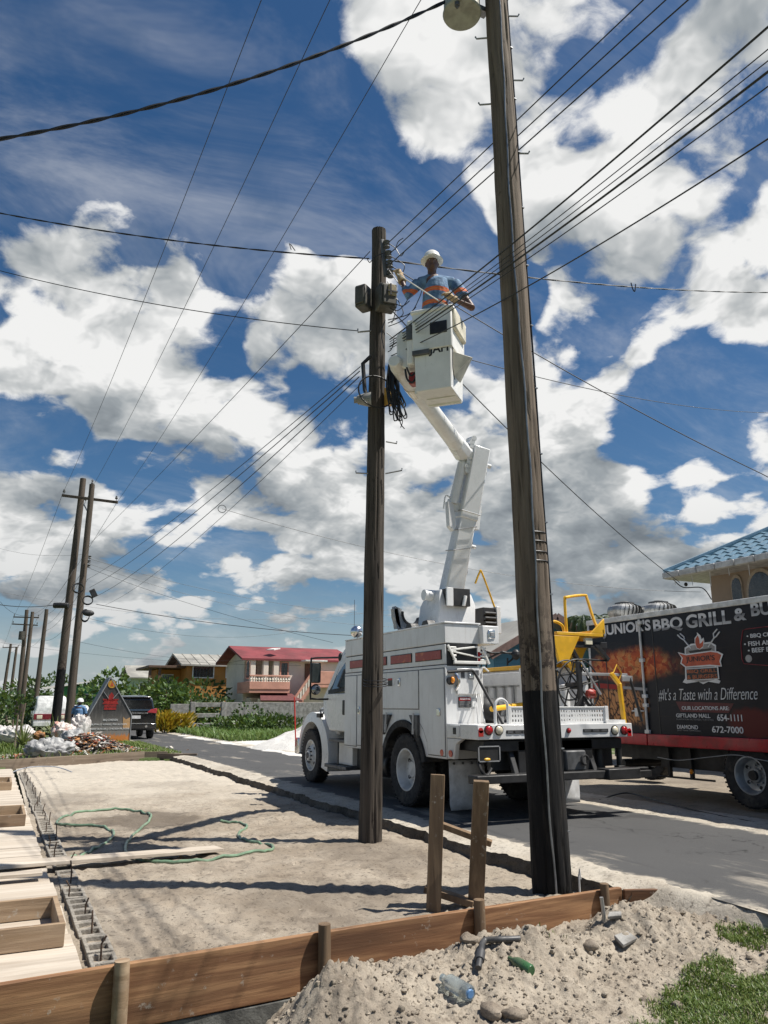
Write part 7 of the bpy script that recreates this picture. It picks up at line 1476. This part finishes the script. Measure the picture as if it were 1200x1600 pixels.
head = wp(675, 412); neck = wp(675, 431, .03); chest = wp(682, 455, .03); waist = wp(678, 490, .05)
sR = wp(653, 443, .04); sL = wp(710, 443, .04); eR = wp(637, 462, -.02); hRn = wp(625, 431, .10); eL = wp(737, 481, -.10); hLn = wp(706, 466, -.28)
SH_Z = (wp(680, 458).z, wp(680, 477).z)
hips = waist+Vector((0, 0, -.16)); feetz = zb+.05
def finger(mb, p, d, up, L, r, curl):
    d = d.normalized(); q = p; pts = [q]; 
    for k in range(3): d = (d+up*curl).normalized(); q = q+d*L/3*(1.1-.1*k); pts.append(q)
    mb.tube(pts, [r, r*.97, r*.9, r*.75], 8)
def hand(mb, wrist, d, nrm, thumb_side):
    d = d.normalized(); s_ = d.cross(nrm).normalized()*thumb_side; nrm = s_.cross(d).normalized()*thumb_side
    c_ = wrist+d*.05; mb.tube([wrist-d*.01, wrist+d*.03, wrist+d*.09], [.030, .040, .042], 10)
    for k in range(4): mb.tube([wrist+d*.03+s_*(-.015+.013*k), wrist+d*.095+s_*(-.033+.022*k)], [.018, .014], 8)
    for k, L in enumerate((.060, .075, .080, .072)): finger(mb, wrist+d*.09+s_*(-.033+.022*k), d, -nrm, L, .0105, .42)
    finger(mb, wrist+d*.03+s_*.030, d+s_*.9, -nrm, .065, .012, .25)
body = MB()
body.ell(head+Vector((0, .0, -.005)), (.078, .098, .118), 18, 12); body.ell(head+Vector((0, -.035, -.07)), (.055, .06, .055), 14, 8)
body.tube([head+Vector((0, .02, -.06)), neck, neck+Vector((.0, .02, -.08))], [.058, .060, .075], 12)
body.ell(head+Vector((0, -.102, -.02)), (.017, .022, .028), 10, 6); body.ell(head+Vector((-.08, .01, -.01)), (.014, .024, .034), 8, 6); body.ell(head+Vector((.08, .01, -.01)), (.014, .024, .034), 8, 6)
body.ell(head+Vector((0, -.088, -.068)), (.030, .016, .014), 10, 6)
body.tube([neck+Vector((0, .02, -.05)), chest, waist, hips], [.12, .15, .14, .15], 14); body.tube([sR, neck+Vector((0, .03, -.06)), sL], [.065, .085, .065], 12)
body.tube([sR, eR, hRn], [.058, .045, .030], 12); body.tube([sL, eL, hLn], [.058, .048, .032], 12)
for sg in (-1, 1): body.tube([hips+Vector((.08*sg, 0, 0)), hips+Vector((.09*sg, -.02, -.42)), Vector((hips.x+.09*sg, hips.y, feetz+.08))], [.095, .065, .045], 12); body.ell((hips.x+.09*sg, hips.y-.05, feetz+.045), (.05, .12, .045), 10, 6)
hand(body, hRn, (hRn-eR).normalized()+Vector((-.3, .1, .6)), Vector((.3, -1, 0)), 1); hand(body, hLn, (hLn-eL).normalized()+Vector((0, -.2, .2)), Vector((0, -.3, 1)), -1)
bo = body.build('body', M_arm, WK); rm = bo.modifiers.new('remesh', 'REMESH'); rm.mode = 'VOXEL'; rm.voxel_size = .0075; rm.use_smooth_shade = True; sm = bo.modifiers.new('smooth', 'SMOOTH'); sm.iterations = 4; sm.factor = .5
sh = MB()
sh.tube([neck+Vector((0, .03, -.035)), chest+Vector((0, 0, .09)), chest, waist, waist+Vector((0, 0, -.12))], [.085, .158, .175, .162, .168], 18); sh.tube([sR+Vector((.01, 0, .0)), neck+Vector((0, .03, -.07)), sL+Vector((-.01, 0, 0))], [.080, .105, .082], 14)
sh.tube([sR, sR.lerp(eR, .5), eR, eR.lerp(hRn, .35)], [.080, .070, .064, .052], 14); sh.tube([sL, sL.lerp(eL, .45), sL.lerp(eL, .58)], [.082, .080, .075], 14)
sh.tube([neck+Vector((-.06, -.03, -.02)), neck+Vector((-.055, -.075, -.075))], [.03, .018], 8); sh.tube([neck+Vector((.06, -.03, -.02)), neck+Vector((.055, -.075, -.075))], [.03, .018], 8)
so_ = sh.build('shirt', shirt_mat(), WK); rm = so_.modifiers.new('remesh', 'REMESH'); rm.mode = 'VOXEL'; rm.voxel_size = .009; rm.use_smooth_shade = True; sm = so_.modifiers.new('smooth', 'SMOOTH'); sm.iterations = 5; sm.factor = .5
tr_ = MB(); tr_.tube([waist+Vector((0, 0, -.10)), hips], [.16, .17], 14)
for sg in (-1, 1): tr_.tube([hips+Vector((.08*sg, 0, 0)), hips+Vector((.09*sg, -.02, -.42)), Vector((hips.x+.09*sg, hips.y, feetz+.08))], [.11, .085, .07], 12)
to_ = tr_.build('trousers', mat('navy_cloth', (.03, .04, .07), .85), WK); rm = to_.modifiers.new('remesh', 'REMESH'); rm.mode = 'VOXEL'; rm.voxel_size = .012; rm.use_smooth_shade = True
gl = MB(); gd = (hRn-eR).normalized(); gl.tube([hRn-gd*.12, hRn-gd*.05, hRn], [.052, .045, .038], 12); hand(gl, hRn, gd+Vector((-.3, .1, .6)), Vector((.3, -1, 0)), 1)
go = gl.build('glove', M_glove, WK); rm = go.modifiers.new('remesh', 'REMESH'); rm.mode = 'VOXEL'; rm.voxel_size = .006; rm.use_smooth_shade = True; dsp = go.modifiers.new('d', 'DISPLACE'); dsp.strength = .006; dsp.mid_level = 0
gl = MB(); gd = (hLn-eL).normalized(); gl.tube([hLn-gd*.06, hLn], [.045, .038], 12); hand(gl, hLn, gd+Vector((0, -.2, .2)), Vector((0, -.3, 1)), -1)
go = gl.build('glove', M_glove, WK); rm = go.modifiers.new('remesh', 'REMESH'); rm.mode = 'VOXEL'; rm.voxel_size = .006; rm.use_smooth_shade = True; dsp = go.modifiers.new('d', 'DISPLACE'); dsp.strength = .006; dsp.mid_level = 0
for sg in (-1, 1):
    e_ = MB(); e_.ell(head+Vector((.030*sg, -.088, .005)), (.012, .008, .007), 10, 6); ey = e_.build('eye', mat('eye_white', (.6, .58, .54), .3), WK, smooth=True)
    e_ = MB(); e_.ell(head+Vector((.030*sg, -.094, .005)), (.0055, .004, .0055), 8, 6); e_.build('iris', M_prnt, ey, smooth=True)
e_ = MB(); hc = head+Vector((0, .0, .045))
e_.lathe([(.118, -.005), (.122, .0), (.116, .015), (.112, .05), (.098, .09), (.07, .12), (.035, .135), (0, .14)], hc, (0, .06, 1), 28)
e_.lathe([(.145, -.014), (.15, -.010), (.118, .004), (.112, .0)], hc, (0, .06, 1), 28); e_.ell(hc+Vector((0, -.125, -.008)), (.075, .06, .010), 14, 6); e_.tube([hc+Vector((0, -.10, .055)), hc+Vector((0, -.06, .115)), hc+Vector((0, .0, .143)), hc+Vector((0, .06, .12)), hc+Vector((0, .1, .06))], .012, 6)
e_.build('hard_hat', mat('hat_white', (.80, .79, .75), .35, var=.05, coat=.3), WK, smooth=True, ang=50)
mb = MB(); mb.cyl(pd(621, 428, 8.9), pd(701, 480, 8.60), .0085, n=6); tag(mb.build('insulated_rod', mat('rod_white', (.72, .70, .64), .4), smooth=True), 'thin white rod held between the worker\'s hands', 'rod')
# ================================================================== CARS AND PEOPLE BEHIND
M_cblk = mat('car_black', (.010, .011, .013), .12, var=.1, coat=1.); M_cwht = mat('car_white', (.72, .72, .70), .25, coat=.6, dirt=.1); M_cred = mat('car_red', (.20, .02, .03), .3, coat=.5)
def loft_car(parent, secs, m, name='body'):
    """secs: list of (y, [(halfwidth, z)...]) from rear to front"""
    mb = MB(); k = len(secs[0][1]); vs = []
    for y, pr in secs: vs += [(-w_, y, z) for w_, z in pr]+[(w_, y, z) for w_, z in reversed(pr)]
    n = 2*k; fs = [tuple(range(n-1, -1, -1)), tuple(range((len(secs)-1)*n, len(secs)*n))]
    for i in range(len(secs)-1):
        for j in range(n): fs.append((i*n+j, i*n+(j+1) % n, (i+1)*n+(j+1) % n, (i+1)*n+j))
    mb.add(vs, fs); return mb.build(name, m, parent, bevel=.05, seg=3, ang=35)
SV = empty('parked_car', (5.38, 36.3, 0), 'black sport utility car parked beyond the sign, seen from behind', 'car')
SV.scale = (1.08, 1.08, 1.1)
pr = lambda w1, w2, w3, zt, zw, zb=.35: [(w1*.95, zb), (w1, .62), (w1, zw), (w2, zw+.08), (w3, zt-.08), (w3*.86, zt)]
loft_car(SV, [(0, pr(.88, .80, .70, 1.58, 1.02)), (.18, pr(.92, .86, .72, 1.66, 1.0)), (1.4, pr(.93, .88, .74, 1.72, 1.0)), (2.4, pr(.93, .88, .72, 1.68, 1.0)), (3.2, pr(.93, .86, .66, 1.25, 1.0)), (4.4, pr(.86, .78, .6, .98, .85))], M_cblk)
m_ = MB(); m_.add([(-.68, -.012, 1.10), (.68, -.012, 1.10), (.58, .06, 1.52), (-.58, .06, 1.52)], [(0, 1, 2, 3)]); m_.build('rear_window', M_glass, SV); MB().box(-.62, .62, -.06, .25, 1.60, 1.66).build('roof_spoiler', M_cblk, SV, bevel=.02)
for sg in (-1, 1):
    m_ = MB(); m_.prism([(.50*sg, 1.04), (.90*sg, 1.0), (.90*sg, 1.20), (.66*sg, 1.16)], 'y', -.03, .3); m_.build('tail_light', mat('tail_red', (.45, .05, .06), .15, coat=.8), SV, bevel=.01)
    e_ = empty('wheel', (.80*sg, .75, .36), parent=SV); MB().lathe([(.2, -.11), (.34, -.11), (.36, -.07), (.36, .07), (.34, .11), (.2, .11)], (0, 0, 0), (1, 0, 0), 24).build('tyre', M_rub, e_, smooth=True); MB().cyl((-.1, 0, 0), (.1, 0, 0), .2, n=18).build('rim', M_alu, e_)
    e_ = empty('wheel', (.80*sg, 3.4, .36), parent=SV); MB().lathe([(.2, -.11), (.34, -.11), (.36, -.07), (.36, .07), (.34, .11), (.2, .11)], (0, 0, 0), (1, 0, 0), 24).build('tyre', M_rub, e_, smooth=True)
MB().box(-.55, .55, -.035, .0, 1.0, 1.03).build('chrome_strip', M_alu, SV); MB().box(-.90, .90, -.08, .05, .38, .62).build('bumper', M_cblk, SV, bevel=.04); MB().box(-.7, .7, -.09, -.07, .60, .63).build('bumper_trim', M_alu, SV)
pl_ = MB().box(-.26, .26, -.045, -.01, .80, .92).build('number_plate', M_pw, SV); MB().cyl((.5, -.05, .5), (.5, -.1, .5), .05, n=10).build('fog_light', M_alu, SV)
VN = empty('minibus', (2.55, 46.5, 0), 'white minibus with red lower band facing down the road behind the agave', 'minibus')
loft_car(VN, [(0, [(.80, .35), (.84, .8), (.84, 1.05), (.80, 1.15), (.72, 1.30), (.6, 1.34)]), (.35, [(.84, .3), (.85, .8), (.85, 1.1), (.82, 1.2), (.72, 1.88), (.6, 1.95)]), (4.2, [(.84, .3), (.85, .8), (.85, 1.1), (.82, 1.2), (.74, 1.9), (.6, 1.98)])], M_cwht)
m_ = MB(); m_.add([(-.74, .015, 1.20), (.74, .015, 1.20), (.64, .31, 1.80), (-.64, .31, 1.80)], [(0, 1, 2, 3)]); m_.build('windscreen', M_glass, VN); MB().box(-.84, .84, -.05, .1, .70, 1.0).build('red_band', M_cred, VN, bevel=.02); MB().box(-.84, .84, -.1, .1, .35, .6).build('bumper', M_cwht, VN, bevel=.03)
for sg in (-1, 1):
    MB().box(.55*sg-.14, .55*sg+.14, -.06, .0, .74, .94).build('headlight', M_lens, VN, bevel=.02); e_ = empty('wheel', (.75*sg, .9, .32), parent=VN); MB().lathe([(.1, -.1), (.30, -.1), (.32, -.06), (.32, .06), (.30, .1), (.1, .1)], (0, 0, 0), (1, 0, 0), 20).build('tyre', M_rub, e_, smooth=True)
    m_ = MB(); m_.add([(.845*sg, .7, 1.2), (.845*sg, 3.8, 1.2), (.76*sg, 3.8, 1.8), (.76*sg, .9, 1.8)], [(0, 1, 2, 3)]); m_.build('side_window', M_glass, VN)
CW = empty('white_car', (4.4, 52, 0), 'white car half hidden behind the far pole pair', 'car')
loft_car(CW, [(0, [(.78, .3), (.82, .6), (.82, .85), (.78, .9), (.66, .95), (.5, .98)]), (.9, [(.82, .3), (.84, .6), (.84, .9), (.80, .95), (.62, 1.42), (.5, 1.46)]), (2.6, [(.82, .3), (.84, .6), (.84, .9), (.80, .95), (.62, 1.44), (.5, 1.48)]), (4.1, [(.8, .3), (.82, .6), (.82, .85), (.78, .9), (.66, .98), (.5, 1.0)])], M_cwht)
m_ = MB(); m_.add([(-.70, .12, .98), (.70, .12, .98), (.56, .86, 1.38), (-.56, .86, 1.38)], [(0, 1, 2, 3)]); m_.build('windscreen', M_glass, CW)
pb = pd(125, 1100, 31.5); PE = empty('person', (pb.x, pb.y, -.08), 'distant person in white helmet and blue shirt beside the sign', 'person', rz=-.4)
bd = MB(); bd.ell((0, 0, 1.66), (.085, .10, .125), 14, 10); bd.tube([(0, 0, 1.58), (0, 0, 1.48)], [.06, .07], 10); bd.tube([(0, .0, 1.46), (0, 0, 1.2), (0, 0, .95)], [.15, .15, .15], 12); bd.tube([(-.2, 0, 1.42), (0, 0, 1.45), (.2, 0, 1.42)], [.07, .09, .07], 10)
for sg in (-1, 1):
    bd.tube([(.2*sg, 0, 1.42), (.26*sg, .02, 1.14), (.20*sg, -.18, .98)], [.06, .05, .035], 10); bd.tube([(.09*sg, 0, .95), (.10*sg, 0, .5), (.10*sg, .02, .08)], [.10, .07, .05], 10); bd.ell((.10*sg, -.05, .04), (.05, .13, .045), 10, 6)
    for k in range(5): bd.tube([(.20*sg+.012*(k-2), -.19, .96), (.20*sg+.014*(k-2), -.24, .93+.008*k)], [.011, .008], 6)
bo = bd.build('body', M_skin, PE); rm = bo.modifiers.new('r', 'REMESH'); rm.mode = 'VOXEL'; rm.voxel_size = .012; rm.use_smooth_shade = True
bd = MB(); bd.tube([(0, 0, 1.50), (0, 0, 1.35), (0, 0, .92)], [.10, .18, .175], 14); bd.tube([(-.21, 0, 1.42), (0, 0, 1.45), (.21, 0, 1.42)], [.085, .11, .085], 12)
for sg in (-1, 1): bd.tube([(.2*sg, 0, 1.42), (.25*sg, .01, 1.2)], [.085, .07], 10)
bo = bd.build('shirt', mat('pale_blue_shirt', (.10, .20, .36), .8, var=.15), PE); rm = bo.modifiers.new('r', 'REMESH'); rm.mode = 'VOXEL'; rm.voxel_size = .014; rm.use_smooth_shade = True
MB().lathe([(.135, 0), (.13, .06), (.10, .12), (.05, .15), (0, .155)], (0, 0, 1.66), (0, 0, 1), 18).build('helmet', mat('helmet_white', (.75, .75, .74), .3, coat=.4), PE, smooth=True)
# ================================================================== HOUSE SHAPED SIGN
u0 = 34.3; SG = empty('sign_kiosk', (4.3, u0, -.08), 'black house shaped advertising sign beside the rubbish heap', 'sign'); SO = Vector((4.3, u0, -.08))
sp = lambda x, y: pu(x, y, u0)-SO
xl, xr = sp(139, 1120).x, sp(205.5, 1120).x; zap = sp(173, 1058).z; zea = sp(141, 1117).z; xap = sp(173, 1060).x
pent = [(xl, .0), (xr, .0), (xr, zea), (xap, zap), (xl, zea)]
def sign_mat():
    m = bpy.data.materials.new('sign_print'); m.use_nodes = True; n = NT(m.node_tree); p = n.n['Principled BSDF']; t = n.new('ShaderNodeTexCoord').outputs['Object']; x, y, z = n.sep(t)
    c = n.mix(n.ramp(z, .3, 1.5, 0., 1.), (.23, .21, .19), (.045, .042, .04)); c = n.mix(n.ramp(n.noise(n.vm('MULTIPLY', t, (6., 6., .8)), 2., 5, .6), .5, .8, 0., .5), c, (.28, .26, .24))
    f = n.math('SUBTRACT', n.math('ADD', .10, n.math('MULTIPLY', n.noise(n.vm('MULTIPLY', t, (5., 5., 1.5)), 2., 4, .6), .65)), z); c = n.mix(n.ramp(f, .0, .16), c, (.55, .20, .05)); n.put(p.inputs['Base Color'], c); p.inputs['Roughness'].default_value = .35; return m
MB().prism(pent, 'y', 0, .05).build('front_panel', sign_mat(), SG, bevel=.006)
for (a, b_) in (((xl, 0), (xl, zea)), ((xl, zea), (xap, zap)), ((xap, zap), (xr, zea)), ((xr, zea), (xr, 0))):
    vs = [(a[0], .05, a[1]), (b_[0], .05, b_[1]), (b_[0], 1.6, b_[1]), (a[0], 1.6, a[1])]; o_ = MB().add(vs, [(0, 1, 2, 3)]).build('side_panel', mat('sign_side', (.09, .085, .08), .45, var=.3, scale=2.), SG); so = o_.modifiers.new('s', 'SOLIDIFY'); so.thickness = .03
    m_ = MB(); m_.bar((a[0], -.01, a[1]), (b_[0], -.01, b_[1]), .03, .035); m_.build('edge_trim', M_gry, SG)
ps = lambda x, z, o_=.012: (x, -o_, z)
q = sp(175, 1069); MB().cyl((q.x, -.004, q.z), (q.x, -.02, q.z), .16, n=20).build('round_logo', mat('logo_gold', (.5, .26, .03), .4), SG); MB().prism([(q.x-.07, q.z-.08), (q.x+.07, q.z-.08), (q.x, q.z+.10)], 'y', -.025, -.02).build('logo_mark', M_lo, SG)
q = sp(173, 1095); k = .30
MB().prism([(q.x-1.05*k, q.z+.25*k), (q.x+1.05*k, q.z+.25*k), (q.x+.85*k, q.z-.1*k), (q.x+1.05*k, q.z-.45*k), (q.x-1.05*k, q.z-.45*k), (q.x-.85*k, q.z-.1*k)], 'y', -.014, -.004).build('red_banner', M_lred, SG); MB().prism([(q.x-.8*k, q.z-.45*k), (q.x+.8*k, q.z-.45*k), (q.x+.8*k, q.z-1.2*k), (q.x-.8*k, q.z-1.2*k)], 'y', -.013, -.004).build('name_plate', M_lred, SG)
MB().prism([(q.x-.3*k, q.z+.25*k), (q.x+.3*k, q.z+.25*k), (q.x+.35*k, q.z+.7*k), (q.x+.05*k, q.z+1.15*k), (q.x-.3*k, q.z+.7*k)], 'y', -.013, -.004).build('flame', M_lred, SG)
for sg in (-1, 1): m_ = MB(); m_.bar((q.x+.3*sg*k, -.01, q.z+.3*k), (q.x+1.0*sg*k, -.01, q.z+1.2*k), .05, .02); m_.build('fork', M_gry, SG)
pt = lambda body, x0, x1, y, hpx, m: fit_text(body, sp(x0, y).x, sp(x1, y).x, sp(172, y).z, abs(sp(172, y-hpx/2).z-sp(172, y+hpx/2).z), lambda x, z: ps(x, z), m, SG, rot=(math.pi/2, 0, 0), bold=.01)
pt("JUNIOR'S", 162, 184, 1094.5, 3.2, M_prnt); pt('BBQ GRILL', 163, 183, 1101, 2.4, M_prnt); pt('& BURGERS', 163, 183, 1105, 2.4, M_prnt)
pt('BBQ CHICKEN', 161, 184, 1125, 3.6, M_lw); pt('BUFFALO WINGS | FISH & CHIPS', 143, 198, 1132, 3.4, M_lw); pt('BEEF BURGER | CHICKEN BURGER', 143, 202, 1139, 3.4, M_lw)
MB().prism([(sp(192, 1136).x, sp(192, 1138).z), (sp(203, 1136).x, sp(203, 1138).z), (sp(203, 1122).x, sp(203, 1121).z), (sp(197, 1122).x, sp(197, 1124).z), (sp(192, 1122).x, sp(192, 1120).z)], 'y', -.011, -.004).build('price_flash', mat('flash_tan', (.50, .30, .14), .5), SG)
# ================================================================== RUBBISH HEAP, SACKS, PILES
def sack(c, r, m, label, cat='sack', name='rubbish_sack', seed=0, flat=1.):
    mb = MB(); n0 = 0; mb.ell((0, 0, r[2]*.85), r, 56, 32)
    for i in range(len(mb.v)):
        q = Vector(mb.v[i]); k = .92+.16*fbm(q.x*1.8+seed, q.y*1.8, q.z*1.8, 3)-.30*abs(fbm(q.x*4+seed, q.y*4, q.z*4, 4))+.07*fbm(q.x*14+seed, q.y*14, q.z*14, 3); q = Vector((q.x*k, q.y*k, (q.z)*k)); q.z = max(-.02, q.z); mb.v[i] = tuple(q)
    o = mb.build(name, m, smooth=True, ang=70); o.location = c; return tag(o, label, cat)
def sack_mat(name, ca, cb, cc):
    m = mat(name, ca, .5, col2=cb, scale=3., lo=.45, hi=.6, bump=.8, bscale=7, dirt=.35, dirtcol=cc); return m
M_sw = sack_mat('sack_white', (.52, .50, .475), (.36, .34, .32), (.34, .20, .15)); M_sg = sack_mat('sack_grey', (.34, .34, .335), (.18, .18, .185), (.08, .08, .08)); M_sp = sack_mat('sack_pink', (.62, .55, .50), (.55, .28, .22), (.45, .2, .1))
sack(g(85, 1188, -.06)+Vector((-.1, .9, 0)), (.80, .5, .36), M_sg, 'big grey plastic rubbish bag spilling over the rear board', seed=3)
sack(pd(112, 1150, 26.8)*Vector((1, 1, 0))+Vector((0, 0, .10)), (.42, .4, .36), M_sg, 'smaller grey plastic bag beside the scrap boards', seed=5)
sack(pd(98, 1150, 27.8)*Vector((1, 1, 0))+Vector((0, 0, .30)), (.50, .40, .36), M_sp, 'white and orange rubbish sack on top of the heap', seed=9)
sack(pd(126, 1140, 28.6)*Vector((1, 1, 0))+Vector((0, 0, .18)), (.42, .36, .58), M_sw, 'tall white sack leaning on the heap beside the sign', seed=21)
sack(pd(32, 1128, 30)*Vector((1, 1, 0))+Vector((0, 0, .1)), (.7, .5, .36), M_sw, 'white sack pile at the left edge', seed=33); sack(pd(8, 1125, 32)*Vector((1, 1, 0)), (.9, .6, .40), M_sw, 'white sheeted heap cut by the left edge', seed=40)
sack(pd(62, 1135, 27.8)*Vector((1, 1, 0))+Vector((0, 0, .3)), (.24, .24, .17), mat('orange_tub', (.30, .14, .05), .7, var=.4), 'orange brown bucket lying on the heap', 'bucket', 'orange_bucket', 50)
mb = MB(); cols = [mat('scrap_grey', (.38, .35, .31), .8, var=.3), mat('scrap_brown', (.22, .14, .09), .8, var=.3), mat('scrap_red', (.36, .10, .06), .7), mat('scrap_orange', (.48, .22, .08), .7), mat('scrap_white', (.62, .60, .56), .6), mat('scrap_dark', (.07, .06, .055), .8)]
hc0 = g(150, 1180, 0)
for _ in range(2000):
    a = random.gauss(0, 1.05); b_ = random.gauss(0, .55); h = max(0, .66*math.exp(-(a/1.15)**2-(b_/.7)**2)); p = Vector((hc0.x+a-.1, hc0.y+1.6+b_+a*.35, random.uniform(0, h)-.04)); an = random.uniform(0, 6.28); L = random.uniform(.08, .38); el = random.uniform(-.5, .6); d = Vector((math.cos(an)*math.cos(el), math.sin(an)*math.cos(el), math.sin(el)))*L
    mb.bar(p-d/2, p+d/2, random.uniform(.03, .11), random.uniform(.008, .03), random.choices(range(6), (5, 5, 2, 2, 3, 3))[0])
tag(mb.build('rubbish_heap', cols), 'heap of scrap boards and litter beside the sacks', 'rubbish', kind='stuff')
for k, (x, y) in enumerate(((18, 1165), (22, 1172), (30, 1150), (26, 1175))): mb = MB(); p = g(x, y, -.08); mb.tube([p, p+Vector((.05*(k-1), 0, 1.0+.2*k))], [.04, .03], 7); tag(mb.build('garden_stake', M_oldw, smooth=True), ['first', 'second', 'third', 'fourth'][k]+' thin wooden stake from the left by the left edge weeds', 'stake', 'thin stakes')
# white sand pile, gravel and broken concrete on the far side
def pile(name, c, r, h, m, label, cat, k=30):
    mb = MB(); vs = []
    for j in range(k+1):
        for i in range(k+1):
            x = -r+2*r*i/k; y = -r+2*r*j/k; d = math.hypot(x, y)/r; z = h*max(0, 1-d)**1.25*(1+.22*fbm(x*1.2, y*1.2, 5))+.03*fbm(x*4, y*4, 2)-.07*sstep(.8, 1., d)-.03; vs.append((x, y, z))
    mb.add(vs, [(j*(k+1)+i, j*(k+1)+i+1, (j+1)*(k+1)+i+1, (j+1)*(k+1)+i) for j in range(k) for i in range(k)]); o = mb.build(name, m, smooth=True, ang=180, fix=False); o.location = c; return tag(o, label, cat)
pile('sand_pile', (10.6, 26.6, 0), 2.9, 1.2, M_white, 'pile of white sand beside the truck hood', 'sand pile', 50)
sheet('spilt_sand', 7.7, 10.5, 22, 40, .2, lambda v, u, s: -.055+.075*sstep(0, .25, s+.2*fbm(u*.5, 9., 2., 3))+.01*fbm(v*3, u*3, 4., 3), M_white)
mb = MB(); random.seed(5)
for _ in range(900):
    p = g(random.uniform(285, 375), random.uniform(1141, 1149), 0); rock(mb, (p.x, p.y, .0), random.uniform(.03, .08))
tag(mb.build('gravel', mat('gravel_grey', (.26, .25, .24), .9, var=.3, scale=3.)), 'grey gravel heap spread along the far road edge', 'gravel', kind='stuff')
for k, (x, y, s_, rx, rz) in enumerate([(368, 1142, .55, .5, .2), (380, 1147, .45, -.3, .9), (387, 1139, .40, .2, 1.6), (405, 1137, .5, .0, .4), (414, 1138, .4, .1, 1.2)]):
    mb = MB(); mb.box(-s_, s_, -s_*.5, s_*.5, 0, s_*.6); o = mb.build('concrete_chunk', M_conc, bevel=.05); o.location = g(x, y, 0)+Vector((0, 0, .02)); o.rotation_euler = (rx, .2, rz); tag(o, ['upright broken concrete chunk on the gravel', 'nearest broken concrete chunk on the gravel', 'small concrete chunk beside the gravel', 'square rubble block below the weeds', 'rubble block next to the square one'][k], 'concrete chunk', 'broken concrete')
mb = MB(); mb.tube(smooth_path([pv(935, 1222, 8.6)*Vector((1, 1, 0))+Vector((0, 0, .0)), g(980, 1240, .0), g(1040, 1256, .0), g(1120, 1275, .0), g(1200, 1290, .0)], 6), .012, 6); o = mb.build('ground_cable', M_wire, smooth=True); o.location = (0, 0, .01); tag(o, 'thin dark cable lying along the far road edge', 'cable')
